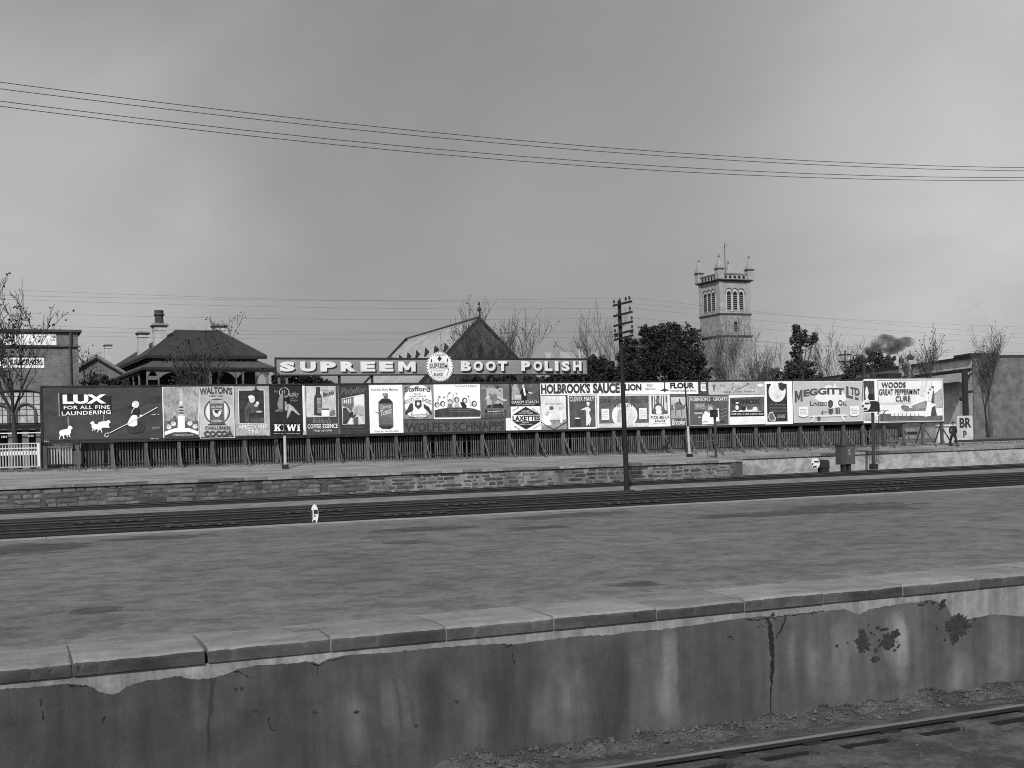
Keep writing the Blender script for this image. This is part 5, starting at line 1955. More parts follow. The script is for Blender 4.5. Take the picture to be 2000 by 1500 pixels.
# ---------------------------------------------------------------- church tower
TO = at_y(1405, 547, 170)
aT = radians(1.2)
T = Frame((TO.x, TO.y, 0), aT)
wT = T.front(1463.5, 549)[0]
tow = thing('church_tower', (TO.x + 3, 173, .4), 'tall pale stone church tower with four corner pinnacles and louvred belfry', 'tower')
def tz(py): return T.front(1405, py)[1]
zs1, zs2, zc, zp = tz(657), tz(614), tz(548), tz(533)
m = MB()
m.box(-.12, wT + .12, -.12, wT + .12, .3, zs1, T)
m.build('lower_stage', M_stone2, tow)
m = MB()
m.box(-.06, wT + .06, -.06, wT + .06, zs1 + .25, zs2, T)
m.build('middle_stage', M_stone2, tow)
m = MB()
m.box(0, wT, 0, wT, zs2 + .25, zc, T)
m.build('belfry', M_stone, tow)
for z_, e in ((zs1, .3), (zs2, .2)):
    m = MB()
    m.box(-e, wT + e, -e, wT + e, z_ - .001, z_ + .252, T)
    m.build('string_course', M_strD, tow)
m = MB()
m.box(-.35, wT + .35, -.35, wT + .35, zc - .001, zc + .12, T)
m.box(-.55, wT + .55, -.55, wT + .55, zc + .121, zc + .28, T)
m.build('cornice', M_strD, tow)
# buttress strips at the corners
for a in (0, wT):
    for b in (0, wT):
        m = MB()
        m.box(a - .10 - .6 * (a > 0), a + .10 + .6 * (a == 0), b - .10 - .6 * (b > 0), b + .10 + .6 * (b == 0), zs2 + .253, zc - .004, T)
        m.build('corner_buttress', M_stone, tow)
# parapet with round openings, one per face
def on_face(i):
    """frame of face i: 0 front(right in the picture) 1 left 2 back 3 right; u along, n outwards"""
    return [(lambda u, n, c: T.p(u, -n, c)), (lambda u, n, c: T.p(-n, wT - u, c)), (lambda u, n, c: T.p(wT - u, wT + n, c)), (lambda u, n, c: T.p(wT + n, u, c))][i]
zt_ = zp - 1.0
m = MB()
for (a0, a1, b0, b1) in ((-.1, wT + .1, -.1, .25), (-.1, wT + .1, wT - .25, wT + .1), (-.1, .25, .251, wT - .251), (wT - .25, wT + .1, .251, wT - .251)):
    m.box(a0, a1, b0, b1, zc + .282, zt_ + .8, T)
par = m.build('parapet', M_stone, tow)
m = MB()
for (a0, a1, b0, b1) in ((-.2, wT + .2, -.2, .3), (-.2, wT + .2, wT - .3, wT + .2), (-.2, .3, .301, wT - .301), (wT - .3, wT + .2, .301, wT - .301)):
    m.box(a0, a1, b0, b1, zt_ + .802, zt_ + 1.0, T)
m.build('parapet_coping', gm('parapet_coping', .12), tow)
zq = (zc + .28 + zt_ + .8) / 2
for i in range(4):
    P = on_face(i)
    for k in range(5):
        u = wT * (.2 + .15 * k)
        m = MB()
        pts = [P(u + cos(2 * pi * t / 10) * .25, .13, zq + sin(2 * pi * t / 10) * .27) for t in range(10)]
        m.prism(pts, P(u, 0, 0) - P(u, .05, 0))
        m.build('quatrefoil', M_dark, par)
# pinnacles
zpp = zp
for a in (0, wT):
    for b in (0, wT):
        m = MB()
        q = .54
        m.box(a - q, a + q, b - q, b + q, zc + .281, zpp + .6, T)
        pn = m.build('pinnacle', M_stone, tow)
        m = MB()
        m.box(a - q - .12, a + q + .12, b - q - .12, b + q + .12, zpp + .601, zpp + .8, T)
        m.build('pinnacle_band', M_strD, pn)
        m = MB()
        c0_ = T.p(a, b, zpp + .801)
        n_ = 4
        base = [T.p(a + i * (q + .05), b + j * (q + .05), zpp + .802) for i, j in ((-1, -1), (1, -1), (1, 1), (-1, 1))]
        top = [T.p(a + i * .13, b + j * .13, zpp + 2.65) for i, j in ((-1, -1), (1, -1), (1, 1), (-1, 1))]
        m.add(base + top, [(0, 1, 5, 4), (1, 2, 6, 5), (2, 3, 7, 6), (3, 0, 4, 7), (4, 5, 6, 7), (3, 2, 1, 0)])
        for i in range(4):
            d0 = (base[i] + base[(i + 1) % 4]) / 2
            d1 = d0.lerp(c0_ + Vector((0, 0, 0)), .25)
            m.add([base[i].lerp(base[(i + 1) % 4], .2), base[i].lerp(base[(i + 1) % 4], .8), d0 + Vector((0, 0, .7)), d1 + Vector((0, 0, .6))], [(0, 1, 2), (1, 3, 2), (0, 2, 3)])
        m.build('spirelet', M_stone, pn)
        m = MB()
        m.lathe(T.p(a, b, zpp + 2.6), [(.1, 0), (.1, .12), (.2, .2), (.2, .32), (.08, .4), (.13, .52), (.03, .66)], 6)
        m.build('finial', gm('pinnacle_finial', .15), pn)
# louvred lancets
def lancet(P, u, z0, z1, w, parent, nl=8):
    def arch(ww, e, zb, zt):
        pts = [(u - ww, zb), (u + ww, zb), (u + ww, zt - ww * 1.5)]
        for k in range(1, 6):
            t = k / 6
            pts.append((u + ww * cos(t * pi / 2) ** .8, zt - ww * 1.5 + ww * 1.5 * sin(t * pi / 2)))
        pts.append((u, zt))
        for k in range(5, 0, -1):
            t = k / 6
            pts.append((u - ww * cos(t * pi / 2) ** .8, zt - ww * 1.5 + ww * 1.5 * sin(t * pi / 2)))
        pts.append((u - ww, zt - ww * 1.5))
        return [P(a, e, c) for a, c in pts]
    mm = MB()
    mm.prism(arch(w * 1.5, .05, z0 - .15, z1 + .35), P(u, 0, 0) - P(u, .1, 0))
    fr = mm.build('lancet_window', gm('window_dressing', .36, .15, 2), parent)
    mm = MB()
    mm.prism(arch(w, .07, z0, z1), P(u, 0, 0) - P(u, .06, 0))
    mm.build('opening', M_dark, fr)
    mm = MB()
    for k in range(nl):
        z_ = z0 + (z1 - z0 - w * 1.2) * (k + .4) / nl
        q = [P(u - w * .95, .075, z_), P(u + w * .95, .075, z_), P(u + w * .95, .12, z_ - .13), P(u - w * .95, .12, z_ - .13)]
        mm.prism(q, (0, 0, .05))
    mm.build('louvre', gm('louvre', .10), fr)
    return fr
z0l, z1l = tz(605), tz(568)
for i in range(4):
    P = on_face(i)
    for k in (-1, 0, 1):
        lancet(P, wT * (.5 + .205 * k), z0l, z1l, wT * .066, tow)
    m = MB()
    for k in (-1, 0, 1):
        u = wT * (.5 + .205 * k)
        pts = []
        for s_ in range(9):
            t = pi * s_ / 8
            pts.append(P(u + cos(t) * wT * .115, .09, z1l - .35 + sin(t) ** .8 * .9))
        m.tube(pts, .07, 4)
    m.build('hood_mould', gm('hood_stone', .13), tow)
lancet(on_face(0), wT * .5, tz(648), tz(627), wT * .055, tow, 4)
lancet(on_face(3), wT * .5, tz(648), tz(627), wT * .055, tow, 4)
m = MB()
fp = T.p(T.front(1416.5, 530, wT * .35)[0], wT * .35, zc + .5)
ztop = T.front(1413, 484, wT * .35)[1]
m.tube([fp, Vector((fp.x, fp.y, ztop))], [.10, .07], 6)
fpo = m.build('flagpole', gm('pole_grey', .09), tow)
m = MB()
m.lathe(Vector((fp.x, fp.y, ztop)), [(.05, 0), (.13, .12), (.13, .22), (.03, .3), (.03, .6), (.08, .68), (.02, .8)], 6)
m.prism([Vector((fp.x, fp.y, ztop + .55)), Vector((fp.x + .4, fp.y, ztop + .4)), Vector((fp.x + .4, fp.y, ztop + .62))], (0, .05, 0))
m.build('weathervane', M_strD, fpo)
# church roof against the tower
cr = thing('church_nave', (TO.x - 9, 176, .4), 'church roof with a small chimney beside the tower', 'church')
NF = Frame(at_y(1370, 645, 174), radians(3))
NF.o.z = 0
zr0 = NF.front(1370, 645)[1]
aN = NF.front(1320, 652)[0]
m = MB()
m.prism([NF.p(aN * 1.8, 0, zr0 - 3.6), NF.p(aN * 1.8, 0, zr0 - .9), NF.p(0, 0, zr0), NF.p(0, 0, zr0 - 3.6)], NF.ey * 8)
m.build('roof', gm('nave_slate', .15, .2, 1), cr)
m = MB()
m.box(aN * 1.8, -.01, .1, 7.9, .3, zr0 - 3.61, NF)
m.build('wall', M_stone2, cr)
chimney(NF, 1343, 1350, 636, 650, .5, cr, mat=M_stucco)
m = MB()
m.prism([NF.p(aN * 1.9, -.3, zr0 - 1.0), NF.p(.0, -.3, zr0 - .0), NF.p(.0, -.3, zr0 + .22), NF.p(aN * 1.9, -.3, zr0 - .78)], NF.ey * .4)
m.build('coping', M_strD, cr)

# ---------------------------------------------------------------- low pale chapel roof behind the end of the sign
CF = Frame(at_y(1083, 684, 165), 0)
CF.o.z = 0
ch = thing('chapel', (CF.o.x + 5, 168, .4), 'far pale chapel roof with a gable cross and small chimney', 'church')
zr = CF.front(1090, 685)[1]
aE = CF.front(1190, 686)[0]
m = MB()
m.prism([CF.p(0, -.0, zr - 6), CF.p(aE, 0, zr - 6), CF.p(aE, 4, zr), CF.p(0, 4, zr)], (0, .3, .15))
m.build('roof', gm('chapel_slate', .24, .15, .6), ch)
m = MB()
m.box(.1, aE - .1, 1.2, 8, .3, zr - 6.2, CF)
m.build('wall', M_stone2, ch)
m = MB()
zg = CF.front(1083, 681)[1]
m.prism([CF.p(-2.2, -.3, zr - 6), CF.p(2.6, -.3, zr - 6), CF.p(.9, -.3, zg - 1), CF.p(.2, -.3, zg + .6), CF.p(-.5, -.3, zg - 1)], CF.ey * .5)
gb = m.build('gable', gm('gable_stone', .22, .2, 1.5), ch)
m = MB()
zx = CF.front(1083, 668)[1]
m.box(.1, .3, -.2, 0, zg + .5, zx, CF)
m.box(-.2, .6, -.19, -.01, zx - .75, zx - .5, CF)
m.build('cross', gm('stone_cross', .12), gb)
chimney(CF, 1131, 1138, 676, 697, 1.0, ch, mat=gm('white_chimney', .42))
m = MB()
a0, zz = CF.front(1153, 686)
m.box(a0 - .12, a0 + .12, 1.0, 1.2, zz - 1, zz + 1.1, CF)
m.box(a0 - .5, a0 + .5, 1.01, 1.19, zz + .3, zz + .6, CF)
m.build('cross', gm('stone_cross', .12), ch)

# ---------------------------------------------------------------- warehouse on the left
WF = Frame(at_y(153, 690, 90), radians(.8))
WF.o.z = 0
wh = thing('warehouse', (WF.o.x - 8, 93, .4), 'plain brick warehouse with white painted wall signs at the left edge', 'warehouse')
def wz(py, px=80): return WF.front(px, py)[1]
zt = wz(648)
def brick_mat():
    t = NT('grey_brick')
    mp_ = t.n.new('ShaderNodeMapping')
    mp_.inputs['Rotation'].default_value = (pi / 2, 0, 0)
    t.link(t.pos, mp_.inputs[0])
    br = t.n.new('ShaderNodeTexBrick')
    br.inputs['Color1'].default_value = (.085, .085, .085, 1)
    br.inputs['Color2'].default_value = (.13, .13, .13, 1)
    br.inputs['Mortar'].default_value = (.15, .15, .15, 1)
    br.inputs['Scale'].default_value = 2.2
    t.link(mp_.outputs[0], br.inputs[0])
    b2 = t.n.new('ShaderNodeRGBToBW')
    t.link(br.outputs[0], b2.inputs[0])
    n = t.noise(.7, 5, .65)
    c = t.math('MULTIPLY', b2.outputs[0], t.rng(n, .3, .7, .6, 1.35))
    return t.done(c, .92)
M_brk = brick_mat()
m = MB()
m.box(-24, 0, 0, 14, .3, zt, WF)
m.build('wall', M_brk, wh)
m = MB()
m.box(-24.1, .25, -.22, 14.1, zt - .02, zt + .16, WF)
m.build('parapet_coping', M_strD, wh)
m = MB()
m.box(-24.1, .15, -.15, -.002, wz(678), wz(675), WF)
m.build('string_course', M_strD, wh)
m = MB()
m.tube([WF.p(-.55, -.12, wz(678)), WF.p(-.55, -.12, .4)], .07, 6)
m.tube([WF.p(-.5, -.12, zt), WF.p(-.5, -.12, wz(676))], .09, 6)
m.build('downpipe', M_strD, wh)
# painted signs
def wsign(px0, px1, y0, y1, nm='painted_sign'):
    a0, a1 = WF.front(px0, 700)[0], WF.front(px1, 700)[0]
    mm = MB()
    mm.box(a0, a1, -.03, -.002, wz(y1, (px0 + px1) / 2), wz(y0, (px0 + px1) / 2), WF)
    return mm.build(nm, gm('sign_white', .66, .12, 1), wh)
s1 = wsign(-60, 111, 652, 673.5)
s2 = wsign(-3, 86, 698, 718.5)
s2b = wsign(-60, -6, 698, 718.5, 'painted_sign')
def wtext(st, px0, px1, y0, y1, par, bold=.03, tone=.02):
    vs, fs = text_geo(st, bold)
    a0, a1 = WF.front(px0, 700)[0], WF.front(px1, 700)[0]
    zt_, zb_ = wz(y0, (px0 + px1) / 2), wz(y1, (px0 + px1) / 2)
    mm = MB()
    mm.add([WF.p(a0 + (a1 - a0) * u, -.036, zb_ + (zt_ - zb_) * v) for u, v in vs], fs)
    return mm.build('lettering', pm(tone), par, fix=False)
wtext('MANUFACTURERS.', 1.5, 84.5, 702, 713, s2)
wtext('CO', 103, 109, 656, 660.5, s1, .03, .1)
wtext('LTD', 101.5, 109, 662, 666, s1, .03, .1)
m = MB()
m.box(WF.front(0, 700)[0], WF.front(86, 700)[0], -.08, -.032, wz(697.5), wz(695.5), WF)
m.build('sign_hood', M_strD, wh)
# big ground floor windows with an arch, many panes
def wx(px): return WF.front(px, 790)[0]
M_pane = gm('dusty_pane', .34, .45, 2.5, .35, fine=.25)
wf_ = MB()
wf_.box(wx(-60), wx(79), -.04, -.002, wz(827), wz(764), WF)
win = wf_.build('window', gm('window_frame', .035), wh)
cols = [-60, -46, -32, -18, -4, 4, 14, 24, 38, 52, 66, 78.5]
rows = [766, 774, 790, 800, 811, 826]
for i in range(len(cols) - 1):
    for j in range(len(rows) - 1):
        m = MB()
        m.box(wx(cols[i] + .8), wx(cols[i + 1] - .8), -.06, -.041, wz(rows[j + 1] - .7), wz(rows[j] + .7), WF)
        m.build('pane', M_pane, win)
for cxp, rr_p in ((50, 19), (0, 17)):
    pts, ctr = [], wx(cxp)
    ra = abs(wx(cxp + rr_p) - ctr)
    for k in range(13):
        t = pi * k / 12
        pts.append(WF.p(ctr + cos(t) * ra, -.1, wz(806) + sin(t) * ra * 1.0))
    m = MB()
    m.tube([WF.p(ctr + ra, -.1, wz(826))] + pts + [WF.p(ctr - ra, -.1, wz(826))], .10, 5)
    m.build('arch', gm('window_arch', .07), wh)
m = MB()
for k in range(15):
    t = pi * .12 + pi * .76 * k / 14
    pass
pts = [WF.p(wx(38 + 46 * cos(pi * k / 12)), -.12, wz(770 - 9 * sin(pi * k / 12))) for k in range(13)]
m.tube(pts, .09, 5)
m.build('arch', gm('window_arch', .07), wh)
# street awning in front of it
aw = thing('awning', (WF.o.x - 8, 86, .4), 'street awning with a dark fascia in front of the warehouse windows', 'awning')
AF = Frame((WF.o.x, 86, 0), radians(.8))
def az(py): return AF.front(50, py)[1]
def ax(px): return AF.front(px, 840)[0]
m = MB()
m.box(ax(-70), ax(80), 0, .12, az(837.5), az(829), AF)
m.build('fascia', gm('fascia_dark', .014), aw)
m = MB()
m.box(ax(-70), ax(80), .13, 3.5, az(829.5) - .1, az(829.5), AF)
m.build('roof', M_slate, aw)
m = MB()
m.box(ax(-70), ax(79), -.04, .0, az(846.5), az(844.5), AF)
m.build('white_rail', gm('rail_white', .62), aw)
for px0, px1 in ((15, 29), (43, 56), (70, 79), (-20, -8)):
    m = MB()
    m.box(ax(px0), ax(px1), .3, .6, .38, az(838), AF)
    m.build('pier', gm('pier_grey', .13, .3, 2), aw)
m = MB()
m.box(ax(-70), ax(80), 3.0, 3.1, .38, az(838), AF)
m.build('shop_front', gm('shop_dark', .03, .5, 1.5), aw)
for px0, y0 in ((2, 850), (54, 849)):
    m = MB()
    for k in range(4):
        m.box(ax(px0 + k * 3), ax(px0 + k * 3 + 2), .1, .13, az(y0 + 4.4), az(y0), AF)
    m.build('hanging_boards', gm('hanging_white', .4), aw)
# small gabled shed between warehouse and house
GF = Frame(at_y(187, 698, 112), radians(3))
zsg = GF.o.z
GF.o.z = 0
gs = thing('shed', (GF.o.x, 114, .4), 'small gabled grey building between the warehouse and the house', 'shed')
sl = .62
m = MB()
m.prism([GF.p(-2.6, 0, .3), GF.p(2.6, 0, .3), GF.p(2.6, 0, zsg - 2.6 * sl), GF.p(0, 0, zsg), GF.p(-2.6, 0, zsg - 2.6 * sl)], GF.ey * 9)
m.build('wall', gm('shed_boards', .12, .3, 1.5, stretch=(5, 5, .3)), gs)
for sg in (-1, 1):
    m = MB()
    m.prism([GF.p(sg * 3.0, -.35, zsg - 3.0 * sl), GF.p(0, -.35, zsg), GF.p(0, -.35, zsg + .28), GF.p(sg * 3.0, -.35, zsg - 3.0 * sl + .28)], GF.ey * 9.6)
    m.build('roof', gm('shed_roof', .15, .2, 2), gs)
    m = MB()
    m.prism([GF.p(sg * 2.9, -.30, zsg - 2.9 * sl - .12), GF.p(0, -.30, zsg - .13), GF.p(0, -.30, zsg - .01), GF.p(sg * 2.9, -.30, zsg - 2.9 * sl - .002)], GF.ey * .2)
    m.build('barge_board', M_strD, gs)
m = MB()
m.box(-.6, .9, -.05, -.002, zsg - 2.6, zsg - 1.5, GF)
m.build('vent_louvre', gm('shed_louvre', .06, .2, 4), gs)

# ---------------------------------------------------------------- long building on the right
RFm = Frame(at_y(1890, 760, 108), radians(-15.6))
RFm.o.z = 0
rb = thing('long_building', (RFm.o.x, RFm.o.y + 20, .4), 'long light brick building with a dark parapet receding at the right edge', 'building')
# its long side runs along local b; a is to the right (behind the wall)
def rz(py): return RFm.side(1890, py)[1]
z0r, z1r, z2r, z3r = rz(701), rz(722), rz(746), rz(691)
m = MB()
m.box(0, 12, -1.2, 75, .3, z0r, RFm)
m.build('wall', gm('mottled_brick', .48, .4, .5, fine=.3), rb)
m = MB()
m.box(-.02, 12.02, -1.36, -1.21, .3, z0r - .01, RFm)  # added panel, coloured darker to hold down the sunlit end face
m.build('end_wall', gm('toned_down_end_brick', .10, .4, 1.2, fine=.25), rb)
m = MB()
m.box(-.3, 12.2, -1.4, 75.2, z0r, z0r + .3, RFm)
m.build('parapet_cap', gm('parapet_dark', .03), rb)
m = MB()
m.box(-.35, 3, -1.5, 2.5, z0r + .302, z0r + .6, RFm)
m.build('parapet_block', gm('parapet_dark', .03), rb)
m = MB()
m.box(-.3, -.002, -1.2, 75, z1r - .12, z1r + .14, RFm)
m.build('cornice', gm('parapet_dark', .03), rb)
m = MB()
m.prism([RFm.p(-.05, -1.2, z1r - .13), RFm.p(-1.6, -1.2, z2r), RFm.p(-1.6, -1.2, z2r - .12), RFm.p(-.05, -1.2, z1r - .3)], RFm.ey * 63)
m.build('awning', gm('awning_grey', .20, .2, .6), rb)
m = MB()
m.box(-1.68, -1.61, -1.2, 62, z2r - .22, z2r + .02, RFm)
m.build('awning_fascia', gm('parapet_dark', .03), rb)
def rchim(px, ytop, w, dome):
    bb, zz = RFm.side(px, ytop + 14)
    _, zt_ = RFm.side(px, ytop)
    mm = MB()
    mm.box(-.5, -.5 + w, bb - w / 2, bb + w / 2, zz - 4, zt_ - .6, RFm)
    c_ = mm.build('chimney', M_stucco, rb)
    mm = MB()
    mm.lathe(RFm.p(-.5 + w / 2, bb, zt_ - .6), [(w * .62, 0), (w * .72, .15), (w * .7, .45), (w * .45, .65), (w * .12, .75), (w * .1, 1.2)], 8)
    mm.build('cowl', gm('sooty_pot', .04, .3, 3), c_)
rchim(1780, 694, .7, True)
rchim(1764, 700, .55, True)
# post with bracket at the right edge
ps = thing('verandah_post', (at_y(1886, 868, 84).x, 84, .4), 'dark heavy post with a wide bracket at the right edge', 'post')
def q84(px, py): return at_y(px, py, 84)
m = MB()
a, b_ = q84(1884, 868), q84(1888.5, 722)
m.box(a.x, b_.x, 83.9, 84.15, .4, b_.z)
m.build('post', gm('post_dark', .02), ps)
m = MB()
m.prism([q84(1876, 778), q84(1882, 772), q84(1882, 783), q84(1878, 783)], (0, .2, 0))
m.prism([q84(1882, 764), q84(1900, 762), q84(1900, 767), q84(1882, 769)], (0, .2, 0))
m.build('bracket', gm('post_dark', .02), ps)
# cut off hoarding with capitals
SIGY = 72.0
sp_ = Poster('pale board with large cut off capitals BR and P behind the walking man', 1869, 812, 1899, 868, .40, Y=SIGY, name='sign_board', cat='sign', group=None, thick=.06)
sp_.text('BR', 1873.3, 816, 1896.5, 835.5, .03, .04)
sp_.text('P', 1880, 841.5, 1887, 855, .03, .04)
lw = thing('low_wall', (66.5, 71, .4), 'low whitewashed wall with a top rail behind the walking man', 'wall')
m = MB()
m.box(at_y(1832, 850, 72.2).x, at_y(1868, 850, 72.2).x, 72.2, 72.4, .2, Zp(1850, 836, 72.2))
m.build('wall', gm('whitewash', .42, .25, 1.5), lw)
m = MB()
m.box(at_y(1832, 850, 72.2).x, at_y(1868, 850, 72.2).x, 72.15, 72.45, Zp(1850, 832, 72.2), Zp(1850, 829, 72.2))
m.build('top_rail', gm('white_rail2', .5), lw)
m = MB()
m.box(at_y(1864, 868, 71.9).x, at_y(2010, 868, 71.9).x, 71.85, 71.95, .25, Zp(1880, 858, 71.9) - .05)
m.build('plinth', gm('plinth_dark', .03), lw)
# ================================================================== TREES
M_bark = gm('grey_bark', .035, .35, 2)
M_bark2 = gm('pale_bark', .065, .35, 2)
M_leafd = gm('evergreen_leaf', .020, .5, 1.2, rnd=0, fine=.4)
M_leafm = gm('mid_leaf', .035, .5, 1.2, fine=.4)
M_leafb = gm('withered_leaf', .03, .4, 3)
def bare_tree(px, ybase, ytop, Y, spread, label, seed, mat=None, levels=5, nlimb=4, fork=.35, leaves=0, lean=0, group='bare trees beyond the fence', twig=1.0, kids=(3, 3, 4)):
    rr = random.Random(seed)
    base = at_y(px, ybase, Y)
    top = at_y(px, ytop, Y)
    zg = .35
    Ht = top.z - zg
    base = Vector((base.x, Y, zg))
    t = thing('bare_tree', base, label, 'tree', group)
    tr, br = MB(), MB()
    tips = []
    up = Vector((0, 0, 1))
    def grow(p, d, L, r, lv):
        n = 4 if lv < 2 else 3
        pts, rs = [p], [r]
        q = p.copy()
        dd = d.copy()
        for i in range(n):
            dd = (dd + Vector((rr.uniform(-1, 1), rr.uniform(-1, 1), rr.uniform(-.3, .6))) * (.13 + .03 * lv)).normalized()
            q = q + dd * (L / n)
            pts.append(q.copy())
            rs.append(max(r * (1 - .5 * (i + 1) / n), .017 * twig))
        (tr if lv == 0 else br).tube(pts, rs, 7 if lv == 0 else (5 if lv < 2 else 3), caps=False)
        if lv >= levels:
            tips.append((q, dd))
            return
        k = nlimb if lv == 0 else (rr.choice(kids) if lv < 4 else rr.choice((2, 3)))
        for i in range(k):
            t_ = 1.0 if (i == 0 or lv == 0) else rr.uniform(.35, .95)
            j = min(int(t_ * n), n)
            o = pts[j]
            az = 2 * pi * (i / k) + rr.uniform(-.7, .7)
            ang = rr.uniform(.25, .62) * spread if lv else rr.uniform(.3, .6) * spread
            if i == 0 and lv: ang *= .4
            ax_ = dd.orthogonal().normalized()
            ax_ = Matrix.Rotation(az, 3, dd) @ ax_
            nd = (Matrix.Rotation(ang, 3, ax_) @ dd)
            nd = (nd + up * .22).normalized()
            grow(o, nd, L * rr.uniform(.62, .85), rs[j] * (.72 if lv == 0 else .68), lv + 1)
    L0 = Ht * fork
    grow(base, (up + Vector((lean, 0, 0))).normalized(), L0, Ht * .016 + .04, 0)
    # scale heights so that the crown reaches the height seen
    zz_ = sorted(v.z for v in br.v)
    zmax = zz_[int(len(zz_) * .994)]
    k = (top.z - zg) / (zmax - zg)
    for mb_ in (tr, br):
        for v in mb_.v:
            v.z = zg + (v.z - zg) * k
    tr.build('trunk', mat or M_bark, t, smooth=True, fix=False)
    br.build('branches', mat or M_bark, t, fix=False)
    if leaves:
        lf = MB()
        for q, dd in tips:
            for _ in range(leaves):
                if rr.random() < .6:
                    c = Vector((q.x, q.y, zg + (q.z - zg) * k)) + Vector((rr.uniform(-.3, .3), rr.uniform(-.3, .3), rr.uniform(-.5, .2)))
                    a = Vector((rr.uniform(-1, 1), rr.uniform(-1, 1), rr.uniform(-1, 1))).normalized() * rr.uniform(.06, .13)
                    b = a.orthogonal().normalized() * rr.uniform(.06, .12)
                    lf.add([c - a, c + b, c + a, c - b], [(0, 1, 2, 3)])
        if lf.v: lf.build('leaves', M_leafb, t, fix=False)
    return t
bare_tree(32, 905, 556, 76, 1.65, 'large bare plane tree in front of the brick warehouse', 11, levels=6, nlimb=6, fork=.22, leaves=1, twig=.9, kids=(2, 3))
bare_tree(395, 760, 628, 94, 1.1, 'slender bare tree in front of the dark hipped roof', 23, levels=5, nlimb=5, fork=.30, leaves=2)
bare_tree(938, 760, 594, 108, 1.05, 'bare tree in front of the dark church hall gable', 31, levels=5, nlimb=5, fork=.30, leaves=1)
bare_tree(990, 760, 620, 112, 1.1, 'twiggy bare tree at the right slope of the hall gable', 37, levels=5, nlimb=4, fork=.32, leaves=1)
bare_tree(880, 760, 662, 104, .8, 'low bare tree overlapping the pale slate roof beside the round seal', 41, levels=4, nlimb=4, fork=.3)
bare_tree(1193, 760, 606, 125, 1.0, 'leafless tree with one tall limb left of the telegraph pole', 49, mat=M_bark2, levels=5, nlimb=4, fork=.36)
bare_tree(1436, 770, 622, 140, 1.35, 'wide bare tree in front of the foot of the church tower', 53, mat=M_bark2, levels=6, nlimb=7, fork=.2, twig=1.15, kids=(2, 3, 3))
bare_tree(1503, 770, 672, 150, .8, 'small bare tree just right of the church tower', 59, mat=M_bark2, levels=5, nlimb=4, fork=.34, leaves=2, twig=1.2)
bare_tree(1634, 770, 645, 150, 1.3, 'bare tree beside the far telegraph pole with two crossarms', 61, mat=M_bark2, levels=5, nlimb=4, fork=.3, leaves=1, twig=1.3)
bare_tree(1834, 800, 652, 98, .85, 'bare tree in front of the long light brick building', 67, mat=M_bark2, levels=5, nlimb=4, fork=.34, leaves=2)
bare_tree(165, 790, 690, 96, .8, 'small ragged tree between the warehouse and the house', 71, levels=5, nlimb=3, fork=.35, leaves=3)

def leafy(px, ybot, Y, lobes, label, seed, mat, n=2600, size=.3, name='leafy_tree', cat='tree', group='leafy trees beyond the fence', trunk=True):
    """lobes: (px, py, radius in px) clumps of the crown, leaf sized faces spread through each"""
    rr = random.Random(seed)
    zg = .35
    base = Vector((at_y(px, ybot, Y).x, Y, zg))
    t = thing(name, base, label, cat, group)
    lf = MB()
    L = []
    for a, b, r_ in lobes:
        c = at_y(a, b, Y)
        rad = (at_y(a + r_, b, Y) - c).length
        L.append((c + Vector((0, rr.uniform(-.5, .5) * rad, 0)), rad))
    tot = sum(r_ ** 2 for _, r_ in L)
    for c, r_ in L:
        # sub-clumps give the crown its lumpy outline
        subs = []
        for _ in range(26):
            d = Vector((rr.gauss(0, 1), rr.gauss(0, 1), rr.gauss(0, 1))).normalized()
            subs.append((c + d * r_ * rr.uniform(.45, .95), r_ * rr.uniform(.16, .34)))
        for _ in range(int(n * r_ * r_ / tot)):
            if rr.random() < .75:
                sc, sr = rr.choice(subs)
                d = Vector((rr.gauss(0, 1), rr.gauss(0, 1), rr.gauss(0, 1))).normalized()
                p = sc + d * sr * rr.uniform(.5, 1.05)
            else:
                d = Vector((rr.gauss(0, 1), rr.gauss(0, 1), rr.gauss(0, 1))).normalized()
                p = c + d * r_ * rr.random() ** .4 * .85
            a = Vector((rr.uniform(-1, 1), rr.uniform(-1, 1), rr.uniform(-.8, .8))).normalized() * size * rr.uniform(.5, 1.1)
            b = a.cross(Vector((rr.uniform(-1, 1), rr.uniform(-1, 1), rr.uniform(-1, 1)))).normalized() * size * rr.uniform(.3, .7)
            if p.z < zg: continue
            lf.add([p - a, p + b, p + a, p - b], [(0, 1, 2, 3)])
    lf.build('crown', mat, t, fix=False)
    if trunk:
        m = MB()
        c = L[0][0]
        m.tube([base, base.lerp(c, .5) + Vector((.2, 0, 0)), c], [.32, .25, .1], 7)
        for cc, _ in L[1:5]:
            m.tube([base.lerp(c, .55) + Vector((.2, 0, 0)), cc], [.15, .05], 5)
        m.build('trunk', M_bark, t)
    return t
leafy(1305, 760, 128, [(1305, 690, 46), (1275, 660, 26), (1310, 648, 22), (1340, 672, 30), (1358, 705, 26), (1250, 705, 26), (1300, 725, 50), (1345, 735, 36), (1255, 738, 32), (1265, 648, 14), (1318, 642, 12), (1372, 730, 18)], 'big dense dark evergreen tree right of the telegraph pole', 81, M_leafd, 24000, .20)
leafy(1220, 760, 122, [(1222, 700, 20), (1232, 672, 16), (1215, 728, 24), (1240, 735, 20), (1225, 690, 14)], 'thin dark conifer directly behind the telegraph pole', 83, M_leafd, 5200, .20)
leafy(1165, 770, 100, [(1165, 725, 26), (1150, 715, 18), (1185, 722, 20), (1200, 738, 20), (1160, 745, 26), (1130, 742, 20), (1178, 708, 10), (1158, 700, 8)], 'low dark bush at the right end of the boot polish sign', 87, M_leafd, 9000, .18, name='bush', cat='bush', group='bushes beyond the hoarding', trunk=False)
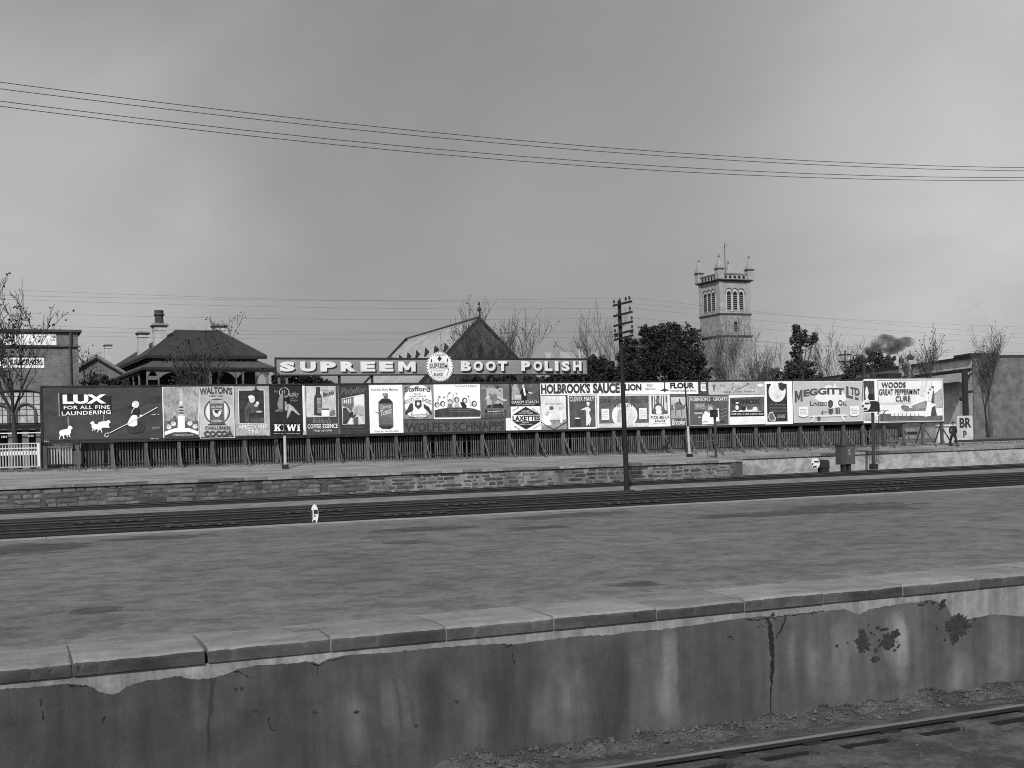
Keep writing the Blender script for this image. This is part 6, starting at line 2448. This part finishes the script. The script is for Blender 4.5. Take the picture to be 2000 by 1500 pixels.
leafy(1095, 770, 102, [(1085, 745, 18), (1110, 748, 18), (1060, 750, 16)], 'dark bush seen under the words of the boot polish sign', 88, M_leafd, 2600, .22, name='bush', cat='bush', group='bushes beyond the hoarding', trunk=False)
leafy(570, 770, 88, [(560, 735, 18), (590, 740, 20), (620, 745, 14), (548, 720, 12), (545, 745, 16), (640, 752, 12)], 'dark bush under the left end of the boot polish sign', 89, M_leafd, 3400, .20, name='bush', cat='bush', group='bushes beyond the hoarding', trunk=False)
leafy(215, 770, 92, [(185, 748, 9), (205, 742, 9), (222, 748, 10), (245, 750, 9)], 'ragged grey shrub at the left corner of the house', 90, M_leafm, 2200, .16, name='bush', cat='bush', group='bushes beyond the hoarding', trunk=False)
leafy(1563, 770, 135, [(1558, 652, 13), (1552, 668, 15), (1578, 665, 13), (1588, 662, 8), (1560, 690, 12), (1562, 715, 18), (1548, 722, 16), (1580, 722, 18), (1566, 735, 22), (1553, 640, 7), (1592, 655, 5)], 'two tiered leafy tree standing alone right of the tower', 91, M_leafm, 6500, .2)
leafy(1700, 770, 140, [(1715, 700, 16), (1735, 715, 18), (1690, 712, 16), (1670, 720, 18), (1710, 728, 26), (1740, 735, 18), (1655, 735, 14)], 'round dense dark tree under the drifting smoke', 93, M_leafm, 9000, .22)
leafy(1515, 775, 160, [(1490, 740, 14), (1515, 735, 14), (1540, 740, 14), (1600, 742, 12)], 'low dark hedge behind the moon faced poster', 97, M_leafm, 2600, .28, name='hedge', cat='hedge', group='bushes beyond the hoarding', trunk=False)
leafy(985, 775, 106, [(960, 745, 14), (1000, 742, 14), (1030, 746, 12), (930, 746, 12), (905, 748, 10)], 'dark scrub below the boot polish words at the hall', 98, M_leafd, 2200, .22, name='bush', cat='bush', group='bushes beyond the hoarding', trunk=False)

# white distant gable in the gap between the far trees
dg = thing('cottage', (at_y(1525, 727, 230).x, 232, .4), 'distant white gabled cottage seen between the trees', 'cottage')
DF = Frame(at_y(1524, 719, 230), 0)
zd = DF.o.z
DF.o.z = 0
m = MB()
m.prism([DF.p(-2.6, 0, .3), DF.p(2.6, 0, .3), DF.p(2.6, 0, zd - 2), DF.p(0, 0, zd), DF.p(-2.6, 0, zd - 2)], DF.ey * 6)
m.build('wall', gm('white_gable', .6), dg)
m = MB()
for sg in (-1, 1):
    m.prism([DF.p(sg * 3, -.2, zd - 2.2), DF.p(0, -.2, zd + .05), DF.p(0, -.2, zd + .3), DF.p(sg * 3, -.2, zd - 1.95)], DF.ey * 6.4)
m.build('roof', gm('cottage_roof', .2), dg)

# ================================================================== TELEGRAPH POLE
M_pole = gm('tarred_pole', .012, .3, 3, .8, stretch=(4, 4, .3))
M_ins = gm('insulator', .035, .2, 5, .35)
PY = 51.7
pb = at_y(1224, 957, PY)
pt = at_y(1209.3, 587, PY)
tp = thing('telegraph_pole', (pb.x, PY, -1.15), 'tall dark telegraph pole with five slanting crossarms beside the tracks', 'telegraph pole')
m = MB()
m.tube([Vector((pb.x, PY, -1.3)), Vector((pb.x, PY, -.2)), Vector((pt.x, PY, pt.z))], [.135, .13, .088], 10)
m.build('pole', M_pole, tp)
arm_dir = Vector((cos(radians(-38)), sin(radians(-38)), 0))
tip_pts = []
for k, (py, rise) in enumerate(((592.5, 9), (613, 8), (632, 9), (649, 7), (659, 8))):
    zc_ = at_y(1214, py + 2, PY).z
    xp_ = pb.x + (pt.x - pb.x) * (zc_ + 1.15) / (pt.z + 1.15)
    half = .62
    # the arms run across the line of the track; seen obliquely they look tilted, and the old pole has twisted
    q0 = Vector((xp_, PY, zc_)) + Vector((-.44, -.18, -.10))
    q1 = Vector((xp_, PY, zc_)) + Vector((.64, -.12, .15))
    m = MB()
    m.beam(q0, q1, .10, .11)
    am = m.build('crossarm', M_pole, tp)
    for f_, ok in ((.04, k in (0, 3, 4)), (.35, k == 0), (.68, k == 0), (.14, k == 4), (.88, k in (0, 1, 4)), (.96, k in (2, 4, 3))):
        if not ok: continue
        c = q0.lerp(q1, f_) + Vector((0, 0, .05))
        m = MB()
        m.lathe(c, [(.018, 0), (.018, .07), (.06, .09), (.062, .13), (.045, .15), (.055, .19), (.03, .24)], 8)
        m.build('insulator', M_ins, am)
    tip_pts.append((q0 + Vector((.04, 0, .18)), q1 + Vector((-.04, 0, .18))))
def wire(pts, r, label, group):
    m = MB()
    m.tube(pts, r, 5)
    o = m.build('wire', gm('copper_wire', .035, .1, 1, .6), None, fix=False)
    return tag(o, label, 'wire', group)
# four heavy wires crossing the whole sky, nearer the camera, on poles outside the frame
WYy = 30.0
names = ('topmost of the four wires crossing the open sky', 'second wire from the top of the four crossing the open sky', 'third wire from the top of the four crossing the open sky', 'lowest of the four wires crossing the open sky')
for i, (ya, ym, yb) in enumerate(((160.5, 273, 325.5), (173.5, 282, 332), (197.5, 304, 346.5), (207.5, 313.5, 352.5))):
    A, M2, B2 = at_y(0, ya, WYy), at_y(1000, ym, WYy), at_y(1887, yb, WYy)
    def zz(x):
        return (A.z * (x - M2.x) * (x - B2.x) / ((A.x - M2.x) * (A.x - B2.x)) + M2.z * (x - A.x) * (x - B2.x) / ((M2.x - A.x) * (M2.x - B2.x))
                + B2.z * (x - A.x) * (x - M2.x) / ((B2.x - A.x) * (B2.x - M2.x)))
    pts = [Vector((x, WYy, zz(x))) for x in [-12 + k * 2.5 for k in range(25)]]
    wire(pts, .0092, names[i], 'wires crossing the sky')
# thin telegraph wires on the pole
for i, (k, s, yl, yr) in enumerate(((0, 0, 564, 640), (0, 1, 576, 655), (1, 1, 583, 662), (2, 1, 610, 672), (3, 0, 633, 690), (4, 0, 652, 700), (4, 1, 644, 695))):
    q = tip_pts[k][s]
    l, r_ = at_y(-40, yl, PY), at_y(2040, yr, PY)
    pts = []
    for a, b in ((l, q), (q, r_)):
        for t in range(12):
            f_ = t / 12
            p_ = a.lerp(b, f_)
            p_.z -= .18 * sin(pi * f_)
            pts.append(p_)
    pts.append(r_)
    wire(pts, .0036, ('thin telegraph wire on the left tip of the top crossarm', 'thin telegraph wire on the right tip of the top crossarm', 'thin telegraph wire on the second crossarm', 'thin telegraph wire on the middle crossarm', 'thin telegraph wire on the fourth crossarm', 'thin telegraph wire on the left tip of the lowest crossarm', 'thin telegraph wire on the right tip of the lowest crossarm')[i], 'thin telegraph wires')
# far pole with two crossarms
f0, f1 = at_y(1652, 740, 145), at_y(1650, 684, 145)
t2 = thing('telegraph_pole', (f0.x, 145, .4), 'far telegraph pole with two crossarms among bare branches', 'telegraph pole')
m = MB()
m.tube([Vector((f0.x, 145, .3)), Vector((f0.x, 145, f1.z))], [.17, .12], 7)
m.build('pole', M_bark2, t2)
for yy in (693, 706):
    a, b = at_y(1638, yy + .5, 145), at_y(1662, yy - .5, 145)
    m = MB()
    m.beam(a, b, .16, .2)
    m.build('crossarm', M_pole, t2)

# ================================================================== SWAN NECK LAMPS
M_lampw = gm('lamp_white_paint', .34, .2, 4, fine=.15)
M_lampd = gm('lamp_dark_paint', .018, .2, 4, .6)
def swan(pxb, yb, pxm, ym, pxt, yt, lx, ly, Y, label):
    base, mid, top = at_y(pxb, yb, Y), at_y(pxm, ym, Y), at_y(pxt, yt, Y)
    t = thing('lamp_post', (base.x, Y, base.z), label, 'lamp post', 'swan neck lamps in front of the hoarding')
    m = MB()
    m.box(base.x - .15, base.x + .15, Y - .15, Y + .15, base.z - .15, base.z + .22)
    m.build('base', M_lampd, t)
    b1 = base + Vector((0, 0, .2))
    m = MB()
    m.tube([b1, mid], [.085, .075], 10)
    m.build('white_shaft', M_lampw, t)
    m = MB()
    m.tube([mid, top], [.06, .045], 8)
    m.build('upper_shaft', M_lampd, t)
    end = at_y(lx, ly, Y)
    end.z += .12
    r_ = (top.x - end.x) / 2
    ctr = Vector(((top.x + end.x) / 2, Y, max(top.z, end.z + .1)))
    pts = [top] + [ctr + Vector((cos(pi * k / 12) * r_, 0, sin(pi * k / 12) * r_ * 1.1)) for k in range(13)] + [end]
    m = MB()
    m.tube(pts, .032, 6)
    m.build('swan_neck', M_lampd, t)
    m = MB()
    m.lathe(end + Vector((0, 0, -.16)), [(.30, 0), (.29, .02), (.12, .09), (.05, .12), (.04, .2)], 14)
    m.build('lamp_shade', M_lampd, t)
    m = MB()
    m.lathe(end + Vector((0, 0, -.24)), [(.02, 0), (.055, .03), (.055, .07), (.03, .085)], 8)
    m.build('bulb', gm('glass_bulb', .3, .05, 1, .2), t)
swan(557.5, 915, 556, 851, 553.5, 752, 500, 763, 64.0, 'white footed lamp post with a curved neck before the boot polish girl poster')
swan(1347, 893, 1343.5, 832, 1338, 748, 1298, 762, 63.2, 'white footed lamp post with a curved neck before the camel poster')

# box on a post with a light railing
bpst = at_y(1398.5, 891, 62.3)
lb = thing('box_post', (bpst.x, 62.3, bpst.z), 'small dark box on a post in front of the groats poster', 'post box')
m = MB()
m.tube([bpst - Vector((0, 0, .1)), at_y(1396, 812, 62.3)], .085, 8)
m.build('post', gm('post_grey', .045, .3, 4), lb)
a, b = at_y(1390, 802, 62.2), at_y(1400.5, 814.5, 62.2)
m = MB()
m.box(a.x, b.x, 62.1, 62.4, b.z, a.z)
m.build('box', gm('box_dark', .025), lb)
m = MB()
m.box(a.x - .03, b.x + .03, 62.06, 62.44, a.z + .001, a.z + .04)
m.build('lid', M_lampd, lb)
rl = thing('railing', (at_y(1398, 891, 61.9).x, 61.9, .2), 'light pipe railing on two thin legs around the box post', 'railing')
M_pipe = gm('grey_pipe', .08, .2, 4)
for px0, y0, y1 in ((1382, 893, 862), (1413.5, 892, 858)):
    m = MB()
    m.tube([at_y(px0, y0 + 1, 61.9), at_y(px0, y1, 61.9)], .03, 6)
    m.build('leg', M_pipe, rl)
m = MB()
m.tube([at_y(1349, 864, 61.9), at_y(1398, 860, 61.9), at_y(1416, 858, 61.9)], .02, 6)
m.build('top_rail', M_pipe, rl)

# ================================================================== SIGNALS
M_sigd = gm('signal_black', .022, .2, 4, .6)
M_sigw = gm('signal_white', .55, .08, 4)
def target_face(cx, cy, rx, ry, Y, parent, facing):
    """white oval plate with dark lens openings, turned to look along the line"""
    c = at_y(cx, cy, Y)
    k = (at_y(cx + 1, cy, Y) - c).length
    ang = radians(facing)
    e = Vector((cos(ang), sin(ang), 0))
    nrm = Vector((sin(ang), -cos(ang), 0))
    hw_ = rx * k / max(abs(cos(ang)) , .3)
    hh = ry * k
    pts = [c + e * cos(2 * pi * i / 24) * hw_ + Vector((0, 0, 1)) * sin(2 * pi * i / 24) * hh for i in range(24)]
    m = MB()
    m.prism(pts, -nrm * .03)
    pl = m.build('white_plate', M_sigw, parent)
    def hole(u, v, w, h, nm='lens'):
        q = [c + e * (u + i * w) * hw_ + Vector((0, 0, (v + j * h) * hh)) + nrm * .004 for i, j in ((-1, -1), (1, -1), (1, 1), (-1, 1))]
        m_ = MB()
        m_.prism(q, nrm * .02)
        m_.build(nm, M_sigd, pl)
    return c, e, nrm, hw_, hh, hole
def light_signal(px0, px1, y0, y1, Y, fx, fy, frx, fry, parent):
    a, b = at_y(px0, y1, Y), at_y(px1, y0, Y)
    w, h = b.x - a.x, b.z - a.z
    n = 10
    pts = [Vector((a.x, Y, a.z)), Vector((b.x, Y, a.z)), Vector((b.x, Y, a.z + h * .62))]
    for k in range(1, n):
        t = pi * k / n
        pts.append(Vector((a.x + w / 2 + cos(t) * w / 2, Y, a.z + h * .62 + sin(t) ** .6 * h * .38)))
    pts.append(Vector((a.x, Y, a.z + h * .62)))
    m = MB()
    m.prism(pts, (0, .42, 0))
    bd = m.build('lamp_case', M_sigd, parent)
    m = MB()
    m.box(a.x - .04, b.x + .04, Y - .03, Y + .45, a.z - .045, a.z - .001)
    m.build('case_rim', M_sigd, bd)
    c, e, nrm, hw_, hh, hole = target_face(fx, fy, frx, fry, Y + .05, parent, -38)
    hole(.25, .34, .55, .15, 'slot')
    hole(-.72, -.12, .2, .2)
    hole(-.15, -.62, .42, .17)
    m = MB()
    m.beam(c + Vector((0, .06, 0)), Vector((a.x + .02, Y + .2, c.z)), .12, .14)
    m.build('hood_arm', M_sigd, bd)
sgb = at_y(1706.5, 911, 62.0)
sg = thing('signal', (sgb.x, 62, sgb.z), 'tall light signal post with a hooded dark lamp case and ladder', 'signal')
m = MB()
m.tube([sgb - Vector((0, 0, .15)), at_y(1704.5, 806, 62)], [.115, .10], 10)
m.build('post', gm('signal_post', .035, .2, 4), sg)
m = MB()
m.box(sgb.x - .2, sgb.x + .2, 61.8, 62.2, sgb.z - .2, sgb.z + .16)
m.build('base', M_sigd, sg)
light_signal(1696.5, 1718, 783, 803, 61.8, 1691.5, 791.5, 5.2, 8.6, sg)
lad = None
for a in (1712, 1716.5):
    m = MB()
    q0, q1 = at_y(a, 902, 61.9), at_y(a - 1, 812, 61.9)
    m.tube([q0 + Vector((-.1, 0, -.1)), q0, q1], .02, 5)
    lad = m.build('ladder_rail', M_sigd, sg)
for i in range(11):
    y_ = 898 - i * 7.6
    m = MB()
    m.tube([at_y(1711.8 - (898 - y_) * .011, y_, 61.9), at_y(1716.4 - (898 - y_) * .011, y_, 61.9)], .014, 5)
    m.build('rung', M_sigd, lad)
m = MB()
m.beam(at_y(1713, 803, 61.9), at_y(1732, 802, 61.9), .35, .04)
m.beam(at_y(1713, 809, 61.9), at_y(1718, 803, 61.9), .04, .05)
m.beam(at_y(1725, 808, 61.9), at_y(1729, 803, 61.9), .04, .05)
m.build('platform_bracket', M_sigd, sg)
dsb = at_y(1609, 914, 61.0)
ds = thing('ground_signal', (dsb.x, 61, dsb.z), 'low ground signal with a white plate beside its rounded dark case', 'signal')
light_signal(1600, 1620, 897.5, 913, 60.9, 1592.8, 905, 5.2, 8.4, ds)
m = MB()
m.box(at_y(1603, 914, 61).x, at_y(1618, 914, 61).x, 60.92, 61.3, dsb.z - .3, dsb.z + .0)
m.build('base', M_sigd, ds)
# relay cabinet
cb0, cb1 = at_y(1643, 907.5, 61.2), at_y(1669.5, 870, 61.2)
cab = thing('cabinet', ((cb0.x + cb1.x) / 2, 61.3, -1.0), 'grey iron relay cabinet on short legs below the pale wall', 'cabinet')
m = MB()
m.box(cb0.x, cb1.x, 61.2, 61.75, cb0.z, cb1.z)
m.build('case', gm('cabinet_grey', .050, .2, 3, .7), cab)
m = MB()
m.box(cb0.x - .05, cb1.x + .05, 61.13, 61.8, cb1.z + .001, cb1.z + .06)
m.build('lid', gm('cabinet_lid', .04), cab)
m = MB()
xm = (cb0.x + cb1.x) / 2 - .2
m.box(xm, cb1.x - .02, 61.17, 61.198, cb0.z + .02, cb1.z - .02)
dr = m.build('door', gm('cabinet_door', .060, .2, 3, .7), cab)
m = MB()
for i in range(5):
    for j in (0, 1):
        xx = xm + .22 + j * .09
        zz_ = cb1.z - .28 - i * .075
        m.box(xx, xx + .05, 61.158, 61.169, zz_, zz_ + .045)
m.build('notice_marks', gm('cab_marks', .35), dr)
for a0, a1 in ((1649, 1655), (1659, 1664)):
    m = MB()
    m.box(at_y(a0, 905, 61.2).x, at_y(a1, 905, 61.2).x, 61.3, 61.6, -1.2, cb0.z - .001)
    m.build('leg', M_sigd, cab)
# small shunt disc standing behind the middle platform edge
DY = 24.6
dcx = at_y(614.5, 1000, DY).x
sd = thing('shunt_signal', (dcx, DY, -1.15), 'small white oval shunting disc showing above the middle platform edge', 'signal')
ctr = at_y(614.6, 1004, DY)
hh = ctr.z - at_y(614.6, 1023, DY).z
ang = radians(-68 + 23)
e = Vector((cos(radians(-66)), sin(radians(-66)), 0))
nrm = Vector((e.y, -e.x, 0))
kx = (at_y(621.5, 1004, DY).x - ctr.x)
hwid = hh * .98
pts = [ctr + e * cos(2 * pi * i / 32) * hwid * .42 + Vector((0, 0, sin(2 * pi * i / 32) * hh)) for i in range(32)]
def disc_pts(s_, off):
    return [ctr + nrm * off + (p - ctr) * s_ for p in pts]
E2 = Vector((1, 0, 0)) * kx
pts = [ctr + (Vector((1, -.25, 0)) * kx) * cos(2 * pi * i / 32) + Vector((0, 0, sin(2 * pi * i / 32) * hh)) for i in range(32)]
nrm = Vector((-.25, -1, 0)).normalized()
m = MB()
m.prism(pts, -nrm * .02)
disc = m.build('disc', M_sigw, sd)
def dq(u0, u1, v0, v1, nm, mat=M_sigd):
    ex = Vector((1, -.25, 0)) * kx
    q = [ctr + ex * u + Vector((0, 0, v * hh)) + nrm * .003 for u, v in ((u0, v0), (u1, v0), (u1, v1), (u0, v1))]
    mm = MB()
    mm.prism(q, nrm * .015)
    mm.build(nm, mat, disc)
dq(-.25, .8, .05, .44, 'window')
dq(-.97, -.62, -.5, .44, 'side_slot')
dq(-.2, .12, -.22, -.06, 'lens')
dq(-.5, .2, -1.0, -.62, 'lower_cut')
m = MB()
q = [ctr + Vector((kx * a, .03, b * hh)) for a, b in ((.55, .75), (1.15, .2), (1.5, -.9), (1.4, -1.1), (.3, -1.1), (.3, .3))]
m.prism(q, (0, .3, 0))
m.build('lamp_case', M_sigd, sd)
m = MB()
m.tube([Vector((dcx, DY + .1, -1.2)), Vector((dcx, DY + .1, ctr.z - .1))], .05, 8)
m.build('stand', M_sigd, sd)

# ================================================================== MAN WALKING
mp0 = at_y(1862, 869, 66)
mz = fz(mp0.x, 66)
man = thing('person', (mp0.x, 66, mz), 'man in a dark suit and hat walking past the pale lettered board', 'person')
man.rotation_euler = (0, 0, 0)
def skin_fig(name, verts, edges, radii, mat, sub=2, root=0):
    me = bpy.data.meshes.new(name)
    me.from_pydata([Vector(v) for v in verts], edges, [])
    o = bpy.data.objects.new(name, me)
    COL.objects.link(o)
    o.parent = man
    sk = o.modifiers.new('skin', 'SKIN')
    sk.use_smooth_shade = True
    lay = me.skin_vertices[0] if me.skin_vertices else None
    if lay is None:
        bpy.context.view_layer.objects.active = o
        bm = bmesh.new()
        bm.from_mesh(me)
        bm.verts.layers.skin.verify()
        bm.to_mesh(me)
        bm.free()
        lay = me.skin_vertices[0]
    for i, r_ in enumerate(radii):
        lay.data[i].radius = r_ if hasattr(r_, '__len__') else (r_, r_)
        lay.data[i].use_root = (i == root)
    s_ = o.modifiers.new('sub', 'SUBSURF')
    s_.levels = s_.render_levels = sub
    me.materials.append(mat)
    return o
M_skin = gm('skin', .30, .1, 6)
M_suit = gm('dark_suit', .018, .3, 6)
# pose: walking away to the left of the picture, arms swinging
body_v = [(0, 0, .93), (0, .0, 1.18), (0, .0, 1.42), (0, -.01, 1.52), (.0, -.02, 1.64),
          (-.19, 0, 1.40), (-.27, .06, 1.13), (-.28, -.06, .88), (-.28, -.10, .78), (.19, 0, 1.40), (.27, -.04, 1.13), (.31, .08, .90), (.32, .12, .80),
          (-.10, 0, .88), (-.13, .10, .48), (-.12, .26, .12), (-.12, .20, .07), (.10, 0, .88), (.13, -.14, .50), (.14, -.18, .12), (.15, -.22, .07)]
body_e = [(0, 1), (1, 2), (2, 3), (3, 4), (2, 5), (5, 6), (6, 7), (7, 8), (2, 9), (9, 10), (10, 11), (11, 12), (0, 13), (13, 14), (14, 15), (15, 16), (0, 17), (17, 18), (18, 19), (19, 20)]
body_r = [(.14, .11), (.14, .11), (.16, .11), .055, (.085, .10), .06, .045, .035, .03, .06, .045, .035, .03, .085, .06, .045, .035, .085, .06, .045, .035]
skin_fig('body', body_v, body_e, body_r, M_skin)
jv = [(0, 0, .90), (0, .0, 1.12), (0, .0, 1.40), (0, 0, 1.47), (-.20, 0, 1.40), (-.28, .06, 1.13), (-.29, -.06, .90), (.20, 0, 1.40), (.28, -.04, 1.13), (.32, .08, .92), (0, 0, .78)]
skin_fig('jacket', jv, [(0, 1), (1, 2), (2, 3), (2, 4), (4, 5), (5, 6), (2, 7), (7, 8), (8, 9), (0, 10)], [(.20, .15), (.175, .135), (.19, .13), .08, .085, .068, .055, .085, .068, .055, (.21, .16)], M_suit)
tv = [(0, 0, .92), (-.10, 0, .84), (-.13, .10, .48), (-.12, .25, .12), (.10, 0, .84), (.13, -.14, .50), (.14, -.18, .10)]
skin_fig('trousers', tv, [(0, 1), (1, 2), (2, 3), (0, 4), (4, 5), (5, 6)], [(.15, .12), .11, .085, .075, .11, .085, .075], M_suit)
m = MB()
m.lathe(Vector((mp0.x, 66 - .02, mz + 1.66)), [(.165, 0), (.165, .015), (.105, .025), (.11, .09), (.085, .13)], 14)
m.build('hat', M_suit, man)
for a, b in ((-.12, .18), (.145, -.25)):
    m = MB()
    m.box(mp0.x + a - .05, mp0.x + a + .05, 66 + b - .14, 66 + b + .12, mz, mz + .09)
    m.build('boot', M_sigd, man)

# ================================================================== SMOKE, AND THE ENGINE IT COMES FROM
en = thing('locomotive', (at_y(1687, 720, 118).x, 118, .4), 'dark chimney and dome of a locomotive showing over the hoarding', 'locomotive')
c = at_y(1687, 712, 118)
m = MB()
m.lathe(Vector((c.x, 118, c.z - 1.6)), [(.34, 0), (.26, .3), (.26, 1.9), (.36, 2.0), (.40, 2.25), (.34, 2.4)], 12)
m.build('chimney', M_sigd, en)
m = MB()
zb = c.z - 1.6
m.tube([Vector((c.x - .9, 117.6, zb - .8)), Vector((c.x + 6, 120.5, zb - .8))], .85, 14)
m.build('boiler', M_sigd, en)
m = MB()
m.lathe(Vector((c.x + 2.2, 118.9, zb - .1)), [(.45, 0), (.45, .5), (.3, .8), (.05, .9)], 10)
m.build('dome', M_sigd, en)
m = MB()
m.box(c.x + 5, c.x + 7.2, 119.4, 122, .6, zb + .6)
m.build('cab', M_sigd, en)
m = MB()
m.box(c.x - 1, c.x + 7.5, 117.2, 121.6, .9, 1.3)
m.build('running_board', M_sigd, en)
for k in range(3):
    m = MB()
    cc = Vector((c.x + 1 + k * 1.9, 117.6 + k * .6, 1.1))
    m.tube([cc + Vector((.05, -.6, 0)), cc + Vector((0, -.45, 0))], .7, 14)
    m.build('wheel', M_sigd, en)

def smoke_vol(name, lobes, Y, dens, label, seed):
    bm = bmesh.new()
    for a, b, rx, ry in lobes:
        c_ = at_y(a, b, Y)
        k_ = (at_y(a + 1, b, Y) - c_).length
        mat_ = Matrix.Translation(c_) @ Matrix.Diagonal((rx * k_, rx * k_ * .8, ry * k_, 1))
        bmesh.ops.create_icosphere(bm, subdivisions=2, radius=1, matrix=mat_)
    me = bpy.data.meshes.new(name)
    bm.to_mesh(me)
    bm.free()
    o = bpy.data.objects.new(name, me)
    COL.objects.link(o)
    rm = o.modifiers.new('merge', 'REMESH')
    rm.mode = 'VOXEL'
    rm.voxel_size = .25
    mt = bpy.data.materials.new(name)
    mt.use_nodes = True
    t = mt.node_tree
    t.nodes.clear()
    ou = t.nodes.new('ShaderNodeOutputMaterial')
    pv_ = t.nodes.new('ShaderNodeVolumePrincipled')
    pv_.inputs['Color'].default_value = (.09, .09, .09, 1)
    g = t.nodes.new('ShaderNodeNewGeometry')
    n = t.nodes.new('ShaderNodeTexNoise')
    n.inputs['Scale'].default_value = .8
    n.inputs['Roughness'].default_value = .62
    n.inputs['Detail'].default_value = 5
    t.links.new(g.outputs['Position'], n.inputs[0])
    r_ = t.nodes.new('ShaderNodeMapRange')
    r_.inputs[1].default_value = .42
    r_.inputs[2].default_value = .72
    r_.inputs[3].default_value = 0
    r_.inputs[4].default_value = dens
    t.links.new(n.outputs[0], r_.inputs[0])
    t.links.new(r_.outputs[0], pv_.inputs['Density'])
    t.links.new(pv_.outputs[0], ou.inputs['Volume'])
    me.materials.append(mt)
    tag(o, label, 'smoke', kind='stuff')
    return o
smoke_vol('smoke', [(1689, 696, 4, 8), (1693, 686, 8, 8), (1703, 681, 12, 9), (1718, 676, 15, 10), (1735, 668, 17, 12), (1752, 674, 18, 11), (1742, 684, 16, 8), (1726, 661, 12, 8), (1770, 668, 16, 9), (1710, 668, 10, 8)], 118, 2.2, 'dark smoke drifting right from a chimney over the trees', 3)
smoke_vol('smoke', [(1888, 645, 16, 34), (1905, 620, 22, 34), (1900, 670, 20, 26), (1880, 600, 12, 18)], 150, .05, 'thin grey smoke rising at the right edge of the sky', 5)
smoke_vol('smoke', [(313, 596, 6, 9), (318, 582, 9, 9), (312, 572, 10, 8)], 104, .16, 'faint smoke above the tallest chimney of the house', 6)
bare_tree(1935, 800, 640, 105, .9, 'bare tree standing past the end of the long light brick building', 73, mat=M_bark2, levels=5, nlimb=4, fork=.32, leaves=1)
leafy(1950, 790, 112, [(1925, 760, 22), (1955, 745, 26), (1985, 755, 26), (1940, 790, 30), (1980, 795, 34)], 'dark bush past the end of the long brick building', 101, M_leafm, 5200, .22, name='bush', cat='bush', group='bushes beyond the hoarding', trunk=False)
